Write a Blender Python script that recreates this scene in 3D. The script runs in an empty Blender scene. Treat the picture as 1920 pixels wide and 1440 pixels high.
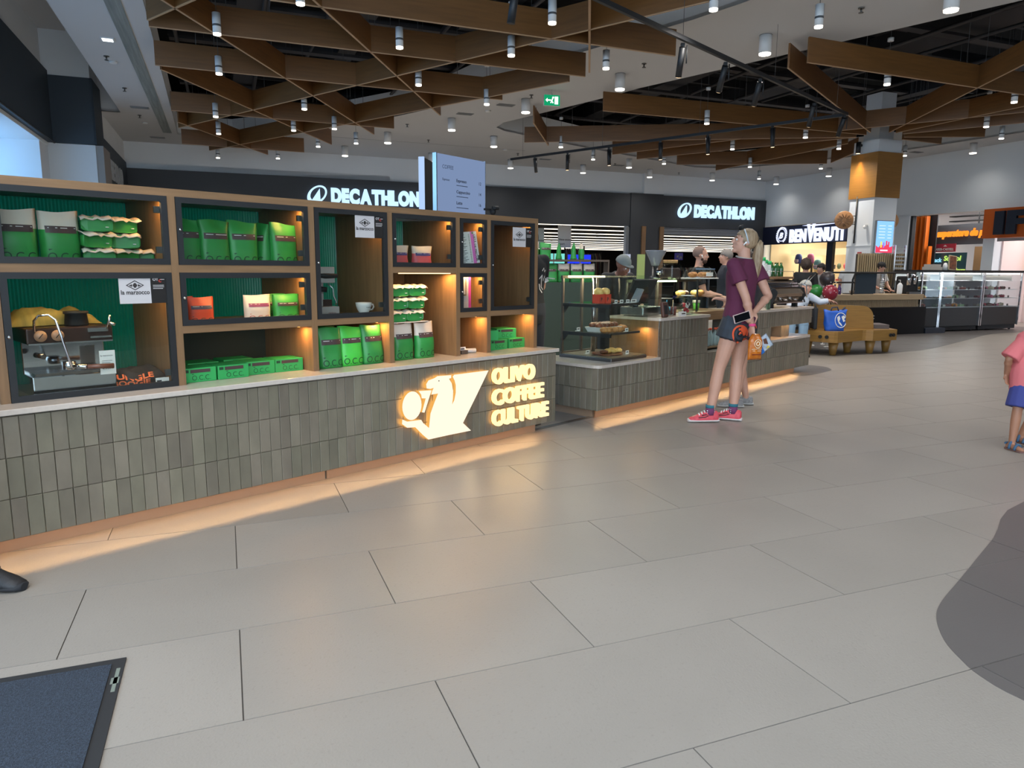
import bpy, bmesh, math, random
from mathutils import Vector, Matrix, noise
from mathutils.geometry import tessellate_polygon
PI = math.pi
rnd = random.Random(7)
SC = bpy.context.scene
COL = SC.collection

# ---------------------------------------------------------------- camera, world, exposure
cam_data = bpy.data.cameras.new('camera')
cam_data.sensor_width = 36.0
cam_data.lens = 1346.0 / 1920.0 * 36.0
cam_data.clip_start = 0.05
cam_data.clip_end = 300
cam = bpy.data.objects.new('camera', cam_data)
COL.objects.link(cam)
cam.matrix_world = (Matrix.Translation((0, 0, 1.355)) @ Matrix.Rotation(math.radians(90 - 9.0), 4, 'X')
                    @ Matrix.Rotation(math.radians(.35), 4, 'Z'))
SC.camera = cam
SC.view_settings.view_transform = 'Standard'
SC.view_settings.look = 'None'
SC.view_settings.exposure = 0.6
SC.view_settings.gamma = 1.0
SC.view_settings.use_curve_mapping = False
world = bpy.data.worlds.new('sky')
SC.world = world
world.use_nodes = True
wb = world.node_tree.nodes['Background']
wb.inputs['Color'].default_value = (0.68, 0.84, 1.0, 1)
wb.inputs['Strength'].default_value = 3.6

# ---------------------------------------------------------------- frames of reference
# counter frame: x along the counter front, y into the counter (away from the hall), z up
CTH = math.radians(90 - 44.2)
CP = Vector((0.369, 6.002, 0))
# room frame: x along the far shop wall, y towards it
RTH = math.radians(90 - 68.35)
RP = Vector((0, 0, 0))
def cw(u, y, z=0.0):
    return CP + Vector((math.cos(CTH) * u - math.sin(CTH) * y, math.sin(CTH) * u + math.cos(CTH) * y, z))
def rw(a, b, z=0.0):
    return Vector((math.cos(RTH) * a - math.sin(RTH) * b, math.sin(RTH) * a + math.cos(RTH) * b, z))

def area_light(name, loc, size, power, color, rot=(0, 0, 0), size_y=None, spread=None, parent=None):
    l = bpy.data.lights.new(name, 'AREA'); l.energy = power; l.color = color; l.size = size
    if size_y: l.shape = 'RECTANGLE'; l.size_y = size_y
    if spread: l.spread = spread
    o = bpy.data.objects.new(name, l); COL.objects.link(o)
    o.location = loc; o.rotation_euler = rot
    if parent: o.parent = parent
    return o
def spot_light(name, loc, power, color, angle=1.6, blend=.6, rot=(0, 0, 0), radius=.04, parent=None):
    l = bpy.data.lights.new(name, 'SPOT'); l.energy = power; l.color = color; l.spot_size = angle
    l.spot_blend = blend; l.shadow_soft_size = radius
    o = bpy.data.objects.new(name, l); COL.objects.link(o); o.location = loc; o.rotation_euler = rot
    if parent: o.parent = parent
    return o

# ---------------------------------------------------------------- materials
def hx(s):
    s = s.lstrip('#'); r = [int(s[i:i + 2], 16) / 255 for i in (0, 2, 4)]
    return tuple(((c / 12.92) if c <= .04045 else ((c + .055) / 1.055) ** 2.4) for c in r) + (1.0,)
MATS = {}
def mat(name, color='#808080', rough=.5, metal=0.0, emit=None, strength=1.0, var=0.0, vscale=(8, 8, 8),
        bump=0.0, bscale=60.0, rand=0.0, color2=None, spec=None, coat=0.0, coords='Object', hsv=0.0):
    if name in MATS: return MATS[name]
    m = bpy.data.materials.new(name); m.use_nodes = True
    nt = m.node_tree; N = nt.nodes; L = nt.links
    b = N['Principled BSDF']
    c = hx(color) if isinstance(color, str) else tuple(color)
    b.inputs['Base Color'].default_value = c
    b.inputs['Roughness'].default_value = rough
    b.inputs['Metallic'].default_value = metal
    if spec is not None: b.inputs['Specular IOR Level'].default_value = spec
    if coat: b.inputs['Coat Weight'].default_value = coat
    if emit:
        e = hx(emit) if isinstance(emit, str) else emit
        b.inputs['Emission Color'].default_value = e; b.inputs['Emission Strength'].default_value = strength
    if var or rand or bump or color2:
        tc = N.new('ShaderNodeTexCoord'); mp = N.new('ShaderNodeMapping')
        L.new(tc.outputs[coords], mp.inputs['Vector'])
        mp.inputs['Scale'].default_value = vscale
        nz = N.new('ShaderNodeTexNoise'); nz.inputs['Scale'].default_value = 1.0
        nz.inputs['Detail'].default_value = 5
        L.new(mp.outputs[0], nz.inputs['Vector'])
        if rand:
            oi = N.new('ShaderNodeObjectInfo')
            ad = N.new('ShaderNodeVectorMath'); ad.operation = 'ADD'
            ml = N.new('ShaderNodeVectorMath'); ml.operation = 'SCALE'; ml.inputs['Scale'].default_value = 37.0
            cb = N.new('ShaderNodeCombineXYZ')
            for i in range(3): L.new(oi.outputs['Random'], cb.inputs[i])
            L.new(cb.outputs[0], ml.inputs[0]); L.new(mp.outputs[0], ad.inputs[0]); L.new(ml.outputs[0], ad.inputs[1])
            L.new(ad.outputs[0], nz.inputs['Vector'])
        if var or rand or color2:
            mx = N.new('ShaderNodeMix'); mx.data_type = 'RGBA'
            c2 = hx(color2) if color2 else tuple(x * (1 - var) for x in c[:3]) + (1,)
            c1 = c if color2 else tuple(min(1, x * (1 + var)) for x in c[:3]) + (1,)
            mx.inputs[6].default_value = c1; mx.inputs[7].default_value = c2
            rp = N.new('ShaderNodeMapRange'); rp.inputs['From Min'].default_value = .3; rp.inputs['From Max'].default_value = .7
            L.new(nz.outputs['Fac'], rp.inputs['Value']); L.new(rp.outputs[0], mx.inputs[0])
            out = mx.outputs[2]
            if rand:
                hs = N.new('ShaderNodeHueSaturation')
                mr = N.new('ShaderNodeMapRange'); mr.inputs['To Min'].default_value = 1 - rand; mr.inputs['To Max'].default_value = 1 + rand
                L.new(oi.outputs['Random'], mr.inputs['Value']); L.new(mr.outputs[0], hs.inputs['Value'])
                if hsv:
                    wn = N.new('ShaderNodeTexWhiteNoise'); wn.noise_dimensions = '1D'
                    L.new(oi.outputs['Random'], wn.inputs['W'])
                    m2 = N.new('ShaderNodeMapRange'); m2.inputs['To Min'].default_value = .5 - hsv; m2.inputs['To Max'].default_value = .5 + hsv
                    L.new(wn.outputs['Value'], m2.inputs['Value']); L.new(m2.outputs[0], hs.inputs['Hue'])
                L.new(out, hs.inputs['Color']); out = hs.outputs[0]
            L.new(out, b.inputs['Base Color'])
        if bump:
            n2 = N.new('ShaderNodeTexNoise'); n2.inputs['Scale'].default_value = bscale; n2.inputs['Detail'].default_value = 3
            L.new(tc.outputs[coords], n2.inputs['Vector'])
            bp = N.new('ShaderNodeBump'); bp.inputs['Strength'].default_value = bump; bp.inputs['Distance'].default_value = .004
            L.new(n2.outputs['Fac'], bp.inputs['Height']); L.new(bp.outputs[0], b.inputs['Normal'])
    MATS[name] = m
    return m
def glass_mat(name, tint=(.95, .97, .96), refl=1.0, rough=0.0):
    if name in MATS: return MATS[name]
    m = bpy.data.materials.new(name); m.use_nodes = True
    nt = m.node_tree; N = nt.nodes; L = nt.links
    N.remove(N['Principled BSDF'])
    t = N.new('ShaderNodeBsdfTransparent'); t.inputs[0].default_value = tuple(tint) + (1,)
    g = N.new('ShaderNodeBsdfGlossy'); g.inputs['Roughness'].default_value = rough
    lw = N.new('ShaderNodeLayerWeight'); lw.inputs[0].default_value = .5
    f = N.new('ShaderNodeMath'); f.operation = 'POWER'; f.inputs[1].default_value = 5.0
    L.new(lw.outputs['Facing'], f.inputs[0])
    ml = N.new('ShaderNodeMath'); ml.operation = 'MULTIPLY_ADD'; ml.inputs[1].default_value = .9 * refl; ml.inputs[2].default_value = .035 * refl
    x = N.new('ShaderNodeMixShader')
    L.new(f.outputs[0], ml.inputs[0]); L.new(ml.outputs[0], x.inputs[0])
    L.new(t.outputs[0], x.inputs[1]); L.new(g.outputs[0], x.inputs[2])
    L.new(x.outputs[0], N['Material Output'].inputs['Surface'])
    MATS[name] = m
    return m
def emit_mat(name, color, strength):
    if name in MATS: return MATS[name]
    m = bpy.data.materials.new(name); m.use_nodes = True
    nt = m.node_tree; N = nt.nodes; L = nt.links
    N.remove(N['Principled BSDF'])
    e = N.new('ShaderNodeEmission'); e.inputs[0].default_value = hx(color); e.inputs[1].default_value = strength
    L.new(e.outputs[0], N['Material Output'].inputs['Surface'])
    MATS[name] = m
    return m
def flat(name, color, rough=.6): return mat(name, color, rough)

OAK_H = mat('oak_along', '#7a5c3e', .42, var=.16, vscale=(3, 40, 40), bump=.08, bscale=90)
OAK_V = mat('oak_upright', '#7a5c3e', .42, var=.16, vscale=(40, 40, 3), bump=.08, bscale=90)
BLACK = mat('black_frame_metal', '#17181a', .45)
BLACKM = mat('black_matt', '#111214', .7)
STEEL = mat('brushed_steel', '#b9b9b7', .25, 1.0)
STEELD = mat('dark_steel', '#6d6c6a', .35, 1.0)
WHITE = mat('white_paint', '#e4e4e2', .6)
PAPER = mat('white_paper', '#d8d6d2', .7)
PRINT = mat('dark_print', '#2a2422', .6)
PRINTG = mat('dark_green_print', '#0f3b20', .6)
GLASS = glass_mat('clear_glass')
GLASSC = glass_mat('cabinet_glass', (.90, .93, .92), .8)
WALLW = mat('wall_white', '#d6dadd', .8, var=.02, vscale=(1, 1, 1))
CEILW = mat('ceiling_white', '#b9babb', .8)
ANTHRA = mat('anthracite_cladding', '#34373b', .55, var=.05, vscale=(1, 1, 1))
NAVYW = mat('dark_blue_wall', '#2b3640', .6, var=.04, vscale=(1, 1, 1))

# ---------------------------------------------------------------- mesh builder
class MB:
    def __init__(s): s.V = []; s.F = []; s.M = []; s.S = []; s.T = None
    def add(s, vs, fs, m=0, smooth=False):
        o = len(s.V)
        for v in vs:
            v = Vector(v)
            s.V.append(tuple(s.T @ v) if s.T is not None else tuple(v))
        for f in fs: s.F.append([i + o for i in f]); s.M.append(m); s.S.append(smooth)
        return s
    def box(s, x0, x1, y0, y1, z0, z1, m=0, r=0.0):
        if x0 > x1: x0, x1 = x1, x0
        if y0 > y1: y0, y1 = y1, y0
        if z0 > z1: z0, z1 = z1, z0
        r = min(r, (x1 - x0) * .45, (y1 - y0) * .45, (z1 - z0) * .45)
        if r <= 0:
            v = [(x, y, z) for z in (z0, z1) for y in (y0, y1) for x in (x0, x1)]
            f = [(0, 2, 3, 1), (4, 5, 7, 6), (0, 1, 5, 4), (2, 6, 7, 3), (0, 4, 6, 2), (1, 3, 7, 5)]
            return s.add(v, f, m)
        bm = bmesh.new(); bmesh.ops.create_cube(bm, size=1)
        bmesh.ops.scale(bm, vec=(x1 - x0, y1 - y0, z1 - z0), verts=bm.verts)
        bmesh.ops.translate(bm, vec=((x0 + x1) / 2, (y0 + y1) / 2, (z0 + z1) / 2), verts=bm.verts)
        bmesh.ops.bevel(bm, geom=bm.edges[:], offset=r, segments=2, affect='EDGES', profile=.5)
        return s.frombm(bm, m)
    def frombm(s, bm, m=0, smooth=False):
        bm.verts.index_update()
        s.add([v.co for v in bm.verts], [[v.index for v in f.verts] for f in bm.faces], m, smooth)
        bm.free(); return s
    def ring_loft(s, rings, m=0, smooth=True, cap=True, closed=False):
        n = len(rings[0]); vs = [p for r in rings for p in r]; fs = []
        k = len(rings)
        for i in range(k if closed else k - 1):
            j = (i + 1) % k
            for a in range(n):
                b = (a + 1) % n
                fs.append((i * n + a, i * n + b, j * n + b, j * n + a))
        s.add(vs, fs, m, smooth)
        if cap and not closed:
            s.add(rings[0], [tuple(range(n))[::-1]], m); s.add(rings[-1], [tuple(range(n))], m)
        return s
    def tube(s, pts, r, m=0, n=10, cap=True, smooth=True, closed=False):
        pts = [Vector(p) for p in pts]; rs = r if isinstance(r, (list, tuple)) else [r] * len(pts)
        rings = []; up = None; k = len(pts)
        for i, p in enumerate(pts):
            if closed: t = pts[(i + 1) % k] - pts[i - 1]
            else: t = pts[min(i + 1, k - 1)] - pts[max(i - 1, 0)]
            t = t.normalized() if t.length > 1e-9 else Vector((0, 0, 1))
            if up is None:
                up = Vector((0, 0, 1)) if abs(t.z) < .9 else Vector((1, 0, 0))
            sx = up.cross(t)
            if sx.length < 1e-6: sx = Vector((1, 0, 0)).cross(t)
            sx.normalize(); sy = t.cross(sx); up = sy
            rings.append([p + sx * (math.cos(a) * rs[i]) + sy * (math.sin(a) * rs[i]) for a in [2 * PI * q / n for q in range(n)]])
        return s.ring_loft(rings, m, smooth, cap, closed)
    def cyl(s, p, r, h, m=0, n=16, r2=None, smooth=True):
        p = Vector(p); r2 = r if r2 is None else r2
        rg = lambda rr, z: [(p.x + rr * math.cos(2 * PI * q / n), p.y + rr * math.sin(2 * PI * q / n), p.z + z) for q in range(n)]
        return s.ring_loft([rg(r, 0), rg(r2, h)], m, smooth)
    def lathe(s, prof, c=(0, 0, 0), m=0, n=20, smooth=True, cap=True):
        rings = [[(c[0] + r * math.cos(2 * PI * q / n), c[1] + r * math.sin(2 * PI * q / n), c[2] + z) for q in range(n)] for r, z in prof]
        return s.ring_loft(rings, m, smooth, cap)
    def ball(s, c, r, m=0, n=12, k=8):
        rx, ry, rz = r if isinstance(r, (tuple, list)) else (r, r, r)
        rings = []
        for i in range(1, k):
            a = -PI / 2 + PI * i / k
            rings.append([(c[0] + rx * math.cos(a) * math.cos(2 * PI * q / n), c[1] + ry * math.cos(a) * math.sin(2 * PI * q / n), c[2] + rz * math.sin(a)) for q in range(n)])
        s.ring_loft(rings, m, True, False)
        o = [(c[0], c[1], c[2] - rz), *rings[0]]; s.add(o, [(0, (q + 1) % n + 1, q + 1) for q in range(n)], m, True)
        o = [(c[0], c[1], c[2] + rz), *rings[-1]]; s.add(o, [(0, q + 1, (q + 1) % n + 1) for q in range(n)], m, True)
        return s
    def poly(s, pts, z0, z1, m=0, axis='z', holes=()):
        """extruded polygon; axis z: pts are (x,y); axis y: pts are (x,z) extruded in y"""
        loops = [list(pts)] + [list(h) for h in holes]
        mk = (lambda p, q: (p[0], p[1], q)) if axis == 'z' else ((lambda p, q: (p[0], q, p[1])) if axis == 'y' else (lambda p, q: (q, p[0], p[1])))
        tri = tessellate_polygon([[Vector((p[0], p[1], 0)) for p in l] for l in loops])
        allp = [p for l in loops for p in l]; n = len(allp)
        vs = [mk(p, z0) for p in allp] + [mk(p, z1) for p in allp]
        fs = [tuple(t) for t in tri] + [tuple(i + n for i in t) for t in tri]
        o = 0
        for l in loops:
            k = len(l)
            for i in range(k): fs.append((o + i, o + (i + 1) % k, n + o + (i + 1) % k, n + o + i))
            o += k
        return s.add(vs, fs, m)
    def text(s, t, size, org, xa=(1, 0, 0), ya=(0, 0, 1), depth=.002, m=0, bold=0.0, xs=1.0, fit=None, align='LEFT', warp=None, shear=0.0, cut=True):
        vs, fs, w = glyphs(t, bold, shear)
        xa = Vector(xa); ya = Vector(ya); na = xa.cross(ya); org = Vector(org)
        if fit: xs = fit / (w * size)
        sh = 0 if align == 'LEFT' else (-.5 * w * size * xs if align == 'CENTER' else -w * size * xs)
        out = []
        for x, y, z in vs:
            X = x * size * xs + sh; Y = y * size; D = depth * (.5 + z)
            p = org + xa * X + ya * Y + na * D
            if warp: p = warp(X, Y, D)
            out.append(p)
        return s.add(out, fs, m)
    def build(s, name, mats, parent=None, loc=None, rotz=None, bevel=0.0, sub=0):
        me = bpy.data.meshes.new(name); me.from_pydata(s.V, [], s.F); me.validate(verbose=False)
        for mm in (mats if isinstance(mats, (list, tuple)) else [mats]): me.materials.append(mm)
        if len(me.polygons) == len(s.M):
            me.polygons.foreach_set('material_index', s.M); me.polygons.foreach_set('use_smooth', s.S)
        bm = bmesh.new(); bm.from_mesh(me); bmesh.ops.remove_doubles(bm, verts=bm.verts, dist=1e-6)
        bmesh.ops.recalc_face_normals(bm, faces=bm.faces); bm.to_mesh(me); bm.free()
        o = bpy.data.objects.new(name, me); COL.objects.link(o)
        if parent: o.parent = parent
        if loc is not None: o.location = loc
        if rotz is not None: o.rotation_euler = (0, 0, rotz)
        if bevel:
            b = o.modifiers.new('bevel', 'BEVEL'); b.width = bevel; b.segments = 2; b.limit_method = 'ANGLE'
        return o
_gl = {}
def glyphs(t, bold=0.0, shear=0.0):
    key = (t, bold, shear)
    if key in _gl: return _gl[key]
    cu = bpy.data.curves.new('glyph', 'FONT'); cu.body = t; cu.size = 1.0; cu.offset = bold; cu.shear = shear
    cu.extrude = .5; cu.resolution_u = 3 if len(t) > 6 else 5
    ob = bpy.data.objects.new('glyph', cu); COL.objects.link(ob)
    dg = bpy.context.evaluated_depsgraph_get(); ev = ob.evaluated_get(dg); me = ev.to_mesh()
    vs = [tuple(v.co) for v in me.vertices]; fs = [tuple(p.vertices) for p in me.polygons]
    ev.to_mesh_clear(); bpy.data.objects.remove(ob); bpy.data.curves.remove(cu)
    x0 = min([v[0] for v in vs] or [0]); w = max([v[0] for v in vs] or [1]) - x0
    vs = [(v[0] - x0, v[1], v[2]) for v in vs]
    _gl[key] = (vs, fs, w); return _gl[key]

# ---------------------------------------------------------------- object helpers
def thing(name, label, cat, loc=(0, 0, 0), rotz=0.0, group=None):
    o = bpy.data.objects.new(name, None); COL.objects.link(o)
    o.empty_display_size = .1
    o.location = loc; o.rotation_euler = (0, 0, rotz)
    o['label'] = label; o['category'] = cat
    if group: o['group'] = group
    return o
def tag(o, label, cat, group=None):
    o['label'] = label; o['category'] = cat
    if group: o['group'] = group
    return o
_OR = 'first second third fourth fifth sixth seventh eighth ninth tenth eleventh twelfth thirteenth fourteenth fifteenth sixteenth seventeenth eighteenth nineteenth twentieth'.split()
def nth(i): return _OR[i] if i < 20 else 'twenty-' + _OR[i - 20]
def seen_x(p): return p.x / max(p.y, .1)
def struct(o): o['kind'] = 'structure'; return o
def stuff(o): o['kind'] = 'stuff'; return o
def kids(o): return [c for c in bpy.data.objects if c.parent == o]
def dup(root, loc, rotz, label=None, group=None, name=None):
    def cp(o, par):
        c = o.copy(); COL.objects.link(c); c.parent = par
        for ch in KID.get(o.name, ()): cp(ch, c)
        return c
    KID = {}
    for o in COL.objects:
        if o.parent: KID.setdefault(o.parent.name, []).append(o)
    r = cp(root, None); r.location = loc; r.rotation_euler = (0, 0, rotz)
    if label: r['label'] = label
    if group: r['group'] = group
    return r
# ================================================================ SETTING
A1, B1 = 19.35, 22.67          # far right corner of the hall in room coordinates
CZ = 4.75                      # white ceiling height
def room(mb, name, mats, parent=None, **k):
    o = mb.build(name, mats, parent, **k)
    if parent is None: o.rotation_euler = (0, 0, RTH)
    return o
def inst(name, me, parent, loc, rot=(0, 0, 0), scale=None):
    o = bpy.data.objects.new(name, me); COL.objects.link(o); o.parent = parent; o.location = loc; o.rotation_euler = rot
    if scale: o.scale = scale
    return o

# ---- floor: 60 x 120 porcelain tiles in running bond on a dark joint bed
FT = mat('porcelain_floor', '#89827a', .36, var=.06, vscale=(1.3, 1.3, 1.3), rand=.035, bump=.18, bscale=130, spec=.5)
def speckle(m, scale, amt, dark):
    nt = m.node_tree; N = nt.nodes; L = nt.links
    b = N['Principled BSDF']; src = b.inputs['Base Color'].links[0].from_socket
    tc = N.new('ShaderNodeTexCoord'); nz = N.new('ShaderNodeTexNoise'); nz.inputs['Scale'].default_value = scale; nz.inputs['Detail'].default_value = 2
    L.new(tc.outputs['Object'], nz.inputs['Vector'])
    mr = N.new('ShaderNodeMapRange'); mr.inputs['From Min'].default_value = .60; mr.inputs['From Max'].default_value = .72; mr.inputs['To Max'].default_value = amt
    L.new(nz.outputs['Fac'], mr.inputs['Value'])
    mx = N.new('ShaderNodeMix'); mx.data_type = 'RGBA'; mx.inputs[7].default_value = hx(dark)
    L.new(mr.outputs[0], mx.inputs[0]); L.new(src, mx.inputs[6]); L.new(mx.outputs[2], b.inputs['Base Color'])
speckle(FT, 70, .35, '#77706a')
FD = mat('dark_porcelain_floor', '#575351', .42, var=.05, vscale=(1.3, 1.3, 1.3), rand=.04, bump=.15, bscale=130)
GROUT = mat('dark_grout', '#4a4541', .9)
mb = MB().box(-8, 46, -6, 60, -.1, -.004)
FLOOR = struct(room(mb, 'floor', GROUT))
tile_me = None; rest = MB()
W2, L2, G = .6, 1.2, .0022
mbt = MB().box(-L2 / 2 + G, L2 / 2 - G, -W2 / 2 + G, W2 / 2 - G, -.012, 0)
n_tile = 0
for k in range(-30, 12):
    bt = 4.551 - W2 * k
    a0 = -.617 + (0 if k % 2 == 0 else .6)
    for j in range(-3, 18):
        a = a0 + L2 * j; ac, bc = a + L2 / 2, bt - W2 / 2
        if a > A1 + 2 or a < -3.4 and bc > 10 and bc < 17: continue
        if bc > B1 + 1 : continue
        w = rw(ac, bc)
        if w.y > .3 and abs(w.x) < .86 * (w.y + .7) and w.y < 13.2:
            if tile_me is None:
                o = mbt.build('floor_tile', FT, FLOOR); tile_me = o.data; o.location = (ac, bc, 0)
            else: inst('floor_tile', tile_me, FLOOR, (ac, bc, 0))
            n_tile += 1
        else: rest.box(a + G, a + L2 - G, bt - W2 + G, bt - G, -.012, 0)
stuff(rest.build('far_floor_tile', FT, FLOOR))
# dark curved inlays: each grid cell of the curved field is a tile of its own
def clip_cell(poly, x0, x1, y0, y1):
    def cut(P, f, ins):
        out = []
        for i in range(len(P)):
            p, q = P[i - 1], P[i]
            ip, iq = ins(p), ins(q)
            if ip != iq: out.append(f(p, q))
            if iq: out.append(q)
        return out
    lx = lambda c: (lambda p, q: (c, p[1] + (q[1] - p[1]) * (c - p[0]) / (q[0] - p[0])))
    ly = lambda c: (lambda p, q: (p[0] + (q[0] - p[0]) * (c - p[1]) / (q[1] - p[1]), c))
    for f, ins in ((lx(x0), lambda p: p[0] >= x0), (lx(x1), lambda p: p[0] <= x1), (ly(y0), lambda p: p[1] >= y0), (ly(y1), lambda p: p[1] <= y1)):
        if len(poly) < 3: return []
        poly = cut(poly, f, ins)
    return poly
def smooth_loop(P, n=4):
    out = []
    k = len(P)
    for i in range(k):
        p0, p1, p2, p3 = [Vector(P[(i + d) % k]) for d in (-1, 0, 1, 2)]
        for t in range(n):
            t /= n
            out.append(tuple(.5 * ((2 * p1) + (p2 - p0) * t + (2 * p0 - 5 * p1 + 4 * p2 - p3) * t * t + (3 * p1 - p0 - 3 * p2 + p3) * t ** 3)))
    return out
def to_room(x, y): c, s = math.cos(RTH), math.sin(RTH); return (c * x + s * y, -s * x + c * y)
INL = [
    [(3.09, 4.16), (2.49, 3.54), (2.02, 3.05), (1.79, 2.81), (1.69, 2.67), (1.62, 2.5), (1.6, 2.37), (1.6, 2.26), (1.65, 2.12), (1.85, 1.85), (2.6, 1.5), (4.2, 1.6), (5.2, 3.0), (4.6, 4.9)],
    [(4.05, 10.3), (4.32, 10.5), (4.52, 10.36), (4.52, 10.1), (4.40, 9.88), (3.9, 9.42), (3.75, 9.6)],
    [(5.6, 11.9), (6.2, 12.05), (6.8, 12.4), (7.56, 12.92), (9.34, 14.7), (10.9, 16.25), (12.3, 16.9), (13.5, 17.6), (12, 19), (8, 16.9), (6.0, 14.5), (5.2, 12.6)],
]
for P in INL:
    loop = smooth_loop([to_room(*p) for p in P])
    for k in range(-30, 12):
        bt = 4.551 - W2 * k
        a0 = -.617 + (0 if k % 2 == 0 else .6)
        for j in range(-3, 18):
            a = a0 + L2 * j
            c = clip_cell(loop, a + G, a + L2 - G, bt - W2 + G, bt - G)
            if len(c) > 2:
                cc = [c[0]]
                for q in c[1:]:
                    if (Vector(q) - Vector(cc[-1])).length > 1e-4: cc.append(q)
                if len(cc) > 2: MB().poly(cc, -.01, .0015).build('dark_floor_tile', FD, FLOOR)

# ---- ceiling: white field with two large openings, dark plenum above
CEIL_OUT = [(-1.9, -3), (19.6, -3), (19.6, 22.9), (-2.6, 22.9), (-2.6, 18.6), (-1.9, 18.6)]
VOID1 = [(-.52, 3.5), (-.79, 10.92), (-.93, 21.0), (-.4, 21.5), (.4, 21.4), (1.5, 20.2), (3.74, 16.69), (4.4, 15.3), (5.3, 11.0), (6.13, 8.82), (7.6, 3.5)]
VOID2 = [(7.44, 12.31), (7.19, 13.29), (6.45, 15.6), (6.22, 16.3), (6.27, 16.92), (6.6, 17.25), (7.23, 17.55), (9.34, 18.54), (12.5, 19.8), (14.6, 20.6), (15.83, 20.4), (16.76, 18.9), (17.9, 16.0), (18.3, 12), (18.3, 4), (15, 2.2), (11.5, 2.2), (9.52, 6.63)]
mb = MB().poly(CEIL_OUT, CZ, CZ + .05, holes=(VOID1, VOID2))
CEIL = struct(room(mb, 'ceiling', CEILW))
for V in (VOID1, VOID2):   # the white upstand around each opening
    k = len(V); m2 = MB()
    vs = [(p[0], p[1], CZ) for p in V] + [(p[0], p[1], CZ + .55) for p in V]
    m2.add(vs, [(i, (i + 1) % k, k + (i + 1) % k, k + i) for i in range(k)])
    m2.build('ceiling_upstand', WALLW, CEIL)
mb = MB().box(-5, -1.9, 2, 18.7, 6.05, 6.15)
mb.box(-1.95, -1.9, 2, 18.65, CZ, 6.1).box(-2.6, -1.9, 18.6, 18.65, CZ, 6.1)
mb.build('raised_ceiling', CEILW, CEIL)
PLEN = mat('plenum_black', '#15161a', .9)
mb = MB().box(-1.89, 20, -3, 23, 7.0, 7.1).box(19.9, 20, -3, 23, CZ + .05, 7).box(-1.89, 20, 22.9, 23, CZ + .05, 7).box(-1.89, 20, -3.1, -3, CZ, 7).box(-1.89, -1.85, -3, 23, CZ + .06, 7)
mb.build('plenum_lining', PLEN, CEIL)
DUCT = mat('dark_duct', '#26272b', .6); PIPE = mat('dark_pipe', '#2c2a2c', .5)
r2 = random.Random(3)
for i in range(16):
    b = 6 + i * .95
    MB().box(-.8, 18.2, b, b + .09, 5.9, 6.08).build('roof_joist', DUCT, CEIL)
for i, (a, w, z) in enumerate([(.4, .5, 5.5), (2.4, .35, 5.75), (4.1, .6, 5.6), (9.6, .5, 5.6), (12.4, .8, 5.7), (15.2, .4, 5.5)]):
    MB().box(a, a + w, 4, 21, z, z + .32).build('air_duct', DUCT, CEIL)
for i in range(14):
    a = -.6 + i * 1.33; z = 5.25 + .3 * r2.random()
    MB().tube([(a, 4, z), (a + r2.uniform(-.6, .6), 21, z)], .035, n=6).build('pipe', PIPE, CEIL)
for i in range(8):
    b = 8 + i * 1.7; z = 5.3 + .25 * r2.random()
    MB().box(-.7, 18, b, b + .2, z, z + .05).build('cable_tray', PIPE, CEIL)
MB().box(-1.26, -1.06, 8, 20.85, CZ - .012, CZ + .01).build('slot_diffuser', mat('diffuser_grey', '#8c9290', .6, color2='#6f7674', vscale=(30, 1.2, 1), bump=.2), CEIL)
MB().box(-.2, 8.2, 19.75, 19.77, CZ - .004, CZ).build('ceiling_joint', mat('joint_grey', '#8b8d90', .8), CEIL)

# ---- far wall with the sports shop front
mb = MB().box(-2.6, 4.9, B1, B1 + .3, 0, 4.2).box(-2.6, 19.6, B1, B1 + .3, 4.04, 4.8).box(4.9, 19.6, B1, B1 + .3, 2.93, 4.1)
mb.box(13.4, 14.73, B1, B1 + .3, 0, 3).box(18.85, 19.6, B1, B1 + .3, 0, 3)
WF = struct(room(mb, 'wall_far', WALLW))
mb = MB().box(-2.36, 13.4, B1 - .10, B1, 2.93, 4.04).box(-2.36, 4.9, B1 - .10, B1, 0, 2.93)
mb.build('fascia', ANTHRA, WF)
MB().box(14.73, 19.35, B1 - .10, B1, 2.93, 4.03).build('fascia', ANTHRA, WF)
MB().box(13.4, 14.73, B1 - .14, B1, 0, 4.06).build('pilaster', ANTHRA, WF)
MB().box(18.85, 19.35, B1 - .10, B1, 0, 2.95).build('pilaster', ANTHRA, WF)
MB().box(13.93, 14.70, B1 - .12, B1 + .2, 4.06, 4.75).build('pilaster_head', WALLW, WF)
for a in (13.85, 14.6): MB().box(a, a + .16, B1 - .2, B1 - .12, 0, 2.93).build('oak_strip', OAK_V, WF)
ALU = mat('aluminium_guide', '#a9adb0', .4, .6)
for a in (13.38, 18.78): MB().box(a, a + .09, B1 - .06, B1 + .1, 0, 2.9).build('shutter_guide', ALU, WF)
mb = MB()
for i in range(4): mb.box(14.76, 18.8, B1 - .03 - .02 * (i % 2), B1 + .05, 2.86 - i * .062, 2.92 - i * .062)
mb.build('rolled_shutter', mat('shutter_grey', '#7e8287', .5, .5), WF)
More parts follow.
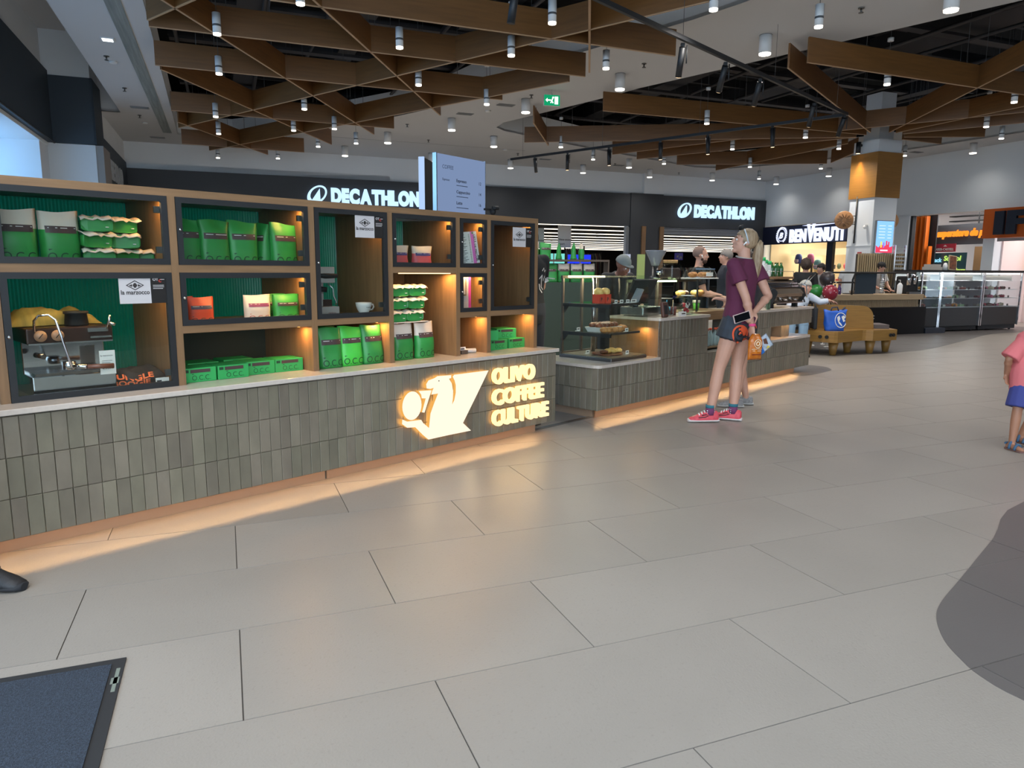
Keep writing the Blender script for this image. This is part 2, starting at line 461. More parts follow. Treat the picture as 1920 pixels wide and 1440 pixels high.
# shop interior behind the openings
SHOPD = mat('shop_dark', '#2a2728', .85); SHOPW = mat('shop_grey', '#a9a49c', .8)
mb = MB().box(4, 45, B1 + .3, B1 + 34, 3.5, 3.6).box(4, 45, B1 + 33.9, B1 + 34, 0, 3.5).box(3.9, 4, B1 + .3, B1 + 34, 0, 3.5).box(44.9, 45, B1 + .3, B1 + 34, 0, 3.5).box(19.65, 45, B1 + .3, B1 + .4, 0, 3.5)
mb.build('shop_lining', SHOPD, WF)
LINE = emit_mat('linear_lamp', '#fff3df', 1.8)
for i in range(11):
    b = B1 + 1.6 + i * 2.75
    MB().box(5.5 + .8 * (i > 0), 44, b, b + .05, 3.0, 3.035).build('linear_lamp', LINE, WF)
for a in (9, 11.9, 15.9, 17.4):
    MB().box(a, a + .04, B1 + 1, B1 + 31, 3.02, 3.08).build('lamp_rail', BLACKM, WF)

# ---- right wall with the shoe shop, the toy shop and the orange shop
mb = MB().box(A1, A1 + .3, -4, B1 + .3, 3.05, 4.8)
mb.box(A1, A1 + .3, -5, 7.9, 0, 3.1).box(A1, A1 + .3, 16.25, 18.56, 0, 3.1).box(A1, A1 + .3, 22.55, B1 + .3, 0, 3.1).box(A1, A1 + .3, 13.55, 13.87, 0, 3.06)
WR = struct(room(mb, 'wall_right', WALLW))
WB = struct(room(MB().box(3.2, 19.6, -5.3, -5, 3.0, 4.8).box(3.2, 4.0, -5.3, -5, 0, 3.0), 'wall_back', WALLW))
MB().box(4.0, 19.6, -5.3, -5.05, 0, 3.0).build('dark_shop_front', ANTHRA, WB)
MB().box(A1 - .05, A1, -5, 7.9, 0, 3.0).build('dark_shop_front', ANTHRA, WR)
mb = MB().box(A1 - .08, A1, 18.5, 22.7, 2.37, 3.03)
mb.build('sign_band', mat('navy_band', '#141a33', .5), WR)
CREAM = mat('shop_cream', '#d9c7a8', .8)
mb = MB().box(A1 + .3, A1 + 5, 17.5, 22.6, 3.0, 3.1).box(A1 + 4.9, A1 + 5, 17.5, 22.6, 0, 3.0).box(A1 + .3, A1 + 5, 22.5, 22.6, 0, 3).box(A1 + .3, A1 + 5, 17.5, 17.6, 0, 3)
mb.build('shoe_shop_lining', CREAM, WR)
MB().box(A1 + .05, A1 + .17, 19.2, 19.47, 0, 2.38).build('shop_mullion', mat('navy_mullion', '#1a2030', .5), WR)
MB().box(A1 + .09, A1 + .10, 18.6, 19.2, .02, 2.37).build('shop_glass', GLASS, WR)
MB().box(A1 + .09, A1 + .10, 19.47, 22.5, .02, 2.37).build('shop_glass', GLASS, WR)
MB().box(A1 + 1.0, A1 + 1.3, 18.6, 22.2, 1.98, 2.2).build('pelmet', emit_mat('cove_cream', '#ffe2b0', .9), WR)
# toy shop
TOYD = mat('toy_shop_dark', '#26282b', .7)
mb = MB().box(A1 + .3, A1 + 6, 13.9, 17.3, 3.4, 3.5).box(A1 + 5.9, A1 + 6, 13.4, 17.3, 0, 3.5).box(A1 + .3, A1 + 6, 17.2, 17.3, 0, 3.5)
mb.build('toy_shop_lining', mat('toy_shop_white', '#cfc8c2', .8), WR)
MB().box(A1 + .06, A1 + .2, 16.17, 16.26, 0, 3.05).build('toy_shop_jamb', TOYD, WR)
ORANGE = mat('orange_laminate', '#e0701c', .45)
for i, b in enumerate((16.52, 16.37, 16.22, 16.07, 15.92)):
    MB().box(A1 + .45, A1 + .6, b - .05, b + .01, 0, 3.05 - (.9 if i == 4 else 0)).build('orange_slat', ORANGE, WR)
MB().box(A1 + .66, A1 + .7, 15.82, 16.9, 0, 3.2).build('dark_backing', TOYD, WR)  # sheet added behind the slats to make their gaps dark
# orange shop
MB().box(A1 - .1, A1, 8, 13.85, 2.29, 3.06).build('orange_band', mat('orange_band', '#c2591a', .5), WR)
MB().box(A1 + .3, A1 + 5, 6, 13.6, 2.9, 3.0).box(A1 + 4, A1 + 4.1, 6, 13.6, 0, 2.9).box(A1 + .3, A1 + 5, 13.5, 13.6, 0, 2.9).build('orange_shop_lining', mat('pink_white', '#e6d3cf', .8), WR)
MB().box(A1 + 3.85, A1 + 3.98, 9, 12.1, .9, 2.15).build('orange_panel', emit_mat('orange_panel', '#ff9a20', .8), WR)
MB().box(A1 + .02, A1 + .05, 8, 13.5, 2.2, 2.29).build('door_head', ALU, WR)

# ---- left wall: pier, window bay, lettered wall
mb = MB().box(-2.7, -2.36, 18.62, 22.9, 0, 4.9)
mb.box(-3.3, -2.36, 17.58, 18.62, 3.87, 6.05).box(-3.3, -2.36, 17.64, 18.62, 0, 3.87)
mb.box(-4.1, -3.22, 16.9, 18.62, 0, 6.1)
WL = struct(room(mb, 'wall_left', WALLW))
mb = MB().box(-2.36, -2.32, 18.64, 22.6, 0, 4.18).box(-3.12, -2.33, 17.56, 17.64, 3.87, 5.18).box(-2.36, -2.32, 17.56, 18.64, 3.87, 5.18)
mb.build('dark_cladding', NAVYW, WL)
MB().box(-2.36, -2.22, 17.66, 18.62, 0, 3.87).build('grey_pier_face', mat('pier_grey', '#8f8b88', .7), WL)
mb = MB().box(-3.25, -3.1, 2, 17.62, 3.87, 5.26)
mb.build('dark_bulkhead', NAVYW, WL)
MB().box(-3.3, -3.2, 2, 17.6, 5.2, 6.1).box(-4.2, -3.2, 2, 17.6, 3.8, 3.87).box(-4.2, -4.1, 2, 16.9, 0, 2.2).build('window_soffit', WALLW, WL)
mb = MB().tube([(-3.07, 9, 3.86), (-3.07, 17.5, 3.86)], .02, n=8); mb.build('curtain_rail', BLACKM, WL)
WFR = mat('window_frame_white', '#c9d3da', .5)
mb = MB()
for b in (3, 5.2, 7.4, 9.6, 11.4, 13.0, 14.3, 15.15, 16.9): mb.box(-4.16, -4.06, b - .035, b + .035, 2.2, 3.85)
mb.box(-4.16, -4.06, 2, 17, 2.2, 2.28).box(-4.16, -4.06, 2, 17, 3.35, 3.40).box(-4.16, -4.06, 2, 17, 3.8, 3.87)
WIN = struct(room(mb, 'window_1', WFR))
MB().box(-4.12, -4.115, 2, 17, 2.25, 3.85).build('pane', emit_mat('daylight_glow_pane', '#8ec8ff', 2.5), WIN)  # pane itself glows, standing in for daylight from outside
# ================================================================ FRONT DISPLAY COUNTER
TILE = mat('glazed_olive_tile', '#6d6556', .34, var=.13, vscale=(9, 9, 5), rand=.16, bump=.35, bscale=28, hsv=.012)
KICK = mat('copper_plinth', '#a98a70', .35, .35)
QUARTZ = mat('pale_quartz', '#b7aba0', .18, var=.05, vscale=(40, 40, 40))
CARC = mat('carcass_dark', '#57534a', .8)
WARM = (1.0, .56, .22)
def tile_mesh():
    w, h, g, e = .0651, .195, .0007, .0028
    x0, x1, z0, z1 = g, w - g, g, h - g
    P = [(x0, 0.0035, z0), (x1, 0.0035, z0), (x1, 0.0035, z1), (x0, 0.0035, z1)]
    Q = [(x0 + e, 0, z0 + e), (x1 - e, 0, z0 + e), (x1 - e, 0, z1 - e), (x0 + e, 0, z1 - e)]
    R = [(x0, .012, z0), (x1, .012, z0), (x1, .012, z1), (x0, .012, z1)]
    f = [(4, 5, 6, 7), (0, 1, 5, 4), (1, 2, 6, 5), (2, 3, 7, 6), (3, 0, 4, 7), (8, 9, 1, 0), (9, 10, 2, 1), (10, 11, 3, 2), (11, 8, 0, 3)]
    return MB().add(P + Q + R, f)
TM = None
def lay_tiles(parent, u0, u1, z0, rows, start=None, org=(0, 0, 0), rot=0.0):
    """vertical stack-bond tiles on a face through org turned by rot about z"""
    global TM
    c, s = math.cos(rot), math.sin(rot)
    start = u0 if start is None else start
    k = math.floor((u0 - start) / .0651 + 1e-6)
    while start + k * .0651 < u1 - .004:
        a, b = max(u0, start + k * .0651), min(u1, start + (k + 1) * .0651)
        for r in rows:
            if b - a < .012: continue
            lx = a; ly = rnd.uniform(0, .0016)
            loc = (org[0] + c * lx - s * ly, org[1] + s * lx + c * ly, z0 + r * .195)
            rt = (rnd.uniform(-.005, .005), rnd.uniform(-.003, .003), rot + rnd.uniform(-.012, .012))
            sc = ((b - a) / .0651, 1, 1)
            if TM is None:
                o = tile_mesh().build('wall_tile', TILE, parent); TM = o.data
                o.location = loc; o.rotation_euler = rt; o.scale = sc
            else: inst('wall_tile', TM, parent, loc, rt, sc)
        k += 1
DC = thing('display_counter', 'low tiled display counter clad in olive green tiles carrying the oak coffee shelves', 'counter', CP, CTH)
MB().box(-4.95, -.012, .012, .86, .12, .68).box(-4.95, -.14, .125, .8, 0, .12).build('carcass', CARC, DC)
lay_tiles(DC, -4.75, 0, .09, (0, 1, 2), start=-3.88)
lay_tiles(DC, .012, .80, .09, (0, 1, 2), org=(0, 0, 0), rot=PI / 2)
MB().box(-4.95, .02, -.02, .9, .682, .71, r=.004).build('worktop', QUARTZ, DC)
MB().box(-4.95, -2.16, .11, .125, 0, .115).build('plinth', KICK, DC)
MB().box(-2.145, -.13, .11, .125, 0, .115).build('plinth', KICK, DC)
# warm LED strip hidden under the tile edge
STRIP = emit_mat('warm_strip', '#ffb060', 2.0)
MB().box(-4.9, -.02, .07, .08, .116, .119).build('light_strip', STRIP, DC)
area_light('plinth_light', (-2.45, .075, .1142), 4.6, 5.5, WARM, rot=(math.radians(-50), 0, 0), size_y=.008, parent=DC)

# illuminated sign on the counter front
SIGNG = emit_mat('sign_glow', '#ffe2a6', 1.0); SIGNR = emit_mat('sign_return', '#ffb95c', .6)
SIGNB = emit_mat('sign_back', '#ffb85a', 4.0)
SGF = emit_mat('sign_face', '#ffedd4', .80)
def sign_shape(parent, name, pts, y0, y1):
    mb = MB().poly(pts, y0, y1, 0, 'y')
    n = len(pts)
    for i, f in enumerate(mb.F):
        if i >= len(mb.F) - n: mb.M[i] = 1
        elif i >= (len(mb.F) - n) // 2: mb.M[i] = 2
    return mb.build(name, [SGF, SIGNR, SIGNB], parent)
SG = thing('logo_sign', 'glowing bird and 01 logo sign on the tiled front of the display counter', 'sign', CP, CTH)
MAIN = [(-.828, .606), (-.872, .542), (-.96, .418), (-1.089, .239), (-1.009, .169), (-1.223, .170), (-1.417, .168), (-1.467, .21), (-1.533, .275), (-1.602, .282), (-1.646, .315), (-1.643, .346), (-1.601, .325), (-1.48, .32), (-1.463, .295), (-1.411, .251), (-1.396, .353), (-1.361, .423), (-1.325, .488), (-1.386, .487), (-1.379, .510), (-1.364, .533), (-1.394, .529), (-1.428, .536), (-1.431, .567), (-1.41, .591), (-1.358, .601), (-1.328, .613), (-1.2, .607), (-1.201, .586), (-1.222, .583), (-1.196, .547), (-1.183, .49), (-1.186, .435), (-1.194, .391), (-1.173, .42), (-1.158, .474), (-1.158, .53), (-1.169, .566), (-1.187, .595), (-1.172, .607)]
sign_shape(SG, 'bird_letter', MAIN, -.042, -.016)
sign_shape(SG, 'digit_one', [(-1.499, .526), (-1.384, .518), (-1.449, .367), (-1.472, .372), (-1.437, .467), (-1.472, .471), (-1.477, .498)], -.042, -.016)
sign_shape(SG, 'egg_zero', [(-1.558 + .083 * math.cos(t * PI / 14), .430 + .1 * math.sin(t * PI / 14)) for t in range(28)], -.042, -.016)
MB().cyl((0, 0, 0), .0045, .002, n=10).build('eye', BLACKM, SG).matrix_local = Matrix.Translation((-1.317, -.0425, .578)) @ Matrix.Rotation(PI / 2, 4, 'X')
for wd, z, w, lab in (('OLIVO', .494, .469, 'top'), ('COFFEE', .33, .579, 'middle'), ('CULTURE', .166, .64, 'bottom')):
    t = thing('sign_lettering', 'glowing raised word %s on the display counter front' % wd, 'sign', CP, CTH, 'shop name in lights')
    x = -.778
    wid = [glyphs(ch, .030)[2] for ch in wd]; tot = sum(wid); gap = .04
    k = (w + gap * 0 - gap * (len(wd) - 1) * .2) / tot
    for ch, cwid in zip(wd, wid):
        lt = MB().text(ch, .168, (x, -.030, z), depth=.022, bold=.030, fit=cwid * k).build('letter', SIGNG, t)
        MB().text(ch, .160, (x + .004, -.0165, z + .003), depth=.003, bold=.01, fit=cwid * k - .008).build('halo_plate', SIGNB, lt)  # hidden glowing plate added behind each letter to light the tiles
        x += cwid * k + gap * .2
area_light('logo_glow_fill', (-1.25, -.02, .39), .6, 3.0, (1, .75, .42), (PI / 2, 0, PI), size_y=.35, parent=SG)  # unseen lamp added to boost the logo's glow on the floor
area_light('word_glow_fill', (-.46, -.007, .39), .55, 2.2, (1, .72, .38), (PI / 2, 0, PI), size_y=.4, parent=SG)  # unseen fill added for the lettering's glow, facing the hall

# ================================================================ OAK SHELVING
SU = thing('coffee_shelf_unit', 'long oak shelf unit with black framed glass doors standing on the display counter', 'shelf', cw(0, 0, .71), CTH)
ZT, ZM, ZL = 1.025, .622, .288      # board tops relative to the worktop
YF, YB = .15, .80
DIV = [-3.85, -3.027, -2.19, -1.595, -.98, -.66, -.117]
bd = .042
MB().box(-4.95, -.077, YF, YB, ZT, ZT + .04).build('top_board', OAK_H, SU)
for i, u in enumerate(DIV):
    MB().box(u, u + .04, YF, YB, 0, ZT).build('upright', OAK_V, SU)
def boardp(i, z): MB().box(DIV[i] + .04, DIV[i + 1], YF + .002, YB, z, z + bd).build('shelf_board', OAK_H, SU)
for i in (0, 1, 3, 4): boardp(i, ZM)
for i in (1, 2, 4, 5): boardp(i, ZL)
MB().box(-4.95, DIV[0], YF + .002, YB, ZM, ZM + bd).build('shelf_board', OAK_H, SU)
RIB = bpy.data.materials.new('green_ribbed_glass'); RIB.use_nodes = True
def _rib():
    N = RIB.node_tree.nodes; L = RIB.node_tree.links; b = N['Principled BSDF']
    b.inputs['Base Color'].default_value = hx('#0a5c45'); b.inputs['Roughness'].default_value = .25
    t = N.new('ShaderNodeBsdfTranslucent'); t.inputs[0].default_value = hx('#0e9a70')
    x = N.new('ShaderNodeMixShader'); x.inputs[0].default_value = .42
    L.new(b.outputs[0], x.inputs[1]); L.new(t.outputs[0], x.inputs[2]); L.new(x.outputs[0], N['Material Output'].inputs['Surface'])
_rib()
def ribbed(u0, u1, z0, z1):
    n = int((u1 - u0) / .009); vs = []
    for i in range(n + 1):
        x = u0 + (u1 - u0) * i / n; y = YB - .006 - (.006 if i % 2 else 0)
        vs += [(x, y, z0), (x, y, z1)]
    return MB().add(vs, [(2 * i, 2 * i + 2, 2 * i + 3, 2 * i + 1) for i in range(n)])
ribbed(-4.9, DIV[1], 0, ZT).build('ribbed_back', RIB, SU)
ribbed(DIV[1] + .04, DIV[2], ZL + bd, ZT).build('ribbed_back', RIB, SU)
ribbed(DIV[2] + .04, DIV[3], ZL + bd, ZT).build('ribbed_back', RIB, SU)
MB().box(DIV[1] + .04, DIV[3], YB - .02, YB, 0, ZL).build('dark_back', mat('dark_green_back', '#1b2a22', .6), SU)
ribbed(DIV[3] + .04, DIV[4], ZM + bd, ZT).build('ribbed_back', RIB, SU)
MB().box(DIV[3] + .04, DIV[4], YB - .02, YB, 0, ZM).box(DIV[4] + .04, DIV[6], YB - .02, YB, 0, ZT).build('oak_back', OAK_V, SU)
CELLS = [(0, ZM + bd, ZT), (0, 0, ZM), (1, ZM + bd, ZT), (1, ZL + bd, ZM), (2, ZL + bd, ZT), (3, ZM + bd, ZT), (4, ZM + bd, ZT), (4, ZL + bd, ZM), (5, ZL + bd, ZT)]
STK_W = mat('sticker_grey', '#b9b3b2', .4); STK_B = mat('sticker_black', '#17120f', .4); STK_R = mat('sticker_red', '#c23a2a', .5)
STK = {1: (-3.295, -3.059, .46, .611), 4: (-1.848, -1.622, .852, 1.005), 8: (-.372, -.146, .832, .985)}
for ci, (i, z0, z1) in enumerate(CELLS):
    u0, u1 = DIV[i] + .042, DIV[i + 1] - .002
    f = .031
    mb = MB()
    for b in ((u0, u1, z0, z0 + f), (u0, u1, z1 - f, z1), (u0, u0 + f, z0 + f, z1 - f), (u1 - f, u1, z0 + f, z1 - f)):
        mb.box(b[0], b[1], YF - .003, YF + .022, b[2], b[3])
    d = mb.build('door_frame', BLACK, SU)
    MB().box(u0 + f - .004, u1 - f + .004, YF + .007, YF + .012, z0 + f - .004, z1 - f + .004).build('glass_pane', GLASSC, d)
    mh = MB()
    for zz in (z0 + .06, z1 - .09): mh.box(u1 - f - .03, u1 - f, YF + .02, YF + .034, zz, zz + .035)
    mh.build('hinge', STEELD, d)
    MB().cyl((u0 + f * .5, YF - .008, (z0 + z1) / 2), .007, .014, n=10).build('door_lock', STEEL, d)
    if ci in STK:
        a, b_, p, q = STK[ci]; y = YF + .002; w = b_ - a; h = q - p; sp = a + w * .66
        mb = MB().box(a, sp, y, y + .003, p, q, 0).box(sp, b_, y, y + .003, p, q, 1)
        cx, cz = a + w * .33, p + h * .63
        for t in range(14):    # the lozenge emblem with a small upright figure
            t0, t1 = t / 14, (t + 1) / 14
        dm = [(cx - .045, cz), (cx, cz + .026), (cx + .045, cz), (cx, cz - .026)]
        dn = [(cx - .037, cz), (cx, cz + .021), (cx + .037, cz), (cx, cz - .021)]
        mb.poly(dm, y - .0006, y, 2, 'y', holes=(dn,))
        mb.poly([(cx - .012, cz), (cx - .004, cz + .012), (cx + .004, cz + .012), (cx + .012, cz), (cx + .004, cz - .013), (cx - .004, cz - .013)], y - .0006, y, 2, 'y')
        mb.poly([(cx - .031, cz - .0015), (cx - .014, cz + .006), (cx - .014, cz - .008)], y - .0006, y, 2, 'y').poly([(cx + .031, cz - .0015), (cx + .014, cz + .006), (cx + .014, cz - .008)], y - .0006, y, 2, 'y')
        mb.text('la marzocco', .032, (cx, y - .0003, p + h * .32), depth=.0006, m=2, bold=.02, fit=w * .60, align='CENTER')
        mb.text('OT', .02, (sp + .012, y - .0003, q - .032), depth=.0006, m=0, bold=.03).text('C', .02, (sp + .042, y - .0003, q - .040), depth=.0006, m=3, bold=.03)
        mb.box(sp + .05, b_ - .008, y - .0006, y, q - .027, q - .024, 0)
        for r in range(3): mb.box(sp + .012, b_ - .012 - .006 * (r == 2), y - .0006, y, q - .058 - r * .0085, q - .055 - r * .0085, 0)
        mb.build('sticker', [STK_W, STK_B, PRINT, STK_R], d)
def cell_lamp(i, z1, p=.9):
    u1 = DIV[i + 1]
    MB().cyl((u1 - .055, YF + .075, z1 - .006), .012, .006, n=10).build('cabinet_lamp', emit_mat('cabinet_lamp', '#ffb45a', 8), SU)
    area_light('cabinet_light', (u1 - .055, YF + .075, z1 - .008), .03, p, (1, .52, .16), parent=SU)
for i, z1 in ((0, ZT), (0, ZM), (1, ZT), (1, ZM), (1, ZL), (2, ZT), (2, ZL), (3, ZT), (3, ZM), (4, ZT), (4, ZM), (4, ZL), (5, ZT), (5, ZL)): cell_lamp(i, z1)
for u0, u1, z in ((-3.79, -3.05, ZM), (-2.78, -2.24, ZM), (-1.5, -1.03, ZM), (-.93, -.73, ZM)):
    MB().box(u0, u1, YF + .004, YF + .014, z - .005, z).build('light_strip', emit_mat('shelf_strip', '#ffdca0', 2.5), SU)
    area_light('shelf_light', ((u0 + u1) / 2, YF + .03, z - .008), u1 - u0, 1.6, (1, .62, .25), size_y=.012, parent=SU)

# ================================================================ COFFEE BAGS
GREEN = mat('coffee_bag_green', '#288239', .42, var=.07, vscale=(9, 9, 9), rand=.06, bump=.5, bscale=14)
GREENB = mat('carton_green', '#2a964b', .5, rand=.04)
CREAMB = mat('bag_cream', '#cfc0b0', .5, var=.05, vscale=(9, 9, 9), bump=.5, bscale=14)
ORB = mat('bag_orange', '#c8492c', .45, var=.06, vscale=(9, 9, 9), bump=.4, bscale=14)
PINKB = mat('bag_coral', '#c4555a', .45, var=.06, vscale=(9, 9, 9), bump=.4, bscale=14)
LABB = mat('label_brown', '#42302f', .5); LABP = mat('label_plum', '#7a2f55', .5); LABV = mat('label_violet', '#4b4376', .5)
REDP = mat('print_red', '#a8433c', .6)
def bag_body(w, h, d, seed):
    r = random.Random(seed); ph = [r.uniform(0, 6) for _ in range(4)]; lean = r.uniform(-.25, .25)
    def half(z): return max(.003, d / 2 * (1 - (z / h) ** 2.6) * (.9 + .1 * math.sin(z / h * 9 + ph[0])))
    def wid(z): return w * (1 - .035 * math.sin(z / h * 3.1) + .015 * math.sin(z / h * 7 + ph[1]))
    def yc(x, z): return lean * .02 * (z / h) ** 2 + .006 * math.sin(x / w * 5 + ph[2]) * (z / h) ** 3
    def front(x, z):
        t = min(1, abs(2 * x / wid(z))); fold = .0045 * math.sin(x / w * 9 + z / h * 6 + ph[3]) * (z / h) * (1 - t)
        return yc(x, z) - half(z) * (1 - t ** 3.2) ** .45 - fold
    def back(x, z):
        t = min(1, abs(2 * x / wid(z))); return yc(x, z) + half(z) * (1 - t ** 3.2) ** .45
    return half, wid, front, back, r
def make_bag(name, w, h, d, seed, top=None, body=None, label=None, ink=None, parent=None, split=.62, words='O.C.C.', lz=.6, big=True):
    """stand-up pouch; origin at the middle of its base; front towards -y"""
    half, wid, front, back, r = bag_body(w, h, d, seed)
    nx, nz = 10, 14; mb = MB(); idx = lambda s, i, j: s * (nx + 1) * (nz + 1) + j * (nx + 1) + i
    tilt = r.uniform(-.03, .03)
    zz = lambda x, j: h * j / nz * (1 + (tilt * x / w + .02 * math.sin(5 * x / w + seed)) * (j / nz) ** 3)
    vs = []
    for s in (0, 1):
        for j in range(nz + 1):
            for i in range(nx + 1):
                z = h * j / nz; W = wid(z); x = -W / 2 + W * i / nx
                vs.append((x, (front if s == 0 else back)(x, z), zz(x, j)))
    fs = []; ms = []
    for s in (0, 1):
        for j in range(nz):
            for i in range(nx):
                q = (idx(s, i, j), idx(s, i + 1, j), idx(s, i + 1, j + 1), idx(s, i, j + 1))
                fs.append(q if s == 0 else q[::-1]); ms.append(1 if (top and (j + .5) / nz > split) else 0)
    for i in range(nx): fs.append((idx(0, i, 0), idx(1, i, 0), idx(1, i + 1, 0), idx(0, i + 1, 0))); ms.append(0)
    o = len(mb.V)
    for f, m in zip(fs, ms): mb.F.append(list(f)); mb.M.append(m); mb.S.append(True)
    mb.V = vs
    root = mb.build(name, [body or GREEN, top or CREAMB], parent)
    # label: a strip that follows the front of the pouch
    lw, l0, l1 = w * .74, h * (lz - .02), h * (lz + .115)
    lb = MB(); n = 8; off = -.09 * w if big else 0
    P = []
    for k, z in enumerate((l0, (l0 + l1) / 2, l1)):
        for i in range(n + 1):
            x = -lw / 2 + lw * i / n; P.append((x, front(x, z) - .0022, z))
    lb.add(P, [(k * (n + 1) + i, k * (n + 1) + i + 1, (k + 1) * (n + 1) + i + 1, (k + 1) * (n + 1) + i) for k in (0, 1) for i in range(n)])
    wf = lambda x0, z0: (lambda X, Y, D: (x0 + X, front(x0 + X, z0 + Y) - .0030 + 0 * D, z0 + Y))
    for sx, tw in ((-.32, .3), (.08, .5)):   # faint small print on the label
        lb.add([(lw * sx + lw * tw * a - lw * .1, front(lw * sx + lw * tw * a - lw * .1, l1 - h * .03 - b) - .003, l1 - h * .03 - b) for a in (0, 1) for b in (0, h * .012)], [(0, 2, 3, 1)], 1)
    lb.build('label', [label or LABB, PAPER], root)
    pr = MB()
    pr.text(words, h * .225, (0, 0, 0), m=0, bold=.0, fit=w * .80, align='CENTER', warp=lambda X, Y, D: (X + w * .03, front(X + w * .03, h * .055 + Y) - .0022 + .0003 * D / .002, h * .055 + Y))
    lx, lz_ = -w * .33, h * .245     # little leaf
    pr.add([(lx + a * h, front(lx + a * h, lz_ + b * h) - .0025, lz_ + b * h) for a, b in ((0, 0), (.02, .018), (.045, .02), (.05, .03), (.01, .035), (-.015, .03))], [(0, 1, 2, 3, 4, 5)])
    pr.build('print', ink or PRINTG, root)
    return root
SHZ = {'top': .71 + ZM + bd, 'low': .71 + ZL + bd, 'wt': .71}
def put(o, u, y, z, label, group=None, rz=0.0, cat='coffee bag'):
    o.location = cw(u, y, z); o.rotation_euler = (0, 0, CTH + rz); tag(o, label, cat, group); return o
def copy_bag(src, u, y, z, label, group=None, rz=0.0):
    return dup(src, cw(u, y, z), CTH + rz, label, group)
bagA = make_bag('coffee_bag', .19, .26, .105, 3)
bagB = make_bag('coffee_bag', .19, .258, .1, 8)
bagW = make_bag('coffee_bag', .19, .262, .1, 5, top=CREAMB)
Z = SHZ['top']
g = 'green and white coffee bags behind the top glass'
put(bagW, -3.69, .32, Z, 'green coffee bag with white top, leftmost on the top shelf behind glass', g)
copy_bag(bagW, -3.50, .325, Z, 'green coffee bag with white top, next to the heap of lying bags', g, .05)
g = 'green coffee bags on the second top shelf'
put(bagA, -2.88, .32, Z, 'green coffee bag, first of the five behind the second top glass', g)
copy_bag(bagB, -2.715, .315, Z, 'green coffee bag, second of the five behind the second top glass', g, .03) if False else put(bagB, -2.715, .315, Z, 'green coffee bag, second of the five behind the second top glass', g, .03)
copy_bag(bagA, -2.54, .32, Z, 'green coffee bag, third of the five behind the second top glass', g, -.05)
copy_bag(bagB, -2.40, .40, Z, 'green coffee bag turned edge-on, fourth of the five behind glass', g, -1.2)
copy_bag(bagA, -2.275, .315, Z, 'green coffee bag, fifth and last behind the second top glass', g, .06)
copy_bag(bagB, -2.62, .50, Z, 'green coffee bag hidden in the second row behind the second top glass', g, .3)
small = dict(big=False, lz=.56)
Z = SHZ['low']
o1 = put(make_bag('coffee_bag', .165, .152, .08, 11, body=ORB, label=mat('label_slate', '#39344a', .5), **small), -2.825, .30, Z, 'orange coffee bag in front on the middle shelf', 'orange coffee bags')
copy_bag(o1, -2.90, .39, Z, 'orange coffee bag tucked behind the other orange bag', 'orange coffee bags', .1)
put(make_bag('coffee_bag', .175, .158, .08, 12, body=mat('bag_white', '#c9bdb6', .5, bump=.4, bscale=14), label=LABP, ink=REDP, **small), -2.476, .30, Z, 'white coffee bag with plum label and red letters on the middle shelf')
s1 = put(make_bag('coffee_bag', .185, .158, .085, 13, **small), -2.28, .305, Z, 'small green coffee bag beside the white bag on the middle shelf', 'small green coffee bags')
copy_bag(s1, -2.31, .41, Z, 'small green coffee bag in the row behind on the middle shelf', 'small green coffee bags', .2)
Z = SHZ['wt']
g = 'large green coffee bags on the open worktop'
b = put(make_bag('coffee_bag', .19, .264, .11, 21), -2.015, .25, Z, 'large green coffee bag in the open bay, nearest the green cartons', g)
put(make_bag('coffee_bag', .19, .264, .11, 22, body=mat('coffee_bag_bright', '#3fb53c', .42, var=.07, vscale=(9, 9, 9), bump=.5, bscale=14)), -1.85, .255, Z, 'brighter green coffee bag in the middle of the open bay', g, -.05)
put(make_bag('coffee_bag', .19, .266, .11, 23), -1.68, .25, Z, 'large green coffee bag in the open bay against the oak upright', g, .05)
copy_bag(b, -1.95, .42, Z, 'large green coffee bag standing in the row behind', g, .1)
g = 'white topped coffee bags under the stack'
copy_bag(bagW, -1.49, .31, Z, 'white topped green coffee bag behind its neighbours under the stack', g, .05)
copy_bag(bagW, -1.40, .265, Z, 'white topped green coffee bag in the middle of three under the stack', g)
copy_bag(bagW, -1.205, .26, Z, 'white topped green coffee bag standing alone beside the empty bay', g, .08)
Z = SHZ['top']
g = 'coral coffee bags'
c1 = put(make_bag('coffee_bag', .18, .152, .08, 31, body=PINKB, top=CREAMB, label=LABV, ink=REDP, split=.66, **small), -1.40, .30, Z, 'coral coffee bag with cream top, next to the upright', g)
copy_bag(c1, -1.185, .30, Z, 'coral coffee bag with cream top, farther along towards the price list', g, -.04)
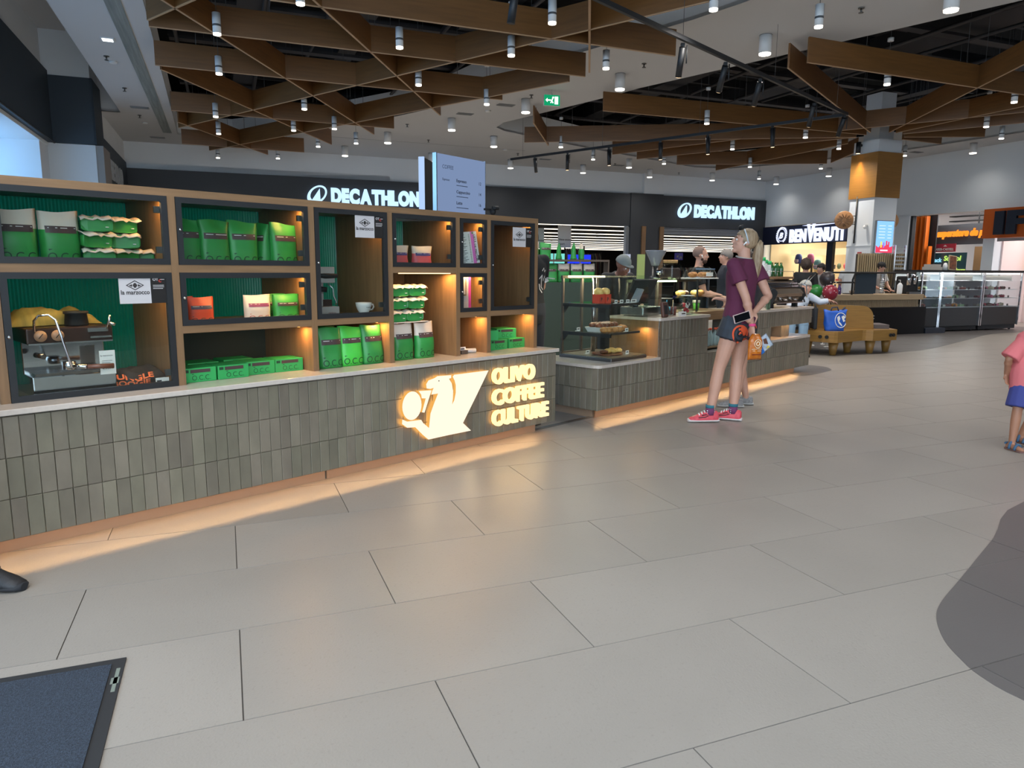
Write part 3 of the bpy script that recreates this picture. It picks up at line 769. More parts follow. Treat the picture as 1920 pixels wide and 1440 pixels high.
# bags lying on their backs, base towards the front
def make_lying(seed):
    r = random.Random(seed); w, d, t = .15, .235, .072
    mb = MB(); rings = []
    for k in range(9):
        y = d * k / 8; hh = t * (1 - (k / 8) ** 3 * .75); ww = w * (1 + .02 * math.sin(k + seed))
        rings.append([(ww / 2 * (abs(math.cos(q)) ** .45) * (1 if math.cos(q) >= 0 else -1), y + .004 * math.sin(3 * q + seed), hh / 2 + hh / 2 * (abs(math.sin(q)) ** .5) * (1 if math.sin(q) >= 0 else -1)) for q in [2 * PI * i / 20 for i in range(20)]])
    mb.ring_loft(rings, 0)
    root = mb.build('lying_coffee_bag', GREEN)
    fl = MB(); n = 8; P = []
    for k in range(4):
        for i in range(n + 1):
            x = (-.5 + i / n) * w * 1.06
            P.append((x, -.028 + .03 * k + .012 * math.sin(i + seed), t + .004 - (.014 if k == 0 else 0) + .006 * math.sin(2.3 * i + seed) + .006 * (k > 1)))
    fl.add(P, [(k * (n + 1) + i, k * (n + 1) + i + 1, (k + 1) * (n + 1) + i + 1, (k + 1) * (n + 1) + i) for k in range(3) for i in range(n)], 0, True)
    fo = fl.build('flap', CREAMB, root); so = fo.modifiers.new('thick', 'SOLIDIFY'); so.thickness = .004
    MB().cyl((w * .3, -.004, t * .3), .008, .004, n=10).build('valve', PAPER, root).rotation_euler = (0, 0, 0)
    return root
lyA, lyB = make_lying(2), make_lying(5)
names = ['lowest', 'middle', 'upper']
first = {0: True, 1: True}
for lv, z in enumerate((.985, 1.075, 1.165)):
    for k, u in enumerate((-1.43, -1.275)):
        s = (lyA, lyB)[(lv + k) % 2]; nm = 'green coffee bag lying in the %s row of the open stack, %s' % (names[lv], ('by the upright', 'towards the empty bay')[k])
        o = dup(s, cw(u + .012 * (lv - 1), .25, z), CTH + .06 * (k - .5), nm, 'lying coffee bags in the open stack'); o['category'] = 'coffee bag'
# the board that carries the stack, resting on the standing bags' row
stk = thing('stack_tray', 'thin cream paper tray under the stack of lying coffee bags', 'tray', cw(-1.35, .25, .978), CTH)
MB().box(-.16, .16, -.03, .25, 0, .006).box(-.16, -.15, .2, .25, -.268, 0).box(.15, .16, .2, .25, -.268, 0).build('tray_sheet', CREAMB, stk)
for lv in range(3):
    for k, u in enumerate((-3.33, -3.185, -3.10)[:3 if lv == 0 else 2]):
        s = (lyB, lyA)[(lv + k) % 2]
        o = dup(s, cw(u + .03 * (k == 2) * 0, .30 + .05 * k, SHZ['top'] + .002 + lv * .083), CTH + (.25, -.3, .6)[k] * (1 if lv % 2 else -.6),
                'green bag lying in the %s layer of the glassed heap, %s' % (names[lv], ('by the standing bags', 'in the middle', 'by the oak wall')[k]), 'heap of lying coffee bags')
        o['category'] = 'coffee bag'
bpy.data.objects.remove(lyA.children[0]) if False else None
def drop(root):
    for c in list(COL.objects):
        if c.parent == root: drop(c)
    bpy.data.objects.remove(root)
drop(lyA); drop(lyB)
# cartons
def make_carton(w, d, h):
    r = MB().box(-w / 2, w / 2, 0, d, 0, h, r=.003).build('coffee_carton', GREENB)
    mb = MB().box(-w * .28, w * .32, -.0012, 0, h * .66, h * .9); mb.build('label', LABB, r)
    MB().box(-w * .46, -w * .33, -.0012, 0, h * .70, h * .9).text('O.C.C.', h * .5, (-w * .24, -.0008, h * .14), depth=.0006, bold=-.01, fit=w * .56).box(-w * .24, -w * .18, -.0012, 0, h * .56, h * .60).build('print', PRINTG, r)
    return r
ct = make_carton(.19, .17, .082)
g = 'green cartons on the worktop'
put(ct, -2.885, .21, .71, 'green coffee carton, first in the row from the tall glass bay', g, 0, 'carton')
for u, y, rz, nm in ((-2.683, .215, .03, 'second in the row from the tall glass bay'), (-2.492, .26, .0, 'third in the row from the tall glass bay'), (-2.297, .26, -.02, 'last in the row before the oak upright'),
                     (-2.77, .43, .02, 'behind the first two in the row'), (-2.54, .45, -.04, 'behind the third one in the row')):
    dup(ct, cw(u, y, .71), CTH + rz, 'green coffee carton, ' + nm, g)
g = 'green cartons in the last bay'
for u, y, z, rz, nm in ((-.425, .25, .71, 0, 'lower one by the upright in the last bay'), (-.21, .255, .71, 0, 'lower one at the end of the last bay'), (-.30, .29, .793, -.25, 'upper one facing out in the last bay'), (-.45, .30, .793, 1.3, 'upper one turned sideways in the last bay')):
    dup(ct, cw(u, y, z), CTH + rz, 'green coffee carton, ' + nm, g)

# ---- things in the glass bays
CHROME = mat('chrome', '#c9ccd0', .08, 1.0); CHROMED = mat('chrome_dark', '#8c8580', .2, 1.0)
BROWNP = mat('brown_panel', '#3b2a24', .3, .3)
t = thing('espresso_machine', 'chrome home espresso machine with two gauges and steam pipe in the tall glass bay', 'espresso machine', cw(-3.51, .22, .712), CTH)
MB().box(-.19, .19, 0, .36, .0, .105, r=.006).build('drip_tray', CHROME, t)
MB().box(-.175, .175, .01, .2, .105, .118).build('tray_grid', CHROMED, t)
MB().box(-.19, .19, .17, .36, .10, .27, r=.004).build('body', CHROME, t)
h = MB().box(-.195, .195, .02, .36, .265, .345, r=.008).build('head', BROWNP, t)
MB().box(-.19, .19, .012, .03, .262, .27).build('trim_bar', STEEL, t)
for x in (-.135, -.06):
    gz = MB().lathe([(0, 0), (.028, 0), (.028, .008), (0, .009)], n=20); o = gz.build('gauge', mat('gauge_tan', '#a87e62', .4), t); o.location = (x, .02, .305); o.rotation_euler = (PI / 2, 0, 0)
    MB().box(-.0015, .0015, -.015, .015, .009, .011).build('needle', BLACKM, o).rotation_euler = (0, 0, -.7)
MB().box(.075, .17, .008, .02, .315, .335).box(.085, .185, .008, .02, .283, .293).build('button_plate', STEEL, t)
MB().lathe([(0, 0), (.052, 0), (.055, .01), (.05, .06), (.058, .062), (.058, .075), (0, .078)], c=(.05, .10, .345)).build('hopper_lid', BLACKM, t)
MB().tube([(-.16, .01, .33), (-.165, -.02, .385), (-.15, -.045, .41), (-.11, -.06, .415), (-.085, -.07, .39), (-.065, -.075, .30), (-.045, -.075, .2), (-.03, -.07, .14)], .006, n=8).build('steam_pipe', CHROME, t)
MB().tube([(.16, .0, .33), (.17, -.02, .37), (.175, -.02, .40)], .006, n=8).tube([(.17, -.02, .36), (.195, -.03, .35)], .008, n=8).build('steam_lever', CHROME, t)
MB().tube([(-.02, .02, .17), (-.02, .02, .13)], .032, n=14).tube([(-.02, .0, .15), (.04, -.06, .145)], .012, n=8).build('portafilter', CHROME, t)
MB().tube([(.04, -.06, .145), (.16, -.07, .14)], [.011, .014], n=8).build('portafilter_handle', mat('walnut', '#5a3524', .4), t)
MB().tube([(-.155, .05, .21), (-.135, -.01, .205)], .014, n=8).build('steam_knob', CHROMED, t)
MB().box(.115, .19, -.003, .0, .09, .215).text('la marzocco', .012, (.12, -.0032, .185), depth=.0005, m=1).box(.125, .175, -.0036, -.003, .16, .162, 1).box(.125, .165, -.0036, -.003, .15, .152, 1).text('4.999', .018, (.125, -.0032, .115), depth=.0005, m=1).build('price_card', [PAPER, PRINT], t)
for x in (-.16, .16): MB().cyl((x, .3, -.002), .015, .01, n=8).build('foot', BLACKM, t)
def cloth_pile(w, d, h, seed, amp=.012, n=14):
    r = random.Random(seed); mb = MB(); ph = [r.uniform(0, 6) for _ in range(6)]
    tops = []; 
    for j in range(n + 1):
        for i in range(n + 1):
            x, y = -.5 + i / n, j / n
            e = (1 - (2 * abs(x)) ** 6) * (1 - (2 * abs(y - .5)) ** 6)
            z = h * max(.05, e) + amp * e * (math.sin(9 * x + 4 * y + ph[0]) + .6 * math.sin(13 * y - 5 * x + ph[1]) + .5 * math.sin(21 * x + ph[2]))
            tops.append((x * w * (1 + .06 * math.sin(5 * y + ph[3])), y * d + .02 * math.sin(6 * x + ph[4]), max(.004, z)))
    m = len(tops)
    fs = [(j * (n + 1) + i, j * (n + 1) + i + 1, (j + 1) * (n + 1) + i + 1, (j + 1) * (n + 1) + i) for j in range(n) for i in range(n)]
    mb.add(tops + [(v[0], v[1], 0) for v in tops], fs + [tuple(q + m for q in f)[::-1] for f in fs], 0, True)
    rim = [i for i in range(n + 1)] + [j * (n + 1) + n for j in range(1, n + 1)] + [n * (n + 1) + i for i in range(n - 1, -1, -1)] + [j * (n + 1) for j in range(n - 1, 0, -1)]
    mb.add([tops[i] for i in rim] + [(tops[i][0], tops[i][1], 0) for i in rim], [(i, len(rim) + i, len(rim) + (i + 1) % len(rim), (i + 1) % len(rim)) for i in range(len(rim))], 0, True)
    return mb
o = cloth_pile(.42, .2, .075, 4, .014).build('folded_sack', mat('sack_yellow', '#a58f4a', .8, color2='#6e6a34', vscale=(18, 3, 3), bump=.4, bscale=50)); tag(o, 'crumpled yellow striped sack lying on the espresso machine behind glass', 'sack'); o.location = cw(-3.55, .36, 1.06); o.rotation_euler = (0, 0, CTH)
t = thing('folded_shirt', 'folded black shirt with orange wavy lettering lying in the tall glass bay', 'shirt', cw(-3.17, .25, .711), CTH)
cloth_pile(.3, .32, .085, 9, .01).build('cloth', mat('shirt_black', '#232326', .85), t)
ORI = mat('orange_ink', '#c8653a', .8)
sh = MB()
def wavy(X, Y, D): return (X - .165 + .16 * Y, -.012 + Y * .75, .045 + Y * .42 + .008 * math.sin(X * 40))
def wavy2(X, Y, D): return (X - .165, -.013 + .03 * Y, .014 + Y * .9 + .004 * math.sin(X * 45))
sh.text('JUNGLE', .075, (0, 0, 0), bold=.03, fit=.21, warp=wavy).text('BOOGIE', .040, (0, 0, 0), bold=.03, fit=.19, warp=wavy2)
sh.build('lettering', ORI, t)
t = thing('price_card', 'small white price card standing in front of the folded black shirt', 'price card', cw(-3.09, .215, .711), CTH)
MB().box(-.035, .035, 0, .004, .0, .045).box(-.03, -.005, -.0006, 0, .024, .032, 1).box(.01, .03, -.0006, 0, .02, .024, 1).build('card', [PAPER, PRINT], t)
MB().box(-.035, .035, 0, .03, 0, .004).build('card_foot', STEELD, t)
# grinder and cup in the third bay
t = thing('coffee_grinder', 'white and black upright coffee machine beside the cup in the third glass bay', 'coffee grinder', cw(-1.995, .27, SHZ['low']), CTH)
GRYW = mat('machine_grey', '#9b938e', .4)
MB().box(-.07, .085, .0, .22, 0, .07, r=.004).text('marzocco', .014, (0, -.0005, .025), depth=.001, m=1).build('base', [GRYW, mat('maroon_print', '#6b3030', .6)], t)
MB().box(-.075, .0, .05, .18, .07, .30, r=.006).build('column', GRYW, t)
MB().box(-.075, .07, .02, .2, .285, .33, r=.006).build('head', GRYW, t)
MB().box(-.075, .07, .02, .2, .225, .262, r=.006).build('lower_head', GRYW, t)
MB().tube([(-.05, .04, .27), (.075, .0, .272)], [.02, .014], n=10).tube([(-.05, .04, .19), (.0, .01, .18)], .018, n=10).build('filter_holder', BLACKM, t)
MB().tube([(.02, .03, .22), (.05, .02, .19), (.055, .02, .14), (.075, .02, .10), (.07, .02, .08)], .005, n=6).build('spout_pipe', CHROME, t)
MB().box(-.01, .06, .05, .15, .07, .115).build('brown_box', BROWNP, t)
CER = mat('white_ceramic', '#c9c6c0', .25)
t = thing('coffee_cup', 'white coffee cup with handle standing on a saucer in the third glass bay', 'cup', cw(-1.712, .28, SHZ['low'] + .012), CTH)
MB().lathe([(.0, 0), (.026, 0), (.028, .006), (.045, .03), (.053, .055), (.056, .078), (.053, .078), (.049, .055), (.04, .03), (.0, .012)]).build('bowl', CER, t)
MB().tube([(.05, 0, .065), (.075, 0, .062), (.082, 0, .045), (.07, 0, .028), (.044, 0, .026)], .006, n=8).build('handle', CER, t)
MB().text('la marzocco', .009, (-.014, -.0535, .045), depth=.001).build('print', PRINT, t)
o = MB().lathe([(0, 0), (.045, 0), (.08, .008), (.08, .011), (.045, .006), (0, .006)]).build('saucer', CER); tag(o, 'white saucer under the cup in the third glass bay', 'saucer'); o.location = cw(-1.712, .28, SHZ['low']); o.rotation_euler = (0, 0, CTH)
# price list sheets in the narrow bays
PINK = mat('pink_band', '#d66fb4', .6); MAG = mat('magenta_band', '#c83a86', .6)
t = thing('price_list', 'white price list with pink edge leaning in the narrow top bay', 'price list', cw(-.88, .185, SHZ['top']), CTH)
mb = MB().box(0, .20, .0, .004, 0, .24)
mb.box(.135, .168, -.0008, 0, 0, .24, 1)
for i in range(22): mb.box(.006, .05 + .05 * ((i * 7) % 5) / 5, -.0008, 0, .012 + i * .0098, .0155 + i * .0098, 2).box(.112, .125, -.0008, 0, .012 + i * .0098, .0155 + i * .0098, 2)
mb.text('LISTĂ DE PREȚURI', .026, (.163, -.0006, .215), xa=(0, 0, -1), ya=(1, 0, 0), depth=.0006, m=2, bold=.02, fit=.20)
mb.box(.15, .166, -.001, 0, .222, .236, 3)
o = mb.build('sheet', [PAPER, PINK, PRINT, mat('leaf_green', '#4b8a3a', .6)], t); o.rotation_euler = (-.1, -.09, 0); o.location = (-.02, .0, .02)
t = thing('notice_sheet', 'grey framed notice with magenta edge in the narrow middle bay', 'notice', cw(-.91, .20, SHZ['low']), CTH)
MB().box(0, .1, .0, .004, 0, .27).build('sheet', mat('notice_grey', '#a79a9c', .6), t)
MB().box(-.005, .075, -.004, 0, .12, .25, 0).box(-.005, .063, -.006, -.004, .132, .25, 1).build('inner_frame', [OAK_H, mat('notice_grey', '#a79a9c', .6)], t)
MB().box(.1, .125, -.002, .004, 0, .27).build('edge', MAG, t)
MB().box(0, .07, -.04, -.01, 0, .022).build('label_block', PAPER, t)
t = thing('paper_roll', 'white paper roll lying in the open narrow bay', 'roll', cw(-.80, .29, .71), CTH)
MB().tube([(-.15, .02, .018), (.09, -.06, .018)], .018, n=14).build('roll', PAPER, t)
MB().tube([(.0895, -.0599, .018), (.091, -.0605, .018)], .0165, n=14).build('roll_end', STEELD, t)
t = thing('card_stand', 'small dark block with white card in front of the paper roll', 'card stand', cw(-.845, .205, .71), CTH)
MB().box(-.035, .035, 0, .04, 0, .03, r=.003).build('block', STEELD, t)
MB().box(-.035, .035, .015, .018, .03, .06).box(-.02, .02, .0144, .015, .04, .05, 1).build('card', [PAPER, PRINT], t).rotation_euler = (-.3, 0, 0)
# ================================================================ CEILING FITTINGS
LAT1 = [(0.64, 9.08, 6.06, 9.12), (-0.72, 10.61, 5.40, 10.59), (-0.80, 12.51, 4.76, 12.55), (-0.79, 15.85, 3.55, 15.91), (-0.80, 19.87, 2.09, 20.0), (-1.6, 7.44, 3.28, 16.77), (-0.74, 12.73, 2.58, 18.51), (-0.73, 17.03, 1.23, 20.80), (-.06, 6.84, 4.10, 14.24), (3.2, 6.24, 5.35, 10.35), (-0.71, 10.36, 1.0, 7.4), (-0.75, 17.68, 5.6, 6.55), (-0.19, 20.67, 5.30, 10.95)]
LAT2 = [(8.00, 8.65, 15.5, 8.75), (7.95, 8.98, 13.15, 12.21), (13.53, 12.05, 10.2, 6.2), (6.83, 12.62, 13.3, 12.46), (6.77, 16.35, 13.32, 12.76), (12.11, 17.93, 15.79, 16.07), (13.86, 18.45, 13.81, 13.45), (10.55, 17.51, 13.35, 12.77), (9.56, 17.09, 11.14, 13.94), (6.08, 14.20, 7.47, 16.53), (15.78, 15.90, 14.95, 14.24), (14.5, 12.55, 15.81, 12.61), (14.3, 12.33, 15.87, 11.60), (13.95, 12.07, 15.13, 10.25), (13.7, 12.03, 13.65, 9.28), (12.39, 12.36, 14.15, 9.61)]
LATM = mat('lattice_oak', '#704c28', .45, var=.13, vscale=(2.2, 30, 30), bump=.06, bscale=80)
LATE = mat('lattice_raw_edge', '#a98a6a', .6)
WIRE = mat('wire', '#55585c', .4, .6)
for L, lab in ((LAT1, 'crossing oak ceiling boards hung in the opening above the coffee shelves'), (LAT2, 'crossing oak ceiling boards radiating from the wood clad pillar')):
    t = thing('ceiling_lattice', lab, 'ceiling boards', (0, 0, 0), RTH, 'hanging oak lattices')
    for a0, b0, a1, b1 in L:
        d = Vector((a1 - a0, b1 - b0, 0)); n = d.length; th = math.atan2(d.y, d.x)
        mb = MB().box(0, n, -.014, .014, 4.352, 4.70, 0).box(0, n, -.0142, .0142, 4.346, 4.354, 1)
        for s in (.15, .5, .85): mb.tube([(n * s, 0, 4.7), (n * s, 0, 7.0)], .004, 2, 5)
        o = mb.build('lattice_board', [LATM, LATE, WIRE], t); o.location = (a0, b0, 0); o.rotation_euler = (0, 0, th)
LAMPW = mat('lamp_white', '#d3d4d4', .45); LAMPG = mat('lamp_band', '#4c4f52', .5)
DIFF = emit_mat('lamp_diffuser', '#fff6e6', 5.0)
PEND = [(0.0, 8.3), (.75, 7.2), (0.07, 10.18), (0.08, 12.16), (-0.00, 15.50), (0.04, 17.39), (0.00, 21.09), (1.47, 20.54), (0.93, 8.71), (2.29, 9.84), (1.51, 14.14), (1.51, 16.35), (2.28, 15.83), (2.99, 17.40), (2.23, 18.21), (3.00, 11.63), (4.44, 12.47), (3.77, 9.60), (3.74, 8.21), (5.26, 9.66), (5.21, 7.12), (6.71, 7.11), (8.99, 12.33), (9.69, 8.75), (7.54, 15.96), (12.65, 8.78), (14.25, 10.40), (15.77, 11.14), (11.85, 12.72), (11.40, 14.59), (9.13, 17.34), (11.24, 17.24), (13.63, 13.53), (13.74, 16.78), (15.72, 18.74), (15.75, 16.23), (15.91, 13.66)]
PEND = sorted(PEND[2:], key=lambda p: (p[0] > 6.9, round(p[0] / .75) if p[0] < 6.9 else seen_x(rw(*p)), p[1]))
def pend_labels():
    out = []; col = {}; files = sorted({round(p[0] / .75) for p in PEND if p[0] < 6.9}); k = 0
    for p in PEND:
        if p[0] < 6.9:
            f = round(p[0] / .75); n = col[f] = col.get(f, 0) + 1
            out.append('slim white pendant lamp, %s from the front in the %s file from the window wall' % (nth(n - 1), nth(files.index(f))))
        else: out.append('slim white pendant lamp around the pillar, %s counting along from the sports shop side' % nth(k)); k += 1
    return out
COOL = (1.0, .95, .89)
def lampset(name, label, grp, spots, r, h, zb, wire, power):
    t = thing(name, label[0], 'ceiling lamp', (0, 0, 0), 0, grp)
    MB().cyl((0, 0, zb + .02), r, h - .02, n=18).build('body', LAMPW, t)
    if wire: MB().cyl((0, 0, zb + h * .38), r * 1.01, .025, n=18).build('vent_band', LAMPG, t)
    MB().cyl((0, 0, zb), r * .93, .025, n=18).build('diffuser', DIFF, t)
    if wire:
        MB().tube([(0, 0, zb + h), (0, 0, 7.02)], .0035, n=5).build('cable', WIRE, t)
        MB().cyl((0, 0, 4.86), .045, .05, n=12).build('canopy', LAMPW, t)
    else: MB().cyl((0, 0, zb + h - .005), r * 1.04, .008, n=18).build('ceiling_plate', LAMPG, t)
    for i, (a, b) in enumerate(spots):
        o = t if i == 0 else dup(t, rw(a, b), 0)
        o['label'] = label[i]
        o.location = rw(a, b); p = rw(a, b, zb - .01)
        spot_light('lamp_beam', p, power * (.15 if a > 18 else .4 if b > 21 else 1), COOL, 2.5, 1.0, radius=r * .8)
lampset('pendant_lamp', pend_labels(), 'slim white pendants', PEND, .05, .26, 4.22, True, 140)
SURF = [(6.60, 11.60), (5.80, 13.96), (4.97, 16.33), (3.98, 18.58), (6.61, 18.02), (5.85, 21.30), (8.44, 21.50), (11.00, 21.57), (11.72, 19.90), (13.54, 21.61), (15.98, 21.46), (18.74, 21.41), (18.74, 18.95), (7.49, 8.96), (8.33, 6.68), (18.59, 13.86), (3.31, 21.11)]
SURF.sort(key=lambda p: seen_x(rw(*p)))
BACKL = [(a, b) for a in (4.5, 8.5, 12.5, 16.5) for b in (-3.5, -1, 1.3)] + [(-.9, b) for b in (-2, 1, 3)]
lampset('surface_downlight', ['thick white cylinder downlight on the white ceiling, %s counting across from the window side' % nth(i) for i in range(len(SURF))] + ['thick white cylinder downlight over the entrance end of the hall, %s of them' % nth(i) for i in range(len(BACKL))], 'thick white downlights', SURF + BACKL, .088, .272, 4.478, False, 190)
# black track with cylinder spotlights
BLKP = mat('black_powder_coat', '#1b1d20', .5)
def track(p, q, heads, lab, hl, grp):
    P, Q = Vector(p), Vector(q); d = Q - P; th = math.atan2(d.y, d.x); n = d.length
    t = thing('light_track', lab, 'light track', rw(p[0], p[1], 4.0), RTH + th, 'black light tracks')
    MB().box(0, n, -.02, .02, -.02, .03).build('rail', BLKP, t)
    for s in (.06, .35, .65, .95): MB().tube([(n * s, 0, .03), (n * s, 0, 3.0)], .003, n=5).build('suspension_wire', WIRE, t)
    for hi, (a, b, ta, tb) in enumerate(heads):
        h = thing('track_spotlight', hl % nth(hi), 'track spotlight', rw(a, b, 3.97), 0, grp)
        base = Vector((0, 0, -.03)); tip = rw(ta - a, tb - b, 0); tip.z = -.36
        dr = (tip - base).normalized()
        MB().box(-.022, .022, -.02, .02, -.03, .012).build('adapter', BLKP, h)
        MB().tube([base + Vector((.05, 0, .02)), base + Vector((.05, 0, -.18))], .008, n=6).build('bracket', BLKP, h)
        MB().tube([base, base + dr * .33], .038, n=14).build('barrel', BLKP, h)
        MB().tube([base + dr * .331, base + dr * .334], .031, n=14).build('lens', emit_mat('spot_lens', '#ffd9a8', 2.2), h)
track((9.97, 9.77), (2.4, 6.2), [(5.11, 7.54, 5.17, 7.70), (6.06, 7.98, 6.12, 8.20), (7.0, 8.44, 7.08, 8.66), (8.76, 9.27, 8.85, 9.46), (9.9, 9.76, 10.0, 10.0)], 'black track running from the front of the hall to the corner near the pillar',
      'black cylinder spotlight tilted towards the counters, %s from the front of its track', 'tilted track spotlights')
track((9.95, 9.84), (6.58, 16.74), [(6.89, 16.0, 7.0, 16.15), (7.35, 15.2, 7.36, 15.22), (7.85, 14.2, 7.87, 14.2), (8.4, 13.05, 8.42, 13.05), (8.86, 12.1, 8.88, 12.1), (9.42, 10.95, 9.45, 10.95)], 'black track running back from the corner near the pillar towards the sports shop',
      'black cylinder spotlight pointing down, %s from the sports shop end of the rear track', 'upright track spotlights')
h = thing('track_spotlight', 'black spotlight barrel dipping in at the top edge above the ceiling boards', 'track spotlight', rw(2.62, 6.55, 3.97))
MB().tube([(0, 0, -.03), (-.05, .03, -.36)], .038, n=14).build('barrel', BLKP, h); MB().box(-.02, .02, -.02, .02, -.03, .03).build('adapter', BLKP, h)
# exit sign
t = thing('exit_sign', 'small green running man exit sign hanging under the white ceiling', 'sign', rw(5.98, 13.1, 4.46), RTH - .15)
MB().box(-.16, .16, -.02, .02, 0, .2).build('box', LAMPW, t)
mb = MB().box(-.155, .155, -.024, -.02, .004, .196, 0)
mb.box(.05, .12, -.026, -.024, .03, .17, 1)
mb.tube([(-.10, -.026, .10), (-.02, -.026, .10)], .012, 1, 6).add([(-.13, -.027, .10), (-.09, -.027, .14), (-.09, -.027, .06)], [(0, 1, 2)], 1)
mb.ball((.02, -.026, .15), .018, 1, 8, 6).tube([(.01, -.026, .13), (-.005, -.026, .085), (.02, -.026, .05)], .012, 1, 6).tube([(-.005, -.026, .085), (-.03, -.026, .05)], .01, 1, 6)
mb.build('face', [emit_mat('exit_green', '#0f8a5a', .9), emit_mat('exit_white', '#e8fff4', 1.2)], t)
MB().box(-.01, .01, -.01, .01, .2, .29).build('stem', LAMPW, t)
# sprinklers, detectors, grilles
sp = thing('sprinkler', 'small metal sprinkler head in the white ceiling, first of the scattered heads', 'sprinkler', rw(-1.6, 13.9, 4.75), 0, 'sprinkler heads')
MB().cyl((0, 0, -.012), .04, .012, n=12).cyl((0, 0, -.06), .012, .05, n=8).cyl((0, 0, -.066), .032, .006, n=10).build('head', STEELD, sp)
SPN = sorted([(-1.59, 16.14), (-1.59, 18.78), (7.87, 7.61), (5.77, 13.6), (6.64, 10.89), (4.2, 17.4), (5.2, 19.2), (8.2, 20.3), (11.8, 20.9), (14.9, 21.9), (18.9, 16.6)], key=lambda p: seen_x(rw(*p)))
for a, b in SPN: dup(sp, rw(a, b, 4.75), 0, 'small metal sprinkler head in the white ceiling, %s of the scattered heads' % nth(SPN.index((a, b)) + 1))
de = thing('smoke_detector', 'flat round white detector beside the slot diffuser, nearer one', 'detector', rw(-1.54, 14.22, 4.75), 0, 'ceiling detectors')
MB().cyl((0, 0, -.03), .055, .03, r2=.065, n=16).build('base', LAMPW, de)
for a, b, lb in ((-1.56, 19.65, 'beside the slot diffuser, farther one'), (5.46, 15.25, 'next to the exit sign'), (7.6, 19.8, 'above the bluish menu screen'), (10.0, 20.6, 'above the sports shop shutter')): dup(de, rw(a, b, 4.75), 0, 'flat round white detector ' + lb)
gr = thing('ceiling_grille', 'dark louvred ceiling grille, first of the two near the exit sign', 'grille', rw(5.1, 15.75, 4.75), RTH, 'flush ceiling grilles')
mb = MB().box(-.18, .18, -.09, .09, -.01, 0)
for i in range(5): mb.box(-.16, .16, -.07 + i * .033, -.055 + i * .033, -.016, -.01)
mb.build('louvre', mat('grille_grey', '#7d7f80', .6), gr)
for a, b, lb in ((5.62, 14.6, 'second of the two near the exit sign'), (-1.5, 17.9, 'midway along the slot diffuser'), (-1.45, 21.7, 'past the far end of the slot diffuser'), (9.4, 21.0, 'above the sports shop front'), (12.1, 21.2, 'before the sports shop pilaster'), (18.5, 15.5, 'above the toy shop wall')): dup(gr, rw(a, b, 4.75), RTH, 'dark louvred ceiling grille, ' + lb)
el = thing('recessed_lamp', 'square recessed lamp with bright glass beside the long slot diffuser', 'ceiling lamp', rw(-1.45, 12.9, 4.75), RTH)
MB().box(-.09, .09, -.09, .09, -.015, 0).build('frame', LAMPW, el); MB().box(-.07, .07, -.07, .07, -.02, -.015).build('glass', emit_mat('recess_glass', '#f4faff', 2.0), el)
# ================================================================ SERVICE COUNTER
SV = thing('service_counter', 'long tiled service counter in three heights behind the standing woman', 'counter', CP, CTH)
mb = MB().box(.60, 5.32, .012, .75, .12, .48).box(1.575, 2.53, .012, .60, .48, .865).box(3.62, 4.09, .012, .55, .48, .865)
mb.box(4.09, 4.86, .26, .55, .51, .70).box(4.09, 5.32, .012, .55, .70, .865)
mb.build('carcass', CARC, SV)
lay_tiles(SV, .584, 5.33, .09, (0, 1))
lay_tiles(SV, 1.56, 2.54, .09, (2, 3))
lay_tiles(SV, 3.62, 4.09, .09, (2,))
lay_tiles(SV, 3.62, 5.33, .09, (3,))
lay_tiles(SV, 0, .72, .09, (0, 1), org=(.584, .72, 0), rot=-PI / 2)
lay_tiles(SV, 0, .5, .09, (0, 1), org=(5.33, 0, 0), rot=PI / 2)
MB().box(4.09, 4.62, .245, .258, .512, .70).build('niche_back', mat('niche_brown', '#8d7565', .5), SV)
lay_tiles(SV, 4.62, 4.86, .51 - .0, (0,), org=(0, .10, 0))
MB().box(4.62, 4.86, .112, .26, .51, .70).build('niche_pier', CARC, SV)
def slab(u0, u1, y0, y1, z0, z1, r=.06, corners=(1, 1, 0, 0)):
    P = []
    for (cx, cy, a0), k in zip(((u0 + r, y0 + r, PI), (u1 - r, y0 + r, 1.5 * PI), (u1 - r, y1 - r, 0), (u0 + r, y1 - r, .5 * PI)), corners):
        if k: P += [(cx + r * math.cos(a0 + t * PI / 12), cy + r * math.sin(a0 + t * PI / 12)) for t in range(7)]
        else: P.append((cx + r * math.cos(a0) + r * math.cos(a0 + PI / 2), cy + r * math.sin(a0) + r * math.sin(a0 + PI / 2)))
    return MB().poly(P, z0, z1)
slab(.56, 1.575, -.02, .75, .482, .51, .07, (1, 0, 0, 0)).build('low_worktop', QUARTZ, SV)
slab(1.55, 2.545, -.02, .6, .867, .895, .02).build('till_worktop', QUARTZ, SV)
slab(3.60, 5.345, -.02, .6, .867, .895, .02).build('machine_worktop', QUARTZ, SV)
slab(4.09, 5.35, -.02, .4, .482, .512, .10, (0, 1, 1, 0)).build('niche_shelf', QUARTZ, SV)
MB().box(1.555, 1.574, -.005, .60, .51, .867).build('oak_side', OAK_V, SV)
MB().box(1.554, 1.562, -.006, .004, .51, .867).build('metal_corner', STEEL, SV)
MB().box(.68, 5.12, .11, .125, 0, .115).build('plinth', KICK, SV)
MB().box(.68, .70, .11, .8, 0, .115).build('plinth_return', KICK, SV)
MB().box(.62, 5.25, .07, .08, .116, .119).build('light_strip', STRIP, SV)
area_light('plinth_light', (2.9, .075, .1142), 4.5, 5.5, WARM, rot=(math.radians(-50), 0, 0), size_y=.008, parent=SV)
area_light('niche_light', (4.5, .06, .695), .7, 1.2, (1, .6, .3), size_y=.01, parent=SV)
area_light('case_wall_light', (1.50, .16, .80), .04, .8, (1, .56, .2), parent=SV)
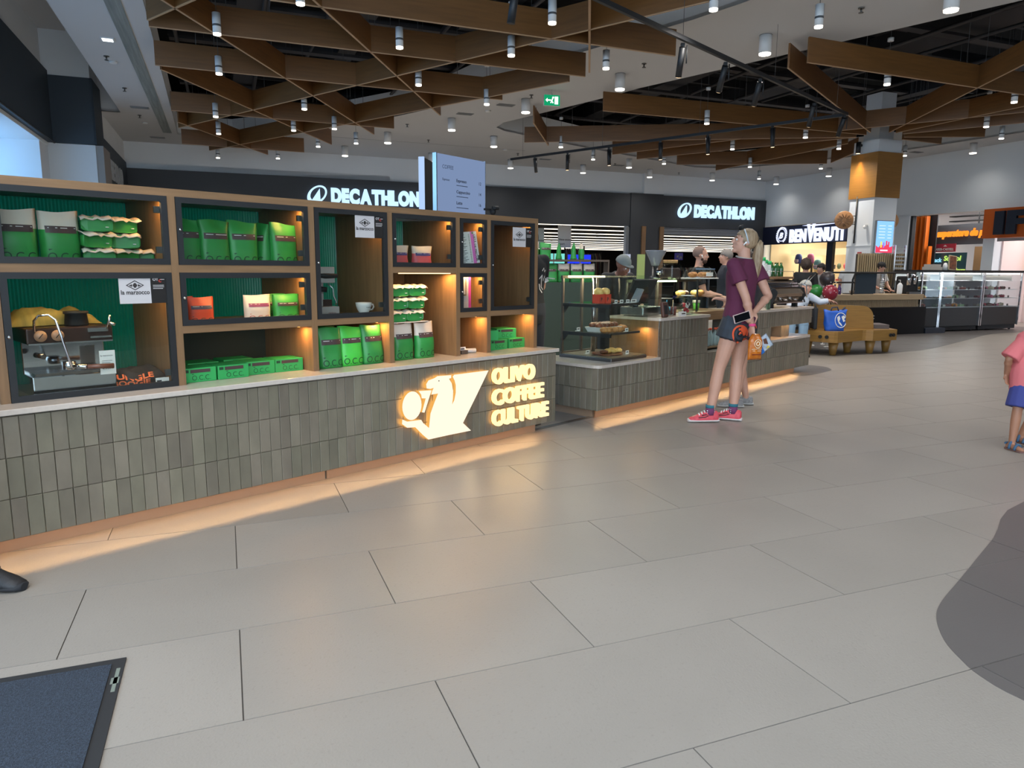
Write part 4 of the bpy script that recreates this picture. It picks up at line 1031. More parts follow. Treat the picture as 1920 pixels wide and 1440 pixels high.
# door flap between the two counters
t = thing('floor_threshold', 'steel threshold strip on the floor between the two tiled counters', 'threshold', CP, CTH)
MB().box(-.10, .69, .12, .17, .001, .008).build('strip', STEEL, t)
MB().box(-.05, .1, .25, .30, .002, .06).ball((.03, .275, .07), .03).build('door_stop', CHROMED, t)
# ---- first glass case
CASEM = mat('case_bronze', '#6f6358', .35, .7)
GL2 = glass_mat('case_glass', (.93, .96, .94), .8)
TAGM = [PAPER, PRINT]
t = thing('pastry_case', 'tall glass pastry case standing on the low end of the service counter', 'display case', cw(0, 0, .51), CTH)
u0, u1, y0, y1, H = .862, 1.445, .06, .70, .805
MB().box(u0, u1, y0, y1, .0, .03, r=.004).build('base', STEELD, t)
MB().box(u0 + .01, u1 - .01, y0 + .01, y1 - .02, .03, .036).build('deck', mat('case_deck', '#8a7f70', .3, .6), t)
for nm, b in (('front_glass', (u0, u1, y0, y0 + .006)), ('side_glass', (u0, u0 + .006, y0 + .006, y1)), ('side_glass', (u1 - .006, u1, y0 + .006, y1))):
    MB().box(b[0], b[1], b[2], b[3], .03, H - .006).build(nm, GL2, t)
MB().box(u0, u1, y0, y1, H - .006, H).build('top_glass', GL2, t)
mb = MB()
for u in (u0 + .008, u1 - .03): mb.box(u, u + .022, y1 - .03, y1 - .008, .03, H - .01)
mb.box(u0, u1, y1 - .03, y1 - .008, H - .035, H - .008).box(u0, u1, y1 - .03, y1 - .008, .03, .05).box(u0 + .3, u0 + .33, y1 - .03, y1 - .01, .03, H - .03)
mb.build('rear_frame', CASEM, t)
MB().box(u0 + .02, u1 - .02, y1 - .12, y1 - .08, H - .025, H - .008).build('lamp_tube', emit_mat('case_tube', '#fff0c0', 4.0), t)
area_light('case_lamp', ((u0 + u1) / 2, y1 - .12, H - .03), .5, 3.5, (1, .88, .62), size_y=.04, parent=t)
MB().cyl((u0 + .36, y1 - .14, .036), .022, H - .06, n=14).build('post', CHROMED, t)
for z in (.255, .53):
    s = MB().box(u0 + .02, u1 - .08, y0 + .05, y1 - .05, z, z + .008).build('glass_shelf', GL2, t)
    MB().box(u0 + .012, u0 + .03, y0 + .03, y1 - .03, z - .03, z + .002).add([(u0 + .012, y1 - .04, z - .02), (u0 + .03, y1 - .04, z - .02), (u0 + .03, y1 - .1, z - .02), (u0 + .012, y1 - .1, z - .02), (u0 + .012, y1 - .04, z - .09), (u0 + .03, y1 - .04, z - .09)], [(0, 1, 2, 3), (0, 4, 5, 1), (1, 5, 2), (0, 3, 4), (3, 2, 5, 4)]).build('shelf_bracket', BLACKM, s)
    MB().box(u0 + .02, u1 - .08, y0 + .035, y0 + .05, z - .008, z + .012).build('shelf_edge', STEELD, s)
def price_tag(loc, rz, label, grp='price tags in the pastry case', w=.05):
    o = MB().box(-w / 2, w / 2, -.002, .002, .004, .036).box(-w * .35, w * .25, -.0026, -.002, .016, .026, 1).box(-w / 2, w / 2, -.002, .02, 0, .004).build('price_tag', TAGM)
    o.location = loc; o.rotation_euler = (0, 0, rz); tag(o, label, 'price tag', grp); return o
CR = mat('crust_brown', '#8a4f24', .6, color2='#c28a4a', vscale=(40, 40, 40), bump=.5, bscale=60)
CRD = mat('dark_glaze', '#4a2412', .35, color2='#7c4020', vscale=(30, 30, 30), bump=.4, bscale=50)
CRL = mat('light_cream_top', '#e5c27a', .6, color2='#c8963e', vscale=(40, 40, 40), bump=.5, bscale=60)
REDC = mat('red_card', '#c2381c', .5)
def lump(mb, c, r, m=0, seed=0):
    k = len(mb.V); mb.ball(c, r, m, 12, 8)
    for i in range(k, len(mb.V)):
        v = Vector(mb.V[i]); n = noise.noise(v * 60 + Vector((seed, 0, 0))); mb.V[i] = tuple(Vector(c) + (v - Vector(c)) * (1 + .14 * n))
    return mb
zs = .51 + .538
for k, u in enumerate((.985, 1.085)):
    b = thing('boxed_panettone', 'sweet bread with golden top in a red box, %s' % ('nearer the post' if k == 0 else 'nearer the price tags'), 'sweet bread', cw(u, .32, zs), CTH)
    MB().box(-.042, .042, -.042, .042, 0, .085).build('box', REDC, b); lump(MB(), (0, 0, .105), (.05, .05, .042), 0, k).lathe([(.041, .08), (.043, .11), (.04, .12)], n=14).build('bread', CRL, b)
    MB().text('P', .05, (-.02, -.0425, .02), depth=.001, bold=.03).build('print', PRINT, b)
for k, (u, w) in enumerate(((1.02, .04), (1.11, .05), (1.21, .05), (1.31, .09))): price_tag(cw(u, .14, zs), CTH, 'white price tag number %s along the upper glass shelf of the pastry case' % ('one', 'two', 'three', 'four')[k], w=w)
zs = .51 + .263
t = thing('cake_tray', 'white tray of dark glazed cake on the middle shelf of the pastry case', 'cake', cw(1.10, .34, zs), CTH)
MB().ring_loft([[(-.15, -.08, 0), (.15, -.08, 0), (.15, .08, 0), (-.15, .08, 0)], [(-.17, -.10, .045), (.17, -.10, .045), (.17, .10, .045), (-.17, .10, .045)]], smooth=False).build('tray', CER, t)
mb = MB(); [lump(mb, (x, y, .06), (.04, .04, .03), 0, x * 9 + y) for x in (-.12, -.06, 0, .06, .12) for y in (-.04, .04)]; mb.build('cake', CRD, t)
for k, (u, y) in enumerate(((.93, .20), (.975, .17), (1.03, .155), (1.085, .15), (1.34, .30), (1.30, .24))):
    o = lump(MB(), (0, 0, .026), (.045, .032, .028), 0, k).build('muffin', CR); tag(o, 'small brown bun on the middle shelf of the pastry case, %s of six' % nth(k), 'bun', 'buns on the middle shelf'); o.location = cw(u, y, zs + .002); o.rotation_euler = (0, 0, k)
price_tag(cw(1.20, .135, zs), CTH, 'white price tag in front of the dark cake tray'); price_tag(cw(.91, .50, zs), CTH, 'white price tag at the back corner of the middle shelf')
o = thing('sample_dish', 'small grey dish at the end of the middle glass shelf', 'dish', cw(1.355, .36, zs), CTH); MB().box(-.03, .03, -.03, .03, 0, .035, r=.006).build('dish', STEEL, o)
t = thing('tart_board', 'cheesecake tart with yellow top on a round dark board at the bottom of the case', 'tart', cw(1.15, .28, .547), CTH)
MB().cyl((-.03, .02, 0), .15, .012, n=24).build('board', CRD, t)
mb = MB(); [lump(mb, (x, y, .035), (.05, .035, .024), 0, x * 7) for x, y in ((-.05, 0), (.02, -.02), (.08, -.03), (.05, .03))]; mb.build('tart', CRL, t)
lump(MB(), (-.11, .0, .03), (.05, .04, .02), 0, 3).build('broken_piece', CRD, t)
price_tag(cw(1.27, .17, .547), CTH, 'white price tag beside the tart at the bottom of the pastry case'); price_tag(cw(1.0, .45, .547), CTH, 'white price tag lying at the back of the bottom deck')
# ---- till area
t = thing('cash_drawer', 'wide brushed steel cash drawer on the till worktop behind the pastry case', 'cash drawer', cw(1.66, .26, .895), CTH)
MB().box(-.04, .30, -.02, .26, .008, .095, r=.006).build('body', STEEL, t); MB().box(-.03, .29, -.024, -.02, .02, .085).build('drawer_front', STEEL, t)
t = thing('till_screen', 'dark back of a till monitor tilted over the cash drawer', 'monitor', cw(1.72, .42, .895), CTH)
o = MB().box(-.22, .20, -.012, .02, .06, .34, r=.01).build('screen_back', BLACKM, t); o.rotation_euler = (.45, 0, 0); o.location = (0, 0, .07)
MB().box(-.05, .05, -.02, .02, .0, .16).box(-.09, .09, -.06, .06, 0, .012).build('stand', BLACKM, t)
MB().box(-.16, -.05, -.02, .02, .12, .3).build('receipt_flap', mat('receipt_grey', '#9aa0ac', .6), t).rotation_euler = (.4, .1, 0)
t = thing('card_terminal', 'brown leather card terminal stand at the front corner of the till worktop', 'card terminal', cw(1.72, .04, .895), CTH)
mb = MB().box(-.045, .045, -.02, .02, .0, .155, r=.012); mb.build('holder', mat('brown_leather', '#4a2a20', .5), t).rotation_euler = (-.15, 0, 0)
MB().box(-.03, .03, -.022, -.02, .03, .12).build('keypad', BLACKM, t).rotation_euler = (-.15, 0, 0); MB().cyl((0, -.03, .125), .006, .004, n=8).build('stud', CHROME, t)
t = thing('tablet_stand', 'black tablet on a thin metal stand beside the card terminal', 'tablet', cw(1.92, .12, .895), CTH)
MB().box(-.09, .09, -.004, .004, .02, .15).build('tablet', BLACKM, t).rotation_euler = (-.35, 0, .3)
MB().tube([(.08, 0, .14), (.11, .02, .01), (-.05, .04, .006), (-.08, .02, .01)], .005, n=6).build('stand', STEEL, t)
t = thing('tip_jar', 'clear plastic box of red and white sweets on the till worktop', 'jar', cw(2.32, .16, .895), CTH)
MB().box(-.075, .075, -.05, .05, 0, .004).box(-.075, .075, -.05, -.047, .004, .2).box(-.075, .075, .047, .05, .004, .2).box(-.075, -.072, -.047, .047, .004, .2).box(.072, .075, -.047, .047, .004, .2).build('box', GL2, t)
mb = MB(); r = random.Random(6)
for i in range(26): mb.ball((r.uniform(-.055, .055), r.uniform(-.03, .03), .02 + .1 * r.random()), .017, i % 3, 8, 6)
stuff(mb.build('sweets', [mat('sweet_red', '#b5303c', .4), mat('sweet_white', '#cfc9c6', .4), mat('sweet_dark', '#3a2530', .4)], t))
MB().text('TIPS', .04, (-.04, -.052, .12), depth=.001, m=0, bold=.03).build('print', mat('sweet_red', '#b5303c'), t) if False else None
MB().box(-.02, .075, -.055, .055, .2, .206).build('lid', LAMPW if 'LAMPW' in globals() else WHITE, t)
for u, y, c, lab in ((2.12, .20, '#5b2f2a', 'dark red pot of sticks beside the sweet box'), (2.03, .22, '#3f93a8', 'turquoise pen holder behind the sweet box')):
    t = thing('counter_pot', lab, 'pot', cw(u, y, .895), CTH); MB().lathe([(0, 0), (.035, 0), (.04, .09), (.036, .09), (.032, .006), (0, .006)], n=14).build('pot', flat('pot' + c, c), t)
    mb = MB(); [mb.tube([(.01 * q, .008 * q, .01), (.018 * q, .012 * q, .15 + .01 * q)], .005, n=5) for q in (-1, 0, 1)]; mb.build('sticks', flat('stick' + c, '#a98f6a' if u > 2.1 else '#2f9cb8'), t)
t = thing('counter_card', 'small folded white card on the front of the till worktop', 'card', cw(2.06, .03, .895), CTH); MB().box(-.05, .05, 0, .003, 0, .045).box(-.04, .03, -.0006, 0, .02, .03, 1).box(-.05, .05, .03, .033, 0, .045).build('card', TAGM, t)
# ---- second glass case behind the till
t = thing('refrigerated_case', 'long low glass display case with a bright lamp behind the till worktop', 'display case', cw(0, 0, 0), CTH)
u0, u1, y0, y1 = 2.0, 3.60, .62, .74
MB().box(2.56, 3.60, .10, y1, .50, .515).box(2.56, 3.60, .25, y1, .80, .90).box(u0, 2.56, y0, y1, 0, .90).build('base', OAK_H, t)
MB().box(2.56, 3.6, .055, .06, .515, .80).build('chiller_glass', GL2, t)
y0 = .30
MB().box(u0, u1, y0, y0 + .006, .90, 1.262).box(u0, u0 + .006, y0 + .006, y1, .90, 1.262).build('front_glass', GL2, t)
MB().box(u0, u1, y0, y1, 1.262, 1.27).build('top_glass', GL2, t)
MB().box(u0, u1, y0 + .05, y1 - .05, 1.06, 1.068).build('glass_shelf', GL2, t)
MB().box(u0, u1, y1 - .02, y1, .9, .93).box(u0, u1, y1 - .02, y1, 1.23, 1.26).box(u0, u0 + .03, y1 - .02, y1, .9, 1.26).box(2.6, 2.64, y1 - .02, y1, .9, 1.26).box(3.2, 3.24, y1 - .02, y1, .9, 1.26).build('rear_frame', CASEM, t)
MB().box(2.78, 2.80, y0 - .004, y0 + .01, .9, 1.262).build('glass_joint', BLACKM, t)
MB().box(u0 + .05, 2.75, y0 + .25, y0 + .29, 1.235, 1.255).build('lamp_tube', emit_mat('green_tube', '#e6ffc0', 3.2), t)
area_light('case_lamp', (2.7, .6, 1.23), 1.4, 5, (.95, 1, .8), size_y=.05, parent=t)
for k in range(10):
    o = thing('water_bottle', 'small clear bottle with orange cap, first from the till side of the chiller', 'bottle', cw(2.64 + .085 * (k % 10), .16 + .01 * (k % 2), .516), CTH, 'orange capped bottles') if k == 0 else dup(first_b, cw(2.64 + .085 * k, .16 + .01 * (k % 2), .516), CTH, 'small clear bottle with orange cap, %s from the till side of the chiller' % nth(k))
    if k == 0:
        first_b = o
        MB().lathe([(0, 0), (.03, 0), (.032, .03), (.03, .12), (.013, .165), (.013, .18), (0, .18)], n=12).build('bottle', mat('bottle_clear', '#9fb0b5', .15, spec=.8), o)
        MB().cyl((0, 0, .18), .016, .022, n=10).build('cap', mat('cap_orange', '#e0552a', .5), o)
t = thing('green_cup', 'bright green and cream paper cup inside the long glass case', 'cup', cw(3.12, .50, .902), CTH)
MB().lathe([(0, 0), (.032, 0), (.042, .085), (0, .085)], n=14).build('cup', mat('cup_green', '#6fc24a', .5), t); MB().cyl((0, 0, .085), .045, .03, n=14).build('lid', CREAMB, t)
for k, u in enumerate((2.95, 3.05, 3.28, 3.4)):
    o = lump(MB(), (0, 0, .03), (.06, .05, .035), 0, k).build('cake_slice', (CRL, CRD, CRL, CR)[k]); tag(o, ('flat yellow cake on the shelf of the long glass case', 'dark cake beside the yellow one in the long case', 'pale bun deeper in the long glass case', 'brown bun at the end of the long glass case')[k], 'cake'); o.location = cw(u, .62, 1.07); o.rotation_euler = (0, 0, k)
# on top of the long case
TZ = 1.27
t = thing('bean_grinder', 'coffee grinder with a cone hopper standing on the long glass case', 'coffee grinder', cw(2.40, .62, TZ), CTH)
MB().lathe([(.0, .14), (.045, .145), (.06, .19), (.115, .30), (.118, .315), (0, .318)], n=18).build('hopper', mat('smoked_plastic', '#77767a', .2), t)
MB().lathe([(0, 0), (.06, 0), (.06, .02), (.035, .04), (.035, .14), (0, .145)], n=16).box(-.03, .03, -.1, -.03, .05, .1).build('body', STEELD, t); MB().cyl((0, -.06, .05), .045, .05, n=14).build('dial', CHROME, t)
t = thing('cork_jar', 'square glass jar of dark coffee beans with a cork lid on the long case', 'jar', cw(2.68, .60, TZ), CTH)
MB().box(-.095, .095, -.095, .095, 0, .165, r=.02).cyl((0, 0, .165), .075, .03, n=16).build('jar', GL2, t); MB().cyl((0, 0, .178), .082, .035, n=18).build('cork', mat('cork', '#b58e5c', .9, var=.2, vscale=(50, 50, 50)), t)
MB().box(-.085, .085, -.085, .085, .008, .125, r=.015).build('beans', mat('beans', '#2c211f', .5, color2='#4b3530', vscale=(90, 90, 90), bump=.8, bscale=110), t)
t = thing('cake_dome', 'glass cake dome over pastries standing on the long glass case', 'cake dome', cw(3.22, .53, TZ), CTH)
MB().lathe([(.20, .01), (.197, .05), (.17, .10), (.11, .135), (.02, .145), (.012, .16), (.02, .18), (0, .19)], n=28, cap=False).build('dome', GL2, t); MB().cyl((0, 0, 0), .22, .012, n=28).build('plate', CER, t)
mb = MB(); [lump(mb, (.1 * math.cos(q), .1 * math.sin(q), .045), (.055, .05, .035), 0, q) for q in (0, 1.3, 2.6, 3.9, 5.1)]; mb.build('pastries', CR, t); MB().box(-.12, .03, -.16, -.155, .03, .075).build('card', PAPER, t)
t = thing('serving_box', 'clear tub with blue rim at the far end of the long glass case', 'tub', cw(3.51, .62, TZ), CTH); MB().box(-.08, .08, -.08, .08, 0, .11, r=.01).build('tub', GL2, t); MB().box(-.085, .085, -.085, .085, .11, .12).build('rim', mat('rim_blue', '#6d8fb0', .4), t)
# ---- espresso station
t = thing('bar_espresso_machine', 'large steel bar espresso machine with curved panels at the end of the service counter', 'espresso machine', cw(4.78, .14, .895), CTH)
P = [(.0, .07), (-.02, .12), (-.05, .14), (-.06, .18), (-.03, .235), (.02, .24), (.04, .255), (.08, .335), (.42, .345), (.45, .07)]
MB().poly(P, -.44, .44, 0, 'x').build('body', mat('machine_bronze', '#a08d7b', .22, .85), t)
for s in (-.46, .44): MB().poly([(-.02, .05), (-.075, .15), (-.05, .25), (.03, .27), (.07, .35), (.47, .36), (.47, .05)], s, s + .02, 0, 'x').build('side_panel', BLACKM, t)
mb = MB()
for x in (-.38, .36): mb.box(x - .03, x + .03, 0, .06, 0, .07).box(x - .03, x + .03, .36, .42, 0, .07)
mb.build('feet', BLACKM, t)
MB().box(-.42, .42, -.06, .1, .055, .07).build('drip_tray', STEEL, t)
MB().box(-.43, .43, .02, .06, .262, .285).box(-.43, .43, .04, .07, .30, .32).build('chrome_bar', CHROME, t)
for x in (-.22, .08): MB().lathe([(0, 0), (.03, 0), (.03, .05), (0, .05)], c=(x, -.02, .09), n=12).tube([(x, -.03, .11), (x, -.12, .1)], .012, n=8).build('group_head', CHROMED, t)
MB().tube([(.40, -.03, .30), (.45, -.08, .28), (.46, -.09, .12)], .009, n=8).tube([(.44, -.05, .30), (.52, -.1, .42)], .007, n=8).build('steam_wand', CHROME, t)
MB().tube([(-.47, -.03, .19), (-.485, -.05, .19)], .055, n=18).build('side_dial', BLACKM, t)
WT = cw(4.82, .30, 1.262)
t = thing('cup_board', 'pale wooden board with a thin rail on top of the bar espresso machine', 'board', WT, CTH)
MB().box(-.42, .42, -.06, .22, 0, .03, r=.004).box(-.4, -.36, 0, .2, -.02, 0).box(.36, .4, 0, .2, -.02, 0).build('board', OAK_H, t)
MB().tube([(-.41, -.05, .10), (.41, -.05, .10)], .004, n=6).tube([(-.41, -.05, .03), (-.41, -.05, .1)], .004, n=6).tube([(.41, -.05, .03), (.41, -.05, .1)], .004, n=6).tube([(-.1, -.05, .03), (-.1, -.05, .1)], .004, n=6).build('rail', STEEL, t)
for k, (u, n, y) in enumerate(((4.50, 13, .36), (4.61, 11, .38), (4.70, 10, .37))):
    mb = MB(); g2 = MB()
    for i in range(n):
        z = i * .0155; mb.lathe([(0, z), (.032, z), (.041, z + .02), (.039, z + .02), (0, z + .019)], n=12)
    g2.lathe([(.038, n * .0155), (.043, n * .0155 + .004), (.041, n * .0155 + .05), (0, n * .0155 + .05)], n=12)
    t = thing('cup_stack', 'stack of white paper cups with green lids on the machine, %s' % ('tallest of three', 'middle of three', 'nearest the green bottles')[k], 'cup stack', cw(u, y, 1.292), CTH, 'paper cup stacks')
    stuff(mb.build('cups', mat('paper_cup_white', '#d2d2ce', .6), t)); g2.build('green_lid', mat('lid_green', '#1d9a52', .5), t)
bt = None
for k, (u, y) in enumerate(((4.80, .42), (4.87, .40), (4.94, .43), (5.01, .41), (5.09, .42), (5.16, .40))):
    if bt is None:
        bt = thing('green_bottle', 'dark green glass bottle on the machine board, first from the cup stacks', 'bottle', cw(u, y, 1.292), CTH, 'green glass bottles')
        MB().lathe([(0, 0), (.034, 0), (.036, .01), (.036, .11), (.03, .135), (.015, .155), (.014, .18), (0, .18)], n=14).build('glass', mat('bottle_green', '#1f4f24', .12, spec=.8), bt)
        MB().cyl((0, 0, .178), .016, .012, n=10).build('cap', mat('cap_gold', '#6f6a3a', .4, .5), bt)
    else: dup(bt, cw(u, y, 1.292), CTH, 'dark green glass bottle on the machine board, %s from the cup stacks' % nth(k))
t = thing('menu_stand', 'small acrylic stand with a green card at the front of the machine worktop', 'card stand', cw(4.02, .02, .895), CTH)
MB().box(-.05, .05, 0, .004, .0, .14).build('card', mat('menu_green', '#7f9a80', .4), t); MB().box(-.055, .055, -.03, .03, 0, .005).build('foot', GL2, t); MB().box(-.052, .052, -.003, 0, 0, .145).build('cover', GL2, t)
# ---- back shelf with bags behind the service counter
BX = Matrix.Translation((1.02, 11.4, 0)) @ Matrix.Rotation(math.radians(8), 4, 'Z')
def bk(x, y, z): return BX @ Vector((x, y, z))
t = thing('back_shelf', 'dark back counter with a raised shelf of coffee bags seen over the pastry case', 'shelf', bk(0, 0, 0), math.radians(8))
MB().box(-.75, .75, .2, .55, 0, 1.17).build('cabinet', mat('back_cabinet', '#2c3a30', .6), t); MB().box(-.7, .55, .22, .5, 1.50, 1.53).build('shelf_board', mat('back_shelf_brown', '#4c4036', .6), t)
MB().box(-.72, -.70, .22, .5, 1.17, 1.7).box(.55, .57, .22, .5, 1.17, 1.53).build('shelf_side', mat('back_shelf_brown', '#4c4036', .6), t)
g = 'green bags on the back counter'
for i, x in enumerate((-.56, -.36, -.16, .05, .26)):
    o = dup((bagA, bagA, bagW, bagW, bagW)[i], bk(x, .30, 1.17), math.radians(8) + .05 * (i - 2), 'coffee bag on the far back counter, %s from the dark tee shirt' % ('first', 'second', 'third', 'fourth', 'fifth')[i], g)
    o.scale = (1.06, 1, 1.12)
g = 'bags on the raised back shelf'
for i, (x, s, rz, lab) in enumerate(((-.66, bagW, 0, 'pale topped coffee bag at the end of the raised far shelf'), (-.46, bagA, .1, 'green coffee bag facing out on the raised far shelf'), (-.24, bagB, 1.35, 'green coffee bag edge-on on the raised far shelf'), (.0, bagB, 1.4, 'green coffee bag edge-on nearest the turquoise packs'), (.13, bagW, 1.5, 'pale coffee bag edge-on on the raised far shelf'))):
    dup(s, bk(x, .33, 1.53), math.radians(8) + rz, lab, g)
t = thing('menu_board_stand', 'two pale price boards leaning in a row beside the cap wearing barista', 'board', bk(0, 0, 0), math.radians(8))
for x, c in ((.78, '#b4b9cc'), (1.02, '#8b9a5a')):
    MB().box(x - .02, x + .10, .1, .14, 1.2, 1.62).build('board', flat('board' + c, c), t).rotation_euler = (0, -.0, 0)
MB().box(.77, 1.2, .1, .5, 0, 1.2).build('base', mat('back_cabinet', '#2c3a30', .6), t)
# ---- menu screens
def screen(name, label, loc, rz, w, h, face, back, lines=True):
    t = thing(name, label, 'screen', loc, rz)
    MB().box(-w / 2, w / 2, 0, .04, 0, h).build('housing', BLACKM, t)
    MB().box(-w / 2 - .012, -w / 2, -.004, .045, -.005, h + .005).box(w / 2, w / 2 + .008, -.004, .045, -.005, h + .005).build('edge_trim', STEEL, t)
    if face:
        mb = MB().box(-w / 2, w / 2, -.004, 0, 0, h, 0); r = random.Random(5)
        y = -.0052
        mb.text('COFFEE', .05, (-w * .40, y, h - .13), depth=.001, m=2, fit=w * .22)
        for blk, (z, n) in enumerate(((h - .24, 4), (h * .49, 5), (h * .12, 1))):
            mb.text(('Espresso', 'Iced drinks', 'Extra')[blk], .032, (-w * .40, y, z), depth=.001, m=1, fit=w * .14)
            for i in range(n):
                zz = z - i * .105
                mb.text(('Espresso', 'Cappuccino', 'Latte', 'Filter', 'Iced latte', 'Tonic', 'Matcha', 'Cocoa', 'Lemonade', 'Syrup')[(blk * 4 + i) % 10], .042, (-w * .12, y, zz), depth=.001, m=1, bold=.015)
                mb.box(-w * .12, w * (.05 + .1 * r.random()), y - .0005, y + .0005, zz - .035, zz - .028, 2).text(str(12 + 2 * i + blk), .042, (w * .36, y, zz), depth=.001, m=1)
        mb.box(-w * .42, w * .44, y, y + .001, h * .545, h * .548, 2)
        mb.build('display', [emit_mat('screen_blue', '#7f93b8', .62), flat('screen_ink', '#232a3a'), flat('screen_ink_pale', '#47536c')], t)
    MB().box(-.05, .05, .04, .09, -loc[2] + .0, h * .5).box(-.2, .2, -.1, .2, -loc[2], -loc[2] + .02).build('post', BLACKM, t)
    return t
dth = math.atan2(.55, .43)
screen('menu_screen', 'upright bluish menu screen with price list standing behind the oak shelves', (-.505, 7.275, 1.25), dth, .70, 1.19, True, False)
t = thing('menu_screen', 'dark upright screen seen from its edge beside the bluish menu screen', 'screen', (-.855, 7.10, 1.25), 1.405)
MB().box(-.0, .60, 0, .045, 0, 1.165).build('housing', BLACKM, t); MB().box(-.012, 0, -.006, .05, -.005, 1.17).build('edge_trim', emit_mat('screen_edge_glow', '#a9c4ea', .8), t); MB().box(.05, .1, 0, .045, -1.25, 0).box(-.05, .2, -.1, .15, -1.25, -1.23).build('post', BLACKM, t)  # edge trim emits to imitate light on the screen's rim
t = thing('security_camera', 'small black camera on a bracket at the edge of the menu screen', 'camera', (-.262, 7.575, 1.25 + .72), dth)
MB().box(-.06, .06, -.02, .02, -.01, .01).ball((.06, -.02, -.02), .035).tube([(.04, -.03, .015), (.1, -.06, .02)], .022, n=10).build('body', BLACKM, t)
# ================================================================ SHOP SIGNS
SKYE = emit_mat('ice_white_letter', '#b9dcff', .95)
def sport_sign(a, label):
    t = thing('shop_sign', label, 'sign', rw(a, B1 - .105), RTH)
    x = .68
    wid = [glyphs(c, .075)[2] for c in 'DECATHLON']; k = 2.66 / (sum(wid) + .0)
    for c, w in zip('DECATHLON', wid):
        MB().text(c, .555, (x, -.035, 3.335), depth=.06, bold=.075, fit=w * k).build('letter', SKYE, t); x += w * k + .006
    sh = lambda r, q, s=1: (.28 + r * .27 * math.cos(q) + r * .10 * math.sin(q), 3.54 + r * .27 * math.sin(q) * s)
    out = [sh(1, 2 * PI * i / 28) for i in range(28)]; inn = [(sh(.76, 2 * PI * i / 28)[0] + .02, sh(.76, 2 * PI * i / 28)[1] + .02) for i in range(28)]
    MB().poly(out, -.065, -.005, 0, 'y', holes=(inn,)).poly([(.10, 3.34), (.36, 3.72), (.37, 3.36), (.24, 3.30)], -.06, -.005, 0, 'y').build('emblem', SKYE, t)
    return t
sport_sign(2.40, 'glowing pale blue shop name letters on the dark wall just above the oak shelves')
sport_sign(15.36, 'glowing pale blue shop name letters above the shutter near the far corner')
LILAC = emit_mat('lilac_white_letter', '#d3dcff', 1.0)
t = thing('shop_sign', 'white raised shoe shop name with laurel emblem on the navy band', 'sign', rw(A1 - .08, 0), RTH)
xa, ya = (0, -1, 0), (0, 0, 1)
b = 21.08; wid = [glyphs(c, .05)[2] for c in 'BENVENUTI']; k = (2.46 - 8 * .03) / sum(wid)
for i, (c, w) in enumerate(zip('BENVENUTI', wid)):
    v = (i == 3)
    MB().text(c, .80 if v else .60, (-.03, b, 2.44), xa, ya, .05, bold=.05, fit=w * k * (1.15 if v else 1)).build('letter', LILAC, t); b -= w * k + .03
MB().poly([(20.52, 2.985), (20.25, 3.0), (18.62, 3.0), (20.0, 2.945)], -.05, -.01, 0, 'x').build('overline', LILAC, t)
mb = MB()
for i in range(24):
    q = .5 + 5.3 * i / 23; c = Vector((0, 21.54 - .25 * math.sin(q), 2.70 - .27 * math.cos(q)))
    mb.tube([(-.02, c.y, c.z), (-.02, c.y + .05 * math.cos(q * 1.0), c.z + .05 * math.sin(q))], [.03, .012], n=6)
mb.tube([(-.02, 21.54 + .2 * math.cos(2 * PI * i / 20), 2.70 + .22 * math.sin(2 * PI * i / 20)) for i in range(20)], .012, n=6, closed=True)
mb.text('B', .30, (-.03, 21.63, 2.58), xa, ya, .03, bold=.02, shear=.35)
mb.build('laurel_emblem', LILAC, t)
t = thing('shop_sign', 'orange handwritten style toy shop name on a dark panel behind the cake fridges', 'sign', rw(20.6, 0), RTH)
MB().box(0, .06, 12.8, 16.33, 2.20, 2.80).build('panel', mat('toy_panel', '#3a3d42', .6), t)
MB().box(-.02, .08, 16.33, 16.42, 1.4, 2.85).build('orange_end', ORANGE, t)
MB().text('superstore de puzzle', .30, (-.03, 16.22, 2.45), xa, ya, .05, bold=.035, fit=1.95, shear=.25).build('lettering', emit_mat('orange_letter', '#ff8a2a', 1.0), t)
t = thing('shop_sign', 'dark raised letters on the orange band at the edge of the hall', 'sign', rw(A1 - .1, 0), RTH)
MB().text('IF', .78, (-.04, 13.47, 2.41), xa, ya, .08, bold=.05, fit=.92).build('letter', mat('sign_navy', '#1b2534', .5), t)
t = thing('shop_poster', 'red pencil brand banner with white capitals inside the toy shop window', 'banner', rw(20.2, 0), RTH)
MB().box(0, .02, 15.30, 16.02, 1.98, 2.22, 0).text('FABER-CASTELL', .10, (-.004, 15.97, 2.02), xa, ya, .006, m=1, bold=.02, fit=.62).poly([(15.70, 2.14), (15.64, 2.19), (15.58, 2.14)], -.006, 0, 1, 'x').build('banner', [mat('banner_red', '#a8283a', .6), PAPER], t)
t = thing('window_lettering', 'bright multicoloured lettering on the teal glass of the toy shop', 'lettering', rw(20.15, 0), RTH)
MB().box(.02, .03, 14.9, 16.2, 1.1, 1.95).build('teal_glass', mat('teal_glass', '#3d5a62', .2), t)
for txt, b0, z, s, c in (('Back', 16.0, 1.68, .17, '#8fd0e8'), ('School', 15.6, 1.72, .2, '#b9e06a'), ('Colours', 15.35, 1.40, .14, '#c8e070'), ('Colectii', 15.6, 1.28, .13, '#8fe0d0')):
    MB().text(txt, s, (0, b0, z), xa, ya, .01, bold=.03, shear=.1).build('word', emit_mat('neon' + c, c, .8), t)
BRK = bpy.data.materials.new('tan_brick'); BRK.use_nodes = True
